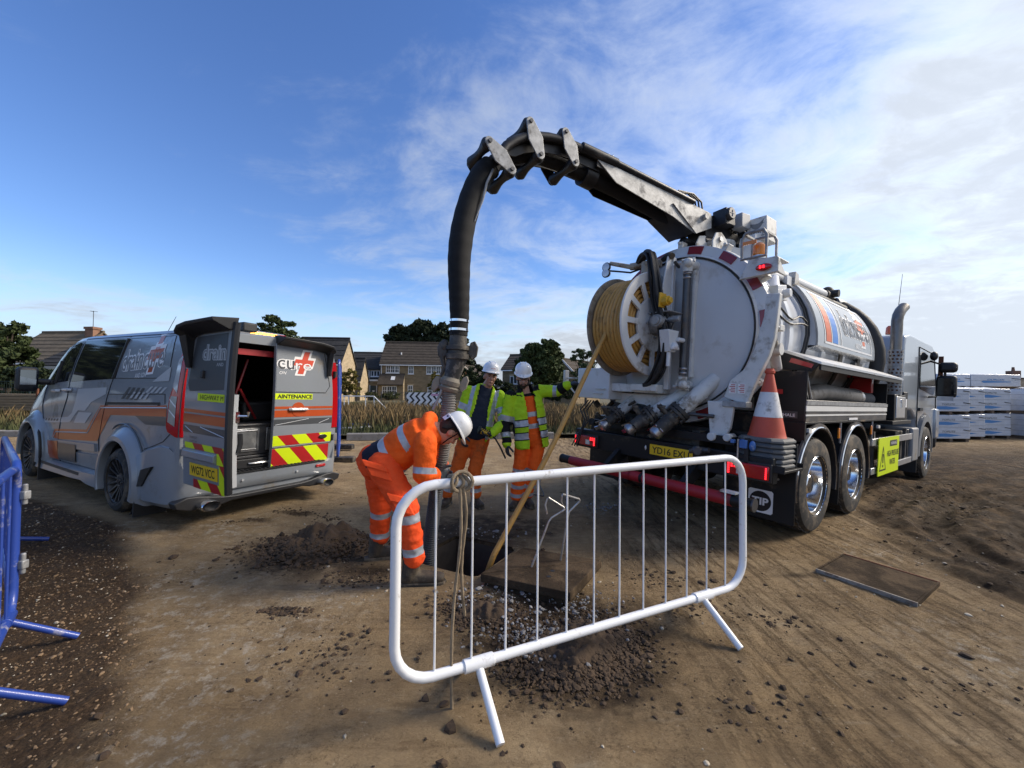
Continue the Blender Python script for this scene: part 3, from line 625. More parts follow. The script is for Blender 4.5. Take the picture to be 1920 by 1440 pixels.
tree('golden_shrub', 'golden shrub at the stone house\'s ground-floor window', 'shrub', 818, 742, 50, [(818, 708, 10, 14), (826, 722, 12, 14), (810, 724, 8, 10)], 3600, .12, M['leaf_yellow'], 7, .06, 'garden shrubs', 26)
tree('dark_bush', 'dark green bush behind the standing workers\' helmets', 'shrub', 880, 745, 50, [(870, 712, 24, 22), (895, 705, 24, 26), (915, 715, 22, 20), (940, 725, 26, 14)], 11000, .16, M['leaf_hedge'], 8, .1, 'garden shrubs', 40)
tree('low_bush', 'low green bushes under the rounded tree', 'shrub', 1040, 748, 36, [(1010, 735, 30, 14), (1050, 735, 30, 16), (1085, 730, 25, 18), (975, 735, 20, 12)], 9000, .11, M['leaf_hedge'], 9, .08, 'garden shrubs', 40)
tree('laurel_bush', 'small green bushes along the garden fence by the white window', 'shrub', 735, 752, 46, [(700, 742, 18, 8), (735, 742, 20, 8), (780, 740, 20, 8), (815, 742, 16, 9)], 5000, .11, M['leaf_olive'], 10, 0, 'garden shrubs', 40)
def hedge(label, x0, x1, y, h, d, n, size, m, seed):
    rng = np.random.default_rng(seed); L = x1-x0; root = tag(empty('hedge', ((x0+x1)/2, y, .1)), label, 'hedge'); B = [(-L/2+L*(i+.5)/14, rng.uniform(-.2, .2), h*.52, L/14*.8, d*.5, h*.52*rng.uniform(.85, 1.15)) for i in range(14)]
    V, F, C = leaves(rng, B, n, size, .2, 26); link('foliage', npmesh('foliage', V, F, m), root); mb = MB()
    for i in range(14): mb.tube([(B[i][0], 0, -.1), (B[i][0]+.1, 0, h*.7)], [.05, .02], 5)
    mb.build('stems', M['bark'], root)['kind'] = 'stuff'
hedge('long clipped dark hedge behind the green mesh fence', -42, -22.5, 27, 2.9, 2.0, 26000, .13, M['leaf_hedge'], 21)
hedge('far dark hedge running behind the houses', -75, -24, 74, 4.5, 4, 14000, .4, M['leaf_dark'], 22)
hedge('tall dark hedge beyond the left of the site', -46, -28, 6, 3.6, 2.5, 16000, .16, M['leaf_hedge'], 23)
# ------------------------------------------------------------------ houses
def house(label, px, Y, yaw, W, D, he, hr, wall, roof, gable=None, ov=.3, z0=0.1, gw=None):
    """front-left corner seen at px,Y; ridge along the front; local x along the front, y back"""
    c = at(px, 740, Y); r = tag(empty('house', (c.x, c.y, z0), (0, 0, yaw)), label, 'house'); mb = MB(); mb.box(0, W, 0, D, 0, he); mb.build('wall', M[wall], r, smooth=0)
    for x, nm in ((0, 0), (W, 1)):
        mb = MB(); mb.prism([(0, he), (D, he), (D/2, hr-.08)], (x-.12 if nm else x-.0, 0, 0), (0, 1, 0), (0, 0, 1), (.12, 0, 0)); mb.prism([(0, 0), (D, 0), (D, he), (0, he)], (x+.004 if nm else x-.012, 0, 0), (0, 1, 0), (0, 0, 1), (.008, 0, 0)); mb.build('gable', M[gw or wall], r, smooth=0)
    mb = MB(); sl = (hr-he)/(D/2); t = .16
    for s in (0, 1):
        P = [(-ov, he-sl*ov), (D/2, hr), (D/2, hr+t), (-ov, he-sl*ov+t)] if s == 0 else [(D+ov, he-sl*ov), (D+ov, he-sl*ov+t), (D/2, hr+t), (D/2, hr)]
        mb.prism(P, (-.15, 0, 0), (0, 1, 0), (0, 0, 1), (W+.3, 0, 0))
    rf = mb.build('roof', M[roof], r, smooth=0)
    n = int((D/2)/.45)
    for k in range(n):   # courses of tiles standing proud
        f = (k+.5)/n; y = -ov+(D/2+ov)*f; z = he-sl*ov+(hr-he+sl*ov)*f+t; mb = MB(); mb.beam((-.16, y, z+.012), (W+.16, y, z+.012), .07, .05); mb.build('tile_course', M[roof], rf)
    mb = MB(); mb.cyl((-.16, D/2, hr+t), (W+.16, D/2, hr+t), .13, n=8); mb.build('ridge', M[roof], rf)
    mb = MB(); mb.box(-.1, W+.1, -ov-.08, -ov+.0, he-sl*ov-.10, he-sl*ov+.03); mb.build('gutter', M['upvc'] if wall != 'dark_clad' else M['ink'], rf)
    return r
def win(r, x, z, w, h, nx=3, y=0., frame_='upvc', bars=0):
    f = .085; mb = MB(); mb.box(x, x+w, y-.05, y-.005, z, z+f); mb.box(x, x+w, y-.05, y-.005, z+h-f, z+h); mb.box(x, x+f, y-.05, y-.005, z+f, z+h-f); mb.box(x+w-f, x+w, y-.05, y-.005, z+f, z+h-f)
    for i in range(1, nx): mb.box(x+w*i/nx-f*.6, x+w*i/nx+f*.6, y-.05, y-.005, z+f, z+h-f)
    o = mb.build('window', M[frame_], r, smooth=0)
    if bars:
        mb = MB()
        for i in range(nx): c = x+w*(i+.5)/nx; mb.box(c-.02, c+.02, y-.04, y-.004, z+f, z+h-f); mb.box(x+w*i/nx+f*.6, x+w*(i+1)/nx-f*.6, y-.039, y-.003, z+h*.5-.02, z+h*.5+.02)
        mb.build('glazing_bars', M[frame_], o)
    for i in range(nx): mb = MB(); mb.box(x+w*i/nx+f*.5, x+w*(i+1)/nx-f*.5, y-.012, y-.002, z+f*.5, z+h-f*.5); mb.build('pane', M['pane'], o)
    mb = MB(); mb.box(x-.06, x+w+.06, y-.12, y-.003, z-.09, z-.004); mb.build('sill', M['upvc'], o)
    mb = MB(); mb.box(x-.1, x+w+.1, y-.03, y-.003, z+h+.004, z+h+.2); mb.build('lintel', M['stone_pale_sunlit'], o)
h = house('brown-roofed stone house with white casement windows and a lean-to porch', 713, 58, rad(5), 11.5, 7.4, 5.35, 8.6, 'stone_wall', 'roof_brown', gw='stone_pale_sunlit')
for x, z, w, hh, nx in ((.75, 3.95, 1.85, 1.05, 3), (3.85, 3.85, .75, 1.15, 1), (6.4, 3.85, 2.05, 1.15, 3), (3.8, 1.05, .72, 1.15, 1), (6.6, 1.0, 1.9, 1.1, 3)): win(h, x, z, w, hh, nx, bars=1)
mb = MB(); mb.box(.0, 3.35, -1.3, -.003, 0, 2.35); lt = mb.build('porch', M['stone_wall'], h, smooth=0)
mb = MB(); mb.prism([(-1.6, 2.15), (-.003, 3.75), (-.003, 3.9), (-1.6, 2.3)], (-.1, 0, 0), (0, 1, 0), (0, 0, 1), (3.5, 0, 0)); mb.build('porch_roof', M['roof_brown'], lt, smooth=0)
mb = MB(); mb.prism([(-1.3, 0), (-.003, 0), (-.003, 3.7), (-1.3, 2.38)], (3.36, 0, 0), (0, 1, 0), (0, 0, 1), (.03, 0, 0)); mb.build('porch_gable', M['stone_pale_sunlit'], lt, smooth=0)
mb = MB(); mb.prism([(-1.0, 2.92), (-.5, 3.42), (-.5, 3.46), (-1.0, 2.96)], (1.6, 0, 0), (0, 1, 0), (0, 0, 1), (.55, 0, 0)); mb.build('skylight', M['upvc'], lt, smooth=0)
win(lt, .55, .85, 1.95, 1.2, 3, -1.3, bars=1)
mb = MB(); mb.cyl((.12, -.06, 0), (.12, -.06, 5.1), .05, n=8); mb.build('drainpipe', M['upvc'], h); mb = MB(); mb.cyl((2.6, 1.4, 6.3), (2.6, 1.4, 7.0), .09, n=8); mb.build('soil_vent', M['upvc'], h)
h = house('dark-roofed house with black cladding upstairs joined to the stone house', 650, 60, rad(5), 5.3, 7.6, 4.75, 7.2, 'dark_clad', 'roof_dark')
win(h, 2.35, 3.05, .85, 1.35, 2); win(h, 3.4, 3.5, 1.3, .85, 3); win(h, .9, 3.5, .5, .9, 1)
mb = MB(); mb.box(-.2, 5.0, -2.6, -.003, 0, 2.75); ex_ = mb.build('extension', M['stone_wall'], h, smooth=0); mb = MB(); mb.box(-.3, 5.1, -2.7, 0, 2.755, 2.98); mb.build('flat_roof', M['upvc'], ex_)
win(ex_, 2.5, 1.2, 1.2, 1.0, 1, -2.6); mb = MB(); mb.box(4.0, 4.85, -2.65, -2.603, 0, 2.1); dd_ = mb.build('back_door', M['door_green'], ex_); mb = MB(); mb.box(3.9, 4.0, -2.66, -2.603, 0, 2.2); mb.box(4.85, 4.95, -2.66, -2.603, 0, 2.2); mb.build('door_frame', M['upvc'], dd_); mb = MB(); mb.box(4.3, 4.6, -2.657, -2.651, 1.25, 1.45); mb.build('door_light', M['upvc'], dd_)
h = house('small dark-roofed wing with a sunlit triangular stone gable', 632, 53, rad(3), 2.9, 3.4, 3.0, 5.6, 'stone_wall', 'roof_dark', gw='stone_pale_sunlit')
h = house('dark-roofed house with tall stone gable coloured as sunlit behind the van', 548, 44, rad(4), 5.0, 5.0, 4.5, 7.2, 'stone_wall', 'roof_dark', gw='stone_pale_sunlit'); win(h, 3.0, 2.6, 1.2, 1.1, 2)
h = house('long tan-roofed house with brick chimney beyond the hedge', -12, 42, rad(-6), 7.4, 8.0, 4.1, 7.5, 'brick_wall', 'roof_tan'); win(h, 4, 2.6, 1.6, 1.1, 3)
mb = MB(); mb.box(6.2, 7.2, 3.2, 4.0, 6.4, 8.05); ch = mb.build('chimney', M['brick_wall'], h); mb = MB(); mb.box(6.12, 7.28, 3.12, 4.08, 7.85, 8.1); mb.build('chimney_cap', M['brick_wall'], ch)
mb = MB(); mb.cyl((6.7, 3.6, 8.0), (6.7, 3.6, 9.9), .03); mb.cyl((6.3, 3.6, 9.9), (7.2, 3.6, 9.8), .02); mb.cyl((6.5, 3.4, 9.85), (6.5, 3.8, 9.85), .015); mb.build('tv_aerial', M['steel_dark'], ch)
h = house('low dark-roofed bungalow wing with white fascia in front of the tan roof', 74, 33, rad(-4), 6.5, 6.0, 3.35, 5.2, 'brick_wall', 'roof_dark', ov=.45)
for x in (.4, 2.2, 4.4): win(h, x, 1.7, 1.3, 1.15, 2)
mb = MB(); mb.box(-.2, 6.7, -.56, -.5, 2.85, 3.12); mb.build('fascia', M['upvc'], h)
h = house('dark gabled stone house behind the jacketed worker', 942, 52, rad(-20), 7.0, 6.2, 4.3, 6.2, 'stone_wall', 'roof_brown', gw='stone_wall'); win(h, 1.0, 2.4, 1.0, 1.0, 2); win(h, 3.8, 2.4, 1.4, 1.0, 3); mb = MB(); mb.box(3.2, 4.0, 2.6, 3.4, 5.6, 7.4); mb.build('chimney', M['brick_wall'], h)
mb = MB(); mb.box(-3, 1.5, -1.8, -.4, 2.0, 2.2); mb.build('white_canopy', M['upvc'], h)
h = house('red brick gable with white bargeboards beside the dark bush', 888, 64, rad(70), 6.0, 3.6, 3.8, 5.4, 'brick_wall', 'roof_brown')
for s in (0, 1): mb = MB(); mb.beam((-.2, -.3 if s == 0 else 3.9, 3.6), (-.2, 1.8, 5.55), .06, .22); mb.build('bargeboard', M['upvc'], h)
h = house('stone house with white-edged gable behind the hose reel', 1078, 48, rad(52), 6.5, 3.6, 3.6, 5.3, 'stone_wall', 'roof_brown')
for s in (0, 1): mb = MB(); mb.beam((-.2, -.3 if s == 0 else 3.9, 3.4), (-.2, 1.8, 5.42), .06, .2); mb.build('bargeboard', M['upvc'], h)
h = house('long brown roof with a chimney beyond the block packs', 1908, 40, rad(-8), 16, 8, 2.0, 3.1, 'brick_wall', 'roof_brown'); mb = MB(); mb.box(3.0, 3.7, 3.6, 4.4, 2.9, 4.1); ch = mb.build('chimney', M['brick_wall'], h); mb = MB(); mb.cyl((3.35, 4, 4.1), (3.35, 4, 4.5), .14, .1); mb.build('chimney_pot', M['brick_wall'], ch)
# ------------------------------------------------------------------ fences, pipes, stores on the verge
def mesh_fence(label, A, B, h, step, m, nw=5, posts=2.5):
    A, B = Vector(A), Vector(B); r = tag(empty('mesh_fence', A), label, 'fence'); d = B-A; L = d.length; d.normalize()
    mb = MB()
    for k in range(int(L/step)+1): mb.beam(d*k*step, d*k*step+UP*h, .008, .008)
    for k in range(nw): z = h*(k+.5)/nw; mb.beam(UP*z, d*L+UP*z, .012, .012)
    mb.build('wire_mesh', m, r)['kind'] = 'stuff'
    for k in range(int(L/posts)+1): mb = MB(); p = d*k*posts; mb.beam(p, p+UP*(h+.08), .06, .06); mb.build('post', M['concrete'] if m is M['fence_green'] and k % 4 == 0 else m, r)
    for z in (.06, h): mb = MB(); mb.beam(UP*z, d*L+UP*z, .03, .03); mb.build('rail', m, r)
mesh_fence('green weld-mesh fence in front of the long hedge', (-36, 24, .12), (-21.5, 24.5, .12), 1.75, .14, M['fence_green'], 7)
mesh_fence('grey garden fence in front of the stone house', (-21, 42, .12), (8, 43.5, .12), 1.25, .28, M['steel_dark'], 5)
wr = tag(empty('white_railing', at(645, 770, 24)), 'white tubular railing standing in the dry grass', 'railing'); wr.location.z = .12
for a, b in (((0, 0, 0), (0, 0, 1.05)), ((.25, 0, 0), (.25, 0, 1.05)), ((1.25, 0, 0), (1.25, 0, 1.05)), ((1.75, 0, .35), (1.75, 0, 1.05)), ((-.1, 0, 1.05), (1.75, 0, 1.05)), ((0, 0, .35), (1.75, 0, .35)), ((1.75, 0, 1.05), (2.5, 0, .3))): mb = MB(); mb.cyl(a, b, .03, n=8); mb.build('rail', M['upvc'], wr)
tp = tag(empty('patterned_screen', at(762, 768, 25)), 'low screen with black and white zigzag pattern in the grass', 'screen'); tp.location.z = .5
mb = MB(); mb.box(0, 2.25, -.02, .02, .0, .92); sc_ = mb.build('panel', M['print_white'], tp)
def zig():
    W, Hh = 2.25, .92
    for k in range(-3, 9):
        for j in range(4):
            x = k*.36+(.18 if j % 2 else 0); z = j*.23; s = 1 if j % 2 else -1
            P = [(x, z), (x+.13, z), (x+.13+s*.2, z+.23), (x+s*.2, z+.23)]; Q = clip(P, 0.005, Hh-.005, .005, W-.005) if 'clip' in globals() else P
            if len(Q) > 2: mb = MB(); mb.prism(Q, (0, -.022, 0), (1, 0, 0), (0, 0, 1), (0, -.004, 0)); mb.build('dark_zigzag', M['ink'], sc_, smooth=0)
def clip(poly, zmin, zmax, umin, umax):
    def cl(P, f, inter):
        out = []
        for a, b in zip(P, P[1:]+P[:1]):
            if f(a): out.append(a)
            if f(a) != f(b): out.append(inter(a, b))
        return out
    def at_(i, v): return lambda a, b: tuple(a[k]+(b[k]-a[k])*(v-a[i])/(b[i]-a[i]) for k in (0, 1))
    for i, v, sg in ((1, zmin, 1), (1, zmax, -1), (0, umin, 1), (0, umax, -1)):
        poly = cl(poly, lambda p: (p[i]-v)*sg >= 0, at_(i, v))
        if len(poly) < 3: return []
    return poly
zig()
mb = MB(); mb.box(1.5, 1.95, -.03, -.027, .72, .84); mb.build('pink_label', mat('pink', (.6, .3, .45), .5), tp)
dm = tag(empty('domed_cover', at(822, 760, 27)), 'dark green domed cover behind the zigzag screen', 'cover'); dm.location.z = .12
mb = MB(); mb.ball((0, 0, 0), (.85, .7, 1.35), 20, 8, v0=0.0, v1=1.0); mb.build('dome', mat('dome_green', (.045, .06, .06), .45, var=.2), dm); mb = MB(); mb.lathe([(.87, 0), (.9, 0), (.9, .06), (.87, .06)], n=20, closed_prof=True); mb.build('rim', M['black_plastic'], dm)
def pipe(label, P, r, m): 
    o = MB().tube(smooth_path_(P), r, 10).build('service_pipe', m); tag(o, label, 'pipe', 'pipes lying on the verge')
def smooth_path_(P, n=5):
    P = [Vector(p) for p in P]; Q = []
    for i in range(len(P)-1):
        a = P[max(i-1, 0)]; b = P[i]; c = P[i+1]; d = P[min(i+2, len(P)-1)]
        for j in range(n): t = j/n; Q.append(.5*((2*b)+(c-a)*t+(2*a-5*b+4*c-d)*t*t+(3*b-a-3*c+d)*t**3))
    return Q+[P[-1]]
pipe('dark blue pipe sweeping through the grass behind the bending worker', [at(640, 797, 15), at(720, 797, 15.5), at(780, 788, 16), at(835, 780, 17), at(900, 778, 18)], .075, M['blue_plastic'])
pipe('blue pipe lying low in the grass near the tanker', [at(930, 797, 15.5), at(1000, 800, 15.5), at(1100, 806, 16)], .06, mat('pipe_blue', (.03, .09, .42), .4))
pipe('pale grey pipe lying just behind the kerb', [at(560, 806, 13.6), at(660, 803, 14), at(700, 800, 14.6)], .05, M['galv'])
ts = tag(empty('timber_stack', at(-20, 800, 17)), 'stack of planks between rusty posts behind the kerb', 'timber'); ts.location.z = .12
for k in range(6):
    for j in range(2): mb = MB(); mb.box(-1.5+.1*j, 2.9-.15*(k % 2), -.3*j, -.3*j+.27, .45+.115*k, .545+.115*k); mb.build('plank', M['timber'], ts, bevel=.005)
for x in (-1.0, .4, 2.2): mb = MB(); mb.box(x, x+.1, -.42, .34, .0, .44); mb.build('bearer', M['pallet'], ts)
for x in (.12, 2.35, 2.75): mb = MB(); mb.box(x, x+.06, -.40, -.34, .0, 1.35); mb.build('post', M['rust'], ts)
# tall blue fence panel behind the van, nearly edge-on
fp = tag(empty('blue_fence_panel', at(633, 850, 8.4)), 'tall blue mesh fence panel standing edge-on behind the van', 'fence'); fp.location.z = 0.02
dv = Vector((-.40, 1, 0)).normalized(); L = 2.2
pts = []
for cx, cz, a0 in ((L-.1, 2.0, 0), (.1, 2.0, 90), (.1, .2, 180), (L-.1, .2, 270)):
    for k in range(5): t = rad(a0+90*k/4); pts.append(dv*(cx+.1*math.cos(t))+UP*(cz+.1*math.sin(t)))
mb = MB(); mb.tube(pts, .026, 10, closed=True); mb.build('frame', M['barrier_blue'], fp)
for k in range(17): mb = MB(); p = dv*(L*(k+1)/18); mb.cyl(p+UP*.12, p+UP*2.08, .006, n=6); mb.build('bar', M['barrier_blue'], fp)
for s in (.05, L-.05): mb = MB(); mb.box(-.35, .35, -.1, .1, 0, .12, Matrix.Translation(dv*s)); mb.build('foot', M['rubber'], fp, bevel=.02)
# ------------------------------------------------------------------ wrapped block packs on the right
def pack(label, X, Y, z, w, d, h, txt='TOPLITE', rows=2, big=False):
    r = tag(empty('block_pack', (X, Y, z)), label, 'block pack', 'shrink-wrapped packs of building blocks'); mb = MB(); nb = rows*2; bh = (h-.1)/nb
    mb.box(0, w, 0, d, .1, h); body = mb.build('wrapping', M['wrap'], r, bevel=.02)
    for k in range(1, nb): mb = MB(); mb.box(-.004, w+.004, -.004, d+.004, .1+bh*k-.006, .1+bh*k+.002); mb.build('seam', M['print_grey'], body)
    for k in range(3): mb = MB(); x = .03+(w-.16)*k/2; mb.box(x, x+.1, .02, d-.02, 0, .095); mb.build('pallet_block', M['pallet'], r)
    mb = MB(); mb.rings([[Vector((w*(.08+.1*i), d*.1, h)), Vector((w*(.08+.1*i), d*.5, h+.035+.04*math.sin(i*1.9)**2)), Vector((w*(.08+.1*i), d*.9, h))] for i in range(9)], cap=False, loop=False); mb.build('loose_top', M['wrap_top'], body, smooth=60)
    for k in range(rows):
        zc = .1+(h-.1)*(k+.42)/rows; hh = (h-.1)/rows; P = [(.02, zc), (w*.35, zc+.01), (w*.75, zc-.045), (w*.45, zc-.10), (.02, zc-.09)]
        if big: P = [(w*.2, zc), (w*.25, zc+.03), (w*.8, zc-.0), (w*.8, zc-.03), (w*.25, zc-.06)]
        mb = MB(); mb.prism(P, (0, -.0035, 0), (1, 0, 0), (0, 0, 1), (0, -.002, 0)); mb.build('blue_swoosh', M['print_packblue'], body, smooth=0)
        V_, F_ = text_mb(txt, w*.36, .062, .02, .2); mb = MB(); mb.add([(w*(.42 if not big else .5)+a, -.006, zc+.075+b) for a, b in V_], F_); mb.build('pack_lettering', M['print_packblue'] if big else M['print_grey'], body, smooth=0)
        mb = MB(); mb.beam((w*.82, -.006, zc+.13), (w*.99, -.006, zc+.10), .02, .02); mb.build('strap_end', M['ink'], body)
zl, zh = .0, .83
for s, X, Y, n_, nm in (('stack nearest the truck mirror', 13.75, 13.4, 2, ''), ('second stack along from the truck mirror', 15.05, 14.1, 2, ''), ('third stack along from the truck mirror', 16.42, 14.5, 2, ''), ('stack set back in the gap before the end stack', 17.75, 15.6, 2, ''), ('end stack of the front row', 18.1, 14.2, 2, '')):
    for k in range(n_): pack(('lower' if k == 0 else 'upper')+' wrapped block pack in the '+s, X, Y, gz(X+.5, Y)+k*.89+.0, 1.22, 1.0, .87)
for i, X in enumerate((15.2, 16.9, 18.6)):
    for k in range(2): pack(('lower' if k == 0 else 'upper')+' pack in the '+('first', 'second', 'third')[i]+' stack of the back row', X, 16.9, gz(X+.5, 17)+k*.89, 1.6, 1.0, .87)
pack('short wrapped pack topping the back row beside the wide one', 17.6, 16.85, gz(18, 17)+1.79, 1.25, 1.0, .60, 'DUROX', 1, True); pack('wide wrapped pack topping the back row', 18.88, 16.85, gz(19, 17)+1.79, 2.05, 1.0, .60, 'DUROX', 1, True)
# ------------------------------------------------------------------ vacuum tanker
PI = math.pi
truck = tag(empty('vacuum_tanker', TRUCK_LOC, TRUCK_ROT), 'white and black three-axle vacuum tanker with boom over its tank', 'truck')
def logo(parent, mapf, w, off, under=True, ob=.04, name='company_logo', colours=('print_grey', 'print_white', 'cross_red')):
    """'draincure' with its slanting cross; mapf(u,v,d) places a flat point on the panel; three printed layers"""
    h = w*.235
    g, o_, c_ = colours
    lay = [text_mb('draincure', w, h, ob), text_mb('draincure', w*.972, h*.93, .0)]
    sl = .32; cx = w*.285; cy = h*.10
    def cross(s, t): # slanted plus
        A = w*.155*s; B = w*.048*t
        P = [(-B, -A*1.12), (B, -A*1.12), (B, -B), (A, -B), (A, B), (B, B), (B, A*1.12), (-B, A*1.12), (-B, B), (-A, B), (-A, -B), (-B, -B)]
        return [(cx+x+y*sl, cy+y) for x, y in P]
    fr = text_mb('AND SON', w*.26, h*.2, .01, cx=w*.02, cy=-h*.72)
    def put(nm, V, F, d, m):
        mb = MB(); mb.add([mapf(a, b, d) for a, b in V], F); return mb.build(nm, M[m], parent, smooth=0)
    put(name, *lay[0], off, o_)
    def cr(s, t, d, m):
        P = cross(s, t); put('logo_cross', P, [(0, 1, 2, 11), (2, 3, 4, 5), (11, 2, 5, 8), (5, 6, 7, 8), (8, 9, 10, 11)], d, m)
    cr(1.12, 1.75, off+.0008, o_); cr(1.0, 1.0, off+.0018, c_); put('logo_lettering', *lay[1], off+.003, g)
    if under: put('logo_lettering', *fr, off+.0008, o_)

def make_truck_wheel(r=.505, w=.3, name='wheel'):
    """outer face at y=0 looking to -y, body towards +y; built round the hub"""
    t = empty(name)
    tb = MB(); tb.lathe([(.29, .02), (.33, -.008), (.42, -.012), (.475, .004), (r-.012, .03), (r, .06), (r, w-.06), (r-.012, w-.03), (.44, w), (.29, w-.02)], ax=(0, 1, 0), n=44, closed_prof=True)
    tb.build('tyre', M['rubber'], t, smooth=30)
    tr = MB()
    for k in range(44):
        a = 2*PI*k/44
        for y0, y1, sk in ((.04, .10, .03), (.12, .18, -.02), (.20, .26, .03)):
            c0 = Vector((math.cos(a)*(r-.004), y0, math.sin(a)*(r-.004))); c1 = Vector((math.cos(a+sk)*(r-.004), y1, math.sin(a+sk)*(r-.004)))
            tr.beam(c0, c1, .045, .016, up=(math.cos(a), 0, math.sin(a)))
    tr.build('tread', M['rubber'], t, smooth=0)
    rb = MB(); rb.lathe([(.312, -.008), (.318, .0), (.305, .012), (.285, .03), (.272, .13), (.255, .165), (.14, .185), (.13, .15), (.115, .145), (.115, .08), (.09, .055), (0.001, .05)], ax=(0, 1, 0), n=40)
    rim = rb.build('rim', M['alloy'], t, smooth=32)
    nb = MB()
    for k in range(10):
        a = 2*PI*k/10; p = Vector((math.cos(a)*.168, .178, math.sin(a)*.168)); nb.cyl(p, p-Vector((0, .045, 0)), .016, .013, n=6)
    nb.build('wheel_nuts', M['chrome'], rim, smooth=0)
    return t
wheel0 = make_truck_wheel(); first = True
for x, yy, s in [(0, -1.25, 1), (1.35, -1.25, 1), (5.98, -1.25, 1), (0, 1.25, -1), (1.35, 1.25, -1), (5.98, 1.25, -1)]:
    w = wheel0 if first else copy_tree(wheel0); first = False
    w.parent = truck; w.location = (x, yy, .5); w.rotation_euler = (0, random.uniform(0, 6), 0) if s > 0 else (0, random.uniform(0, 6), PI)
# inner twin tyres
for x in (0, 1.35):
    for yy in (-.90, .62):
        mb = MB(); mb.lathe([(.29, .02), (.42, -.01), (.5, .04), (.5, .24), (.42, .29), (.29, .27)], o=(x, yy, .5), ax=(0, 1, 0), n=32, closed_prof=True); mb.build('inner_tyre', M['rubber'], truck)

mb = MB()
for y in (-.42, .42): mb.box(-.98, 6.9, y-.045, y+.045, .74, 1.02)
for x in (-.9, -.3, .68, 1.9, 2.8, 3.8, 4.9, 6.6): mb.box(x-.05, x+.05, -.375, .375, .78, .98)
mb.build('chassis', M['black_dirty'], truck, bevel=.008)
mb = MB()
for x in (0, 1.35, 5.98): mb.cyl((x, -.85, .5), (x, .85, .5), .09); mb.ball((x, 0, .5), (.22, .2, .2))
mb.build('axles', M['black_dirty'], truck)
mb = MB(); mb.box(-.42, 2.8, -.72, .72, 1.03, 1.26); mb.box(-.55, -.42, -.9, .9, 1.02, 1.24); mb.build('subframe', M['black_paint'], truck, bevel=.01)
for x in (-.3, 1.0, 2.4):
    mb = MB(); mb.prism([(-.85, 1.26), (.85, 1.26), (.62, 1.5), (-.62, 1.5)], (x, 0, 0), (0, 1, 0), (0, 0, 1), (.12, 0, 0)); mb.build('tank_saddle', M['white_grimy'], truck)

# --- tank
TZ = 2.11; TR = .955
def cylp(x, ang, r): # angle up from the right-hand side (-y)
    return Vector((x, -r*math.cos(ang), TZ + r*math.sin(ang)))
mb = MB(); mb.lathe([(.0015, 3.62), (.3, 3.58), (.6, 3.47), (.82, 3.30), (.92, 3.14), (TR, 3.0), (TR, -.7), (.001, -.7)], o=(0, 0, TZ), ax=(1, 0, 0), n=72)
tank = mb.build('tank', M['tank_white'], truck, smooth=30)
for x, wd, pr in ((-.42, .05, .05), (-.12, .10, .035), (.32, .05, .03), (.95, .12, .03), (1.75, .1, .03), (2.45, .1, .03), (3.0, .06, .028)):
    mb = MB(); mb.lathe([(TR-.01, x-wd/2), (TR+pr, x-wd/2), (TR+pr, x+wd/2), (TR-.01, x+wd/2)], o=(0, 0, TZ), ax=(1, 0, 0), n=72, closed_prof=True); mb.build('stiffening_ring', M['tank_white'], tank, smooth=30)
mb = MB(); mb.lathe([(.001, -.885), (.3, -.88), (.6, -.862), (.8, -.83), (.885, -.80), (.9, -.70), (.001, -.70)], o=(0, 0, TZ), ax=(1, 0, 0), n=72)
door = mb.build('rear_door', M['tank_door'], truck, smooth=30)
mb = MB(); mb.lathe([(.89, -.79), (.915, -.815), (.935, -.79), (1.045, -.775), (1.055, -.70), (.95, -.66), (.9, -.66)], o=(0, 0, TZ), ax=(1, 0, 0), n=72, closed_prof=True)
ring = mb.build('door_ring', M['white_paint'], truck, smooth=30)
mb = MB(); mb.lathe([(.892, -.806), (.905, -.822), (.918, -.806)], o=(0, 0, TZ), ax=(1, 0, 0), n=72); mb.build('door_seal', M['black_dirty'], door)
nseg = 30
for k in range(-6, 22):
    a0 = 2*PI*(k+.08)/nseg; a1 = 2*PI*(k+.92)/nseg
    if k % 2 == 0 or k in (8, 9): 
        mb = MB()
        n = 4; R = []
        for i in range(n+1):
            a = a0+(a1-a0)*i/n
            R.append([Vector((-.802, -.945*math.cos(a), TZ+.945*math.sin(a))), Vector((-.788, -1.035*math.cos(a), TZ+1.035*math.sin(a))), Vector((-.76, -1.035*math.cos(a), TZ+1.035*math.sin(a))), Vector((-.76, -.945*math.cos(a), TZ+.945*math.sin(a)))])
        mb.rings(R); mb.build('red_marker', M['red_dark'], ring, smooth=0)
for k in range(36):
    if k % 3 == 0 and not 24 < k < 31:
        a = 2*PI*k/36; c = Vector((-.72, -1.07*math.cos(a), TZ+1.07*math.sin(a))); d = Vector((0, -math.cos(a), math.sin(a)))
        mb = MB(); mb.beam(c-d*.03, c+d*.05, .06, .11, up=(1, 0, 0)); mb.cyl(c+Vector((-.09, 0, 0))+d*.03, c+Vector((.07, 0, 0))+d*.03, .018, n=8); mb.build('door_clamp', M['white_grimy'], ring, bevel=.008)
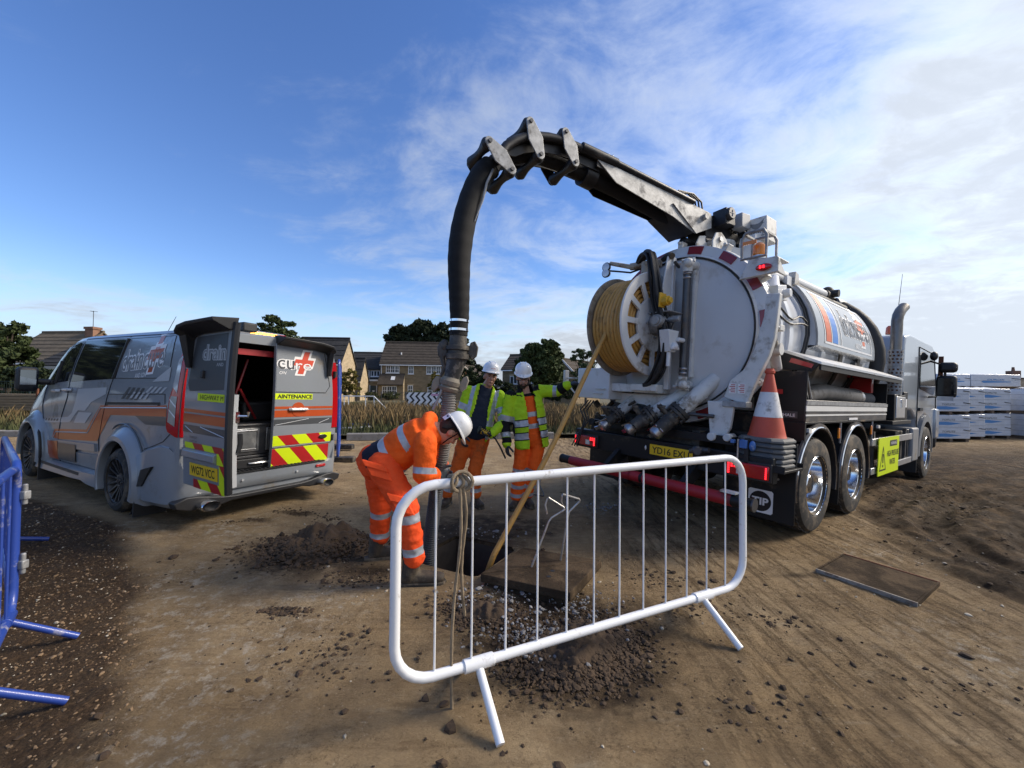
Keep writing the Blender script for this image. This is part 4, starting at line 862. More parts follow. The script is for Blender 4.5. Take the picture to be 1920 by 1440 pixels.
# sight glass
mb = MB(); mb.cyl((-.98, -.235, 1.62), (-.98, -.235, 2.76), .042, n=16); sg = mb.build('sight_glass', M['steel_dark'], door)
mb = MB(); mb.box(-.93, -.86, -.30, -.285, 1.60, 2.80); mb.box(-.93, -.86, -.285, -.275, 1.6, 2.8); mb.build('rail', M['white_grimy'], sg)
for z, dz in ((2.78, .10), (1.60, -.10)):
    mb = MB(); s = 1 if dz > 0 else -1
    for k in range(2): mb.lathe([(.048, 0), (.052, .01), (.048, .02)], o=(-.98, -.235, z-s*(.03+.05*k)), n=16)
    mb.build('band', M['steel'], sg)
    mb = MB(); mb.cyl((-.98, -.235, z), (-.98, -.235, z+dz), .05, .055); mb.cyl((-1.02, -.235, z+dz*.9), (-.8, -.235, z+dz*.9), .06); mb.ball((-1.03, -.27, z+dz*.9), .05); mb.cyl((-1.0, -.33, z+dz*1.1), (-1.0, -.14, z+dz*1.1), .016); mb.cyl((-1.05, -.2, z+dz*1.2), (-.95, -.3, z+dz*1.45), .014); mb.build('valve', M['white_grimy'], sg)
# door clamp arm on the right with warning labels
mb = MB()
arm = [(-1.10, 2.42), (-1.085, 2.2), (-1.055, 2.0), (-1.02, 1.85), (-.94, 1.66), (-.84, 1.52), (-.79, 1.36)]
R = []
for i, (y, z) in enumerate(arm):
    w_ = .06 if i < 2 else .075 if i < 5 else .12
    p = Vector((0, y, z)); q = Vector((0, arm[min(i+1, 6)][0]-arm[max(i-1, 0)][0], arm[min(i+1, 6)][1]-arm[max(i-1, 0)][1])).normalized(); nrm = Vector((0, -q.z, q.y))
    R.append([p+nrm*w_+Vector((-.93, 0, 0)), p-nrm*w_+Vector((-.93, 0, 0)), p-nrm*w_+Vector((-.86, 0, 0)), p+nrm*w_+Vector((-.86, 0, 0))])
mb.rings(R); arm_o = mb.build('clamp_arm', M['white_grimy'], truck, bevel=.01)
mb = MB(); mb.box(-1.0, -.86, -.93, -.70, 1.30, 1.36); mb.build('arm_foot', M['galv'], arm_o, bevel=.005)
for y in (-.855, -.765):
    mb = MB(); mb.box(-.936, -.931, y-.035, y+.035, 1.44, 1.54); lb = mb.build('warning_label', M['print_white'], arm_o)
    mb = MB()
    for j in range(5): mb.box(-.9385, -.9365, y-.028, y+(.028 if j % 2 else .015), 1.452+.018*j, 1.460+.018*j)
    mb.build('label_print', M['red_refl'], lb)
for (p0, p1, r_) in (((-.80, -1.06, 1.98), (-.55, -1.02, 1.72), .05), ((-.72, -1.12, 1.9), (-.72, -.98, 1.9), .06)):
    mb = MB(); mb.cyl(p0, p1, r_); mb.build('clamp_ram', M['white_grimy'], arm_o)
mb = MB(); mb.prism([(-.15, .05), (.13, .05), (.10, -.22), (.02, -.36), (-.1, -.36)], (-.98, -.68, 1.30), (0, -1, 0), (0, 0, 1), (.05, 0, 0)); mb.cyl((-1.05, -.62, .98), (-.9, -.62, .98), .045); mb.cyl((-1.05, -.78, .99), (-.9, -.78, .99), .04); mb.build('door_hook', M['white_grimy'], truck, bevel=.01)

# beacon bracket, lamps high on the right
mb = MB(); mb.prism([(0, 0), (.36, .02), (.36, .16), (.1, .2)], (-.95, -.78, 2.60), (0, -1, 0), (0, 0, 1), (.05, 0, 0)); mb.box(-.95, -.66, -1.13, -.86, 2.758, 2.775); mb.prism([(0, 0), (.2, 0), (0, .14)], (-.9, -1.13, 2.62), (1, 0, 0), (0, 0, 1), (0, .02, 0)); bk = mb.build('lamp_bracket', M['white_grimy'], truck, bevel=.01)
mb = MB(); mb.ball((-.97, -1.02, 2.68), (.02, .075, .035)); mb.build('marker_lamp', M['lamp_red'], bk)
mb = MB()
for i in range(2):
    for j in range(2): mb.box(-.998, -.988, -1.035+.03*i, -1.02+.03*i, 2.668+.016*j, 2.678+.016*j)
mb.build('lamp_leds', M['lamp_red_lit'], bk)
mb = MB()
for x in (-.95, -.72):
    P = [(x, -.80, 2.80), (x, -.80, 3.0), (x, -.83, 3.06), (x, -1.0, 3.06), (x, -1.03, 3.0), (x, -1.03, 2.80)]; mb.tube(P, .016, 8, closed=True)
mb.beam((-.95, -.82, 3.05), (-.72, -.82, 3.05), .03, .02); mb.beam((-.95, -1.0, 3.05), (-.72, -1.0, 3.05), .03, .02)
mb.build('beacon_guard', M['galv'], bk)
mb = MB(); mb.cyl((-.84, -.92, 2.78), (-.84, -.92, 2.84), .06); mb.build('beacon_base', M['aluminium'], bk)
mb = MB(); mb.lathe([(.055, 0), (.06, .02), (.055, .1), (.03, .13), (.001, .135)], o=(-.84, -.92, 2.84), n=18); mb.build('beacon', M['lamp_amber'], bk)
mb = MB(); mb.box(-.985, -.975, -.95, -.82, 2.93, 2.965); mb.build('amber_reflector', M['lamp_amber'], bk)
mb = MB(); mb.prism([(-.1, -.1), (.14, -.06), (.1, .1), (-.12, .06)], (-.55, -1.04, 2.50), (1, 0, 0), (0, 0, 1), (0, .1, 0)); mb.cyl((-.5, -1.1, 2.5), (-.5, -.93, 2.5), .045); mb.cyl((-.5, -.95, 2.52), (-.1, -.78, 2.78), .05); mb.build('door_hinge_bracket', M['white_paint'], truck, bevel=.008)
# rams and pipes along the tank top
mb = MB(); mb.cyl((.55, -.52, 3.03), (2.65, -.44, 3.12), .07, n=18); mb.build('top_ram', M['white_paint'], truck)
mb = MB(); mb.cyl((2.65, -.44, 3.12), (2.95, -.43, 3.12), .085); mb.ball((2.9, -.43, 3.2), .09); mb.cyl((2.85, -.6, 3.15), (2.85, -.2, 3.17), .06); mb.cyl((2.95, -.5, 3.05), (3.1, -.3, 3.26), .05); mb.build('ram_end', M['black_dirty'], truck)
mb = MB(); mb.cyl((-.15, -.72, 2.85), (.62, -.66, 2.92), .045); mb.beam((.35, -.70, 2.86), (.75, -.64, 2.9), .1, .12); mb.build('side_ram', M['white_paint'], truck)
mb = MB(); mb.prism([(0, 0), (.16, 0), (.12, .14), (.02, .16)], (.62, -.74, 2.86), (1, 0, 0), (0, 0, 1), (0, .08, 0)); mb.build('ram_bracket', M['white_grimy'], truck)
mb = MB(); mb.tube([(1.0, -.5, 2.98), (1.6, -.47, 2.99), (2.3, -.45, 3.0), (2.9, -.5, 2.98), (3.3, -.62, 2.90), (3.5, -.8, 2.72)], .075, 12); mb.build('top_hose', M['hose_black'], truck)
mb = MB(); mb.tube([(3.15, -.45, 3.05), (3.3, -.5, 3.03), (3.42, -.62, 2.9)], .1, 14); mb.build('outlet_elbow', M['galv'], truck)
mb = MB(); P = []
for i in range(13):
    a = rad(76 - i*118/12); P.append(cylp(3.24, a, 1.03))
mb.tube(P, .1, 14); mb.build('suction_hose_arc', M['hose_black'], truck)
mb = MB(); mb.tube([cylp(3.1, rad(80), .98), cylp(3.16, rad(78), 1.06), cylp(3.24, rad(72), 1.05)], .115, 14); mb.build('hose_elbow', M['white_grimy'], truck)
mb = MB(); mb.beam((3.4, -.3, 2.9), (3.4, -.3, 3.22), .07, .02); mb.build('top_bracket', M['white_grimy'], truck)
# electric lines round the tank
for dx, rr in ((.24, 1.0), (.30, 1.005)):
    mb = MB(); P = [cylp(dx+.12*math.sin(i*.5), rad(60-i*9.5), rr+.01) for i in range(12)]; mb.tube(P, .013, 6); mb.build('cable', M['ink'], tank)
mb = MB(); mb.tube([cylp(x, rad(12-5*x+3*math.sin(9*x)), 1.01) for x in np.linspace(-.55, .3, 9)], .011, 6); mb.tube([cylp(x, rad(8-3*x+2*math.sin(7*x)), 1.01) for x in np.linspace(-.55, .3, 9)], .011, 6); mb.build('cable', M['ink'], tank)
for x in (1.55, 2.35):
    mb = MB(); P = [cylp(x, rad(4-i*7), .995) for i in range(7)]; R = []
    for p in P: n_ = (p-Vector((x, 0, TZ))).normalized(); R.append([p+Vector((-.06, 0, 0)), p+Vector((.06, 0, 0)), p+Vector((.06, 0, 0))+n_*.02, p+Vector((-.06, 0, 0))+n_*.02])
    mb.rings(R); mb.build('tank_strap', M['black_dirty'], tank)

# --- sign panel bowed over the tank's right side
SR = 1.075; SA0, SA1 = rad(-3), rad(40); SX0, SX1 = .42, 2.85
mb = MB(); R = []
for i in range(13):
    a = SA0+(SA1-SA0)*i/12; R.append([cylp(SX0, a, SR), cylp(SX1, a, SR), cylp(SX1, a, SR-.02), cylp(SX0, a, SR-.02)])
mb.rings(R); mb.rings([[p+Vector((0, .16 if i % 2 else 0, -.05 if i % 2 else 0)) for i, p in enumerate([cylp(x, SA0, SR), cylp(x, SA0, SR), cylp(x, SA0, SR-.02)])] for x in (SX0, SX1)])
panel = mb.build('sign_panel', mat('sign_silver', (.33, .345, .355), .25, metal=.2, coat=.5, var=.05), truck, smooth=30)
for x in (SX0+.01, SX1-.03):
    mb = MB(); R = []
    for i in range(9):
        a = SA0+(SA1-SA0)*i/8; R.append([cylp(x, a, SR-.02), cylp(x+.02, a, SR-.02), cylp(x+.02, a, .96), cylp(x, a, .96)])
    mb.rings(R); mb.build('panel_rib', M['tank_white'], panel)
def smap(u, v, d): # u along the truck from the panel's middle, v up
    a = (SA0+SA1)/2 + v/SR; return cylp((SX0+SX1)/2+u, a, SR+d)
def spatch(nm, u0, u1, v0, v1, d, m, n=8):
    mb = MB(); mb.rings([[smap(u0, v0+(v1-v0)*i/n, d), smap(u1, v0+(v1-v0)*i/n, d)] for i in range(n+1)], cap=False, loop=False); mb.build(nm, M[m], panel, smooth=0)
hv = .325
spatch('stripe', -.93, -.75, -hv, hv, .003, 'print_orange'); spatch('stripe', -.70, -.50, -hv, hv, .003, 'print_blue')
for u in (-.97, -.725, -.485, -.36, 1.03): spatch('border_line', u-.012, u+.012, -hv-.015, hv+.015, .004, 'print_white')
for v in (-hv-.02, hv+.02): spatch('border_line', -.985, 1.045, v-.012, v+.012, .0045, 'print_white', 1)
logo(panel, lambda u, v, d: smap(.36+u, v*1.45+.02, d), 1.2, .003, name='company_logo', colours=('logo_ink', 'print_white', 'print_orange'))

# --- hose reel on the rear door
reel = empty('hose_reel'); reel.parent = truck; reel.location = (-1.1, 0, 2.2)
RR = .60
def flange(y, m, name):
    mb = MB(); n = 60; sp = 12
    def rp(r, a, yy): return Vector((r*math.cos(a), yy, r*math.sin(a)))
    t = .014
    mb.lathe([(.50, y-t), (RR, y-t), (RR+.01, y), (RR, y+t), (.50, y+t)], ax=(0, 1, 0), n=60, closed_prof=True)
    mb.lathe([(.05, y-t), (.315, y-t), (.315, y+t), (.05, y+t)], ax=(0, 1, 0), n=48, closed_prof=True)
    for k in range(sp):
        a = 2*PI*k/sp; w0, w1 = .06/.3/2, .062/.5/2; R = []
        for r_, w_ in ((.30, w0), (.52, w1)):
            R.append([rp(r_, a-w_, y-t*.9), rp(r_, a+w_, y-t*.9), rp(r_, a+w_, y+t*.9), rp(r_, a-w_, y+t*.9)])
        mb.rings(R)
    return mb.build(name, m, reel, smooth=30)
flange(.09, M['white_paint'], 'flange'); flange(.57, mat('flange_rusty', (.28, .25, .21), .65, metal=.2, var=.2, dirt=(.12, .08, .05), damt=.45, dscale=7), 'flange')
mb = MB(); mb.cyl((0, .08, 0), (0, .58, 0), .27, n=32); mb.build('drum', M['white_grimy'], reel)
for lay, (r_, n_) in enumerate(((.32, 8), (.375, 8), (.43, 8), (.485, 8), (.535, 8))):
    mb = MB(); P = []
    tot = n_*28; y0, y1 = .125, .535
    for i in range(tot+1):
        t = i/28; a = 2*PI*t; yy = y0+(y1-y0)*i/tot; P.append(Vector((r_*math.cos(a), yy, r_*math.sin(a)))+Vector((0, .008*math.sin(3*a+lay), 0)))
    mb.tube(P, .0262, 8); mb.build('hose_coil', M['hose_yellow'], reel)
mb = MB(); mb.cyl((0, .075, 0), (0, -.06, 0), .13, n=20); mb.cyl((0, -.06, 0), (0, -.14, 0), .075, n=16); hub = mb.build('hub', M['galv'], reel, bevel=.008)
mb = MB()
for k in range(8):
    a = 2*PI*k/8; p = Vector((.16*math.cos(a), .075, .16*math.sin(a))); mb.cyl(p, p+Vector((0, -.03, 0)), .014, n=6)
mb.build('hub_bolts', M['steel'], hub)
mb = MB(); mb.cyl((-.02, -.10, .0), (-.24, -.10, .0), .07, n=16); mb.cyl((-.24, -.10, 0), (-.26, -.10, 0), .05); mb.box(-.16, .1, -.22, -.02, .10, .115); mb.cyl((-.1, -.14, .02), (-.1, -.3, .02), .03); mb.build('reel_motor', M['galv'], reel, bevel=.006)
mb = MB(); mb.prism([(-.10, -.10), (.1, -.10), (.05, -.34), (-.05, -.34)], (-.1, -.12, 0), (1, 0, 0), (0, 0, 1), (0, -.12, 0)); mb.cyl((-.12, -.2, -.22), (-.12, -.2, -.5), .022); mb.cyl((-.05, -.26, -.2), (.06, -.26, -.2), .025); mb.ball((-.1, -.25, -.28), .045); mb.cyl((-.16, -.26, -.3), (-.04, -.26, -.3), .02); mb.build('swivel_valve', M['white_paint'], reel, bevel=.006)
mb = MB(); mb.cyl((-.16, -.12, .22), (-.16, -.20, .22), .055, n=9); mb.cyl((-.16, -.19, .22), (-.16, -.23, .22), .035, n=9); mb.box(-.22, -.10, -.13, -.11, .15, .31); mb.build('yellow_knob', mat('knob_yellow', (.62, .36, .02), .5, var=.2), reel, bevel=.005)
mb = MB(); mb.prism([(-.12, .1), (.12, .1), (.10, .75), (.02, .78)], (0, -.05, 0), (1, 0, 0), (0, 0, 1), (0, .02, 0)); mb.prism([(.10, -.75), (.16, -.75), (.16, .78), (.10, .78)], (0, -.07, 0), (1, 0, 0), (0, 0, 1), (0, .06, 0)); mb.build('reel_support', M['white_paint'], truck if False else reel, bevel=.006)
mb = MB(); mb.box(.0, .3, .0, .8, -.80, -.70); mb.box(-.05, .0, -.02, .34, -.78, -.70); mb.build('reel_carriage', M['white_grimy'], reel, bevel=.008)
# hydraulic hose bundle looping over the reel's side
rb = random.Random(5)
for k in range(9):
    o = Vector((rb.uniform(-.05, .05), rb.uniform(-.05, .05), 0)); s_ = rb.uniform(-.03, .03)
    P = [Vector((.10, .42, .80)), Vector((.02, .28, .86+s_)), Vector((-.08, .12, .82)), Vector((-.14, .02, .60)), Vector((-.13, -.03+s_, .25)), Vector((-.12, -.12+s_, -.05)), Vector((-.10, -.13, -.30)), Vector((-.08, -.05+s_, -.55)), Vector((-.02, .10, -.70)), Vector((.06, .36, -.74))]
    P = [p+o*(1 if 0 < i < 9 else .4) for i, p in enumerate(P)]; Q = []
    for i in range(len(P)-1):
        a = P[max(i-1, 0)]; b = P[i]; c = P[i+1]; d = P[min(i+2, len(P)-1)]
        for j in range(5):
            t = j/5; Q.append(.5*((2*b)+(c-a)*t+(2*a-5*b+4*c-d)*t*t+(3*b-a-3*c+d)*t**3))
    mb = MB(); mb.tube(Q+[P[-1]], rb.uniform(.012, .02), 6); mb.build('hydraulic_hose', M['hose_black'], reel)
mb = MB(); mb.tube([(-.13, -.06, .1), (-.16, -.17, 0), (-.15, -.26, -.03), (-.14, -.22, -.1), (-.13, -.1, -.2)], .012, 6); mb.build('hydraulic_hose', M['hose_black'], reel)
# swinging lamp arm above the reel
mb = MB(); mb.cyl((-.92, .15, 2.98), (-1.02, .52, 2.98), .05, .045); mb.cyl((-1.02, .52, 2.98), (-1.08, .80, 3.07), .03, .026); mb.cyl((-1.0, .3, 3.0), (-1.0, .3, 2.86), .06); la = mb.build('lamp_arm', mat('arm_rusty', (.42, .37, .30), .6, dirt=(.14, .07, .035), damt=.5, dscale=9), truck, bevel=.004)
mb = MB(); mb.tube([(-.95, .3, 2.96), (-1.04, .5, 2.9), (-1.06, .7, 2.95), (-1.09, .84, 2.98)], .012, 6); mb.build('cable', M['ink'], la)
for dy, z in ((.83, 3.02), (.83, 2.94)):
    mb = MB(); mb.lathe([(.001, .05), (.045, .045), (.062, 0), (.055, -.012), (.001, -.012)], o=(-1.12, dy, z), ax=(1, .2, 0), n=14); l_ = mb.build('work_lamp', M['black_plastic'], la); 
    mb = MB(); mb.lathe([(.05, -.0135), (.001, -.016)], o=(-1.12, dy, z), ax=(1, .2, 0), n=14); mb.build('lens', M['lamp_clear'], l_)
mb = MB(); mb.tube([(-.95, .1, 3.0), (-1.0, .0, 3.02), (-1.05, -.08, 2.98)], .035, 8); mb.cyl((-.86, -.05, 2.9), (-1.1, -.15, 2.88), .018); mb.build('hose_clip', M['black_dirty'], truck)

# --- suction and outlet pipes with valves and cam caps
def stub(p0, p1, r, name='outlet_pipe'):
    p0, p1 = Vector(p0), Vector(p1); d = (p1-p0).normalized(); a, b, _ = frame(d)
    mb = MB(); mb.cyl(p0, p0+(p1-p0)*.62, r, n=20); pipe = mb.build(name, M['white_grimy'], truck)
    q = p0+(p1-p0)*.62
    mb = MB(); mb.cyl(q-d*.02, q+d*.02, r*1.45, n=20); mb.cyl(q+d*.03, q+d*.06, r*1.45, n=20)
    for k in range(8):
        t = 2*PI*k/8; c = q+(a*math.cos(t)+b*math.sin(t))*r*1.25; mb.cyl(c-d*.04, c+d*.09, .012, n=6)
    mb.build('flange', M['cast_iron'], pipe)
    mb = MB(); mb.cyl(q+d*.06, p1-d*.02, r*1.0, r*.9, n=18); mb.ball(q+d*.12, r*1.08); mb.cyl(q+d*.12, q+d*.12+b*.2, .03); mb.beam(q+d*.12+b*.2-a*.02, q+d*.12+b*.2+a*.26, .035, .02); mb.build('valve', M['cast_iron'], pipe)
    mb = MB(); mb.cyl(p1-d*.02, p1+d*.055, r*.88, n=20); mb.cyl(p1+d*.055, p1+d*.07, r*.78, r*.6, n=20); cp = mb.build('cam_cap', M['steel'], pipe, bevel=.006)
    mb = MB(); mb.beam(p1+d*.07+a*r*1.1-d*.1, p1+d*.085-a*r*1.3+d*.02, .045, .014, up=d); mb.beam(p1+d*.075+a*r*.9+b*.07-d*.1, p1+d*.075-a*r*.8+b*.07, .02, .012, up=d); mb.build('cap_handle', M['chrome'], cp)
stub((-.78, -.52, 1.60), (-1.20, -.10, .98), .085); stub((-.80, -.20, 1.44), (-1.22, .24, .98), .08); stub((-.80, .48, 1.34), (-1.24, .62, .98), .072)
mb = MB(); mb.cyl((-1.0, -.62, 1.19), (-1.06, .02, 1.20), .02); mb.build('lever', M['steel_dark'], truck)
mb = MB(); mb.prism([(-.5, 0), (.75, .0), (.75, -.12), (.2, -.2)], (-.9, .0, 1.38), (0, 1, 0), (0, 0, 1), (.04, 0, 0)); mb.build('pipe_shelf', M['white_paint'], truck)
mb = MB()
rb = random.Random(8)
for k in range(26):
    y = rb.uniform(.2, 1.05); z = rb.uniform(.95, 1.22); x = rb.uniform(-1.0, -.75); mb.cyl((x, y, z), (x+rb.uniform(-.1, .1), y+rb.uniform(-.15, .15), z+rb.uniform(-.1, .1)), rb.uniform(.015, .05), n=8)
mb.build('pipework', M['black_dirty'], truck)
mb = MB(); mb.box(-1.02, -.82, -.85, 1.1, .92, 1.0); mb.box(-.85, -.6, -.95, 1.15, .9, 1.05); mb.build('rear_deck', M['black_paint'], truck)
# white equipment box on the left
mb = MB(); mb.box(-1.15, -.72, .66, 1.22, 1.29, 1.69); wb = mb.build('equipment_box', M['white_paint'], truck, bevel=.012)
for y, z in ((.80, 1.42), (.84, 1.36)):
    mb = MB(); mb.tube([(-1.15, y-.08, z), (-1.18, y-.08, z), (-1.18, y+.06, z), (-1.15, y+.06, z)], .008, 6); mb.build('box_handle', M['white_grimy'], wb)
mb = MB(); mb.box(-1.153, -1.135, 1.222, 1.232, 1.60, 1.63); mb.box(-1.153, -1.135, 1.222, 1.232, 1.45, 1.48); mb.build('box_latch', M['ink'], wb)
mb = MB(); mb.box(-1.2, -1.12, 1.42, 1.455, 1.42, 1.66); mb.tube([(-1.16, 1.22, 1.55), (-1.16, 1.42, 1.55)], .012, 6); mb.tube([(-1.16, 1.22, 1.32), (-1.16, 1.44, 1.5)], .012, 6); mb.build('control_handle', M['white_grimy'], truck, bevel=.005)
for k in range(3):
    mb = MB(); P = [(-1.1, .95+.05*k, 1.26), (-1.12, 1.05+.06*k, 1.12), (-1.12, 1.0+.04*k, 1.0), (-1.15, 1.08, .86+.02*k), (-1.16, 1.16+.05*k, .62)]; mb.tube(P, .009, 6); mb.build('hanging_cable', M['ink'], truck)

# --- rear beam, lamps, plate, under-run bar
mb = MB(); mb.box(-1.11, -1.0, -1.24, 1.24, .62, .86); beam = mb.build('rear_beam', M['black_paint'], truck, bevel=.01)
def lamp(y0, y1, nm):
    mb = MB(); mb.box(-1.13, -1.108, min(y0, y1)-.015, max(y0, y1)+.015, .635, .805); ho = mb.build('lamp_housing', M['black_plastic'], beam, bevel=.006)
    mb = MB(); mb.box(-1.155, -1.128, min(y0, y1), max(y0, y1), .655, .785); le = mb.build(nm, M['lamp_red'], beam, bevel=.01)
    s = 1 if y1 > y0 else -1; L_ = abs(y1-y0)
    mb = MB()
    for k in range(6): mb.box(-1.158, -1.150, y0+s*.022-.006, y0+s*.022+.006, .668+.018*k, .680+.018*k)
    for i in range(3):
        for k in range(5):
            if i == 2 or k > 2: mb.box(-1.158, -1.150, y1-s*(.085-.03*i)-.009, y1-s*(.085-.03*i)+.009, .668+.021*k, .684+.021*k)
    mb.build('lamp_leds', M['lamp_red_lit'], le)['kind'] = 'stuff'
    mb = MB(); mb.box(-1.159, -1.150, min(y1-s*.17, y1-s*.10), max(y1-s*.17, y1-s*.10), .675, .735); mb.build('reverse_lamp', M['lamp_clear'], le)
lamp(-1.22, -.84, 'tail_lamp'); lamp(1.22, .84, 'tail_lamp')
mb = MB(); mb.box(-1.125, -1.112, -.475, .045, .695, .812); pl = mb.build('number_plate', M['plate_yellow'], beam, bevel=.004)
text_obj('YD16 EXU', 'plate_lettering', M['ink'], pl, (-1.1275, -.215, .753), (0, -1, 0), (0, 0, 1), w=.45, h=.075, bold=.01)
mb = MB(); mb.ball((-1.12, .10, .76), (.015, .012, .03)); mb.build('plate_lamp', M['lamp_clear'], beam)
mb = MB(); mb.cyl((-1.30, -.62, .84), (-1.15, -.60, .84), .035); mb.ball((-1.24, -.58, .84), .05); mb.cyl((-1.22, -.7, .86), (-1.22, -.5, .82), .025); mb.build('drain_valve', M['steel_dark'], beam)
mb = MB(); mb.cyl((-1.38, -1.2, .465), (-1.38, 1.2, .465), .055, n=18); ub = mb.build('underrun_bar', M['black_paint'], truck)
for y0, y1 in ((-1.02, -.08), (.08, .1), (-.04, 1.04)):
    mb = MB(); mb.cyl((-1.38, y0, .463), (-1.38, y1, .463), .0575, n=18); mb.build('red_tape', M['red_pad'], ub)
for y in (-.5, .5): mb = MB(); mb.prism([(-1.38, .44), (-1.34, .52), (-.9, .84), (-.8, .8), (-.95, .6), (-1.3, .42)], (0, y-.03, 0), (1, 0, 0), (0, 0, 1), (0, .06, 0)); mb.build('bar_bracket', M['black_paint'], ub)
for y in (-1.2, 1.2): mb = MB(); mb.cyl((-1.38, y, .465), (-1.38, y+(.012 if y > 0 else -.012), .465), .06, n=18); mb.build('end_cap', M['steel_dark'], ub)
mb = MB(); mb.box(-1.42, -1.35, -1.06, -.92, .525, .545); mb.build('bar_label', M['white_grimy'], ub)
# mud flaps and tread plate with the round badge
for s in (-1, 1):
    mb = MB(); mb.box(-.74, -.725, min(s*.62, s*1.30), max(s*.62, s*1.30), .20, .98); fl = mb.build('mud_flap', M['black_paint'], truck, bevel=.004)
    mb = MB(); mb.box(.655, .668, min(s*.75, s*1.27), max(s*.75, s*1.27), .22, .70); mb.build('mud_flap', M['black_paint'], truck)
    if s < 0:
        mb = MB(); mb.prism([(-.1, -.115), (.1, -.115), (.115, -.1), (.115, .1), (.1, .115), (-.1, .115), (-.115, .1), (-.115, -.1)], (-.744, -1.0, .37), (0, -1, 0), (0, 0, 1), (.003, 0, 0)); bd = mb.build('round_badge', M['print_white'], fl, smooth=0)
        mb = MB(); mb.cyl((-.7455, -1.0, .37), (-.744, -1.0, .37), .1, n=32); mb.build('badge_disc', M['ink'], bd)
        text_obj('TIP', 'badge_lettering', M['print_white'], bd, (-.7475, -1.0, .37), (0, -1, 0), (0, 0, 1), w=.155, h=.075, bold=.035)
        mb = MB(); mb.cyl((-.75, -1.15, .62), (-.72, -1.15, .62), .012); mb.cyl((-.75, -.9, .62), (-.72, -.9, .62), .012); mb.build('bolt', M['steel'], fl)
# tray carrying the cones
mb = MB(); mb.box(-1.10, -.66, -1.33, -.84, .735, .76); tray = mb.build('cone_tray', M['black_paint'], truck, bevel=.005)
mb = MB(); mb.box(-1.105, -1.095, -1.33, -.84, .735, .80); mb.box(-.67, -.66, -1.33, -.84, .735, .80); mb.build('tray_lip', M['black_paint'], tray)
mb = MB(); mb.cyl((-1.12, -.93, .80), (-1.12, -.93, 1.0), .011); mb.build('rod', M['steel'], tray)
mb = MB(); mb.box(-1.15, -1.10, -1.02, -.95, .92, 1.0); mb.ball((-1.12, -1.06, .95), (.03, .03, .05)); mb.box(-1.14, -1.10, -.90, -.86, .955, .99); mb.build('clamp', mat('clamp_blue', (.05, .14, .38), .5, var=.3, dirt=(.4, .4, .4), damt=.3, dscale=20), tray, bevel=.006)
mb = MB(); mb.box(-1.13, -1.10, -1.03, -.99, .76, 1.02); mb.build('clamp_post', M['ink'], tray)

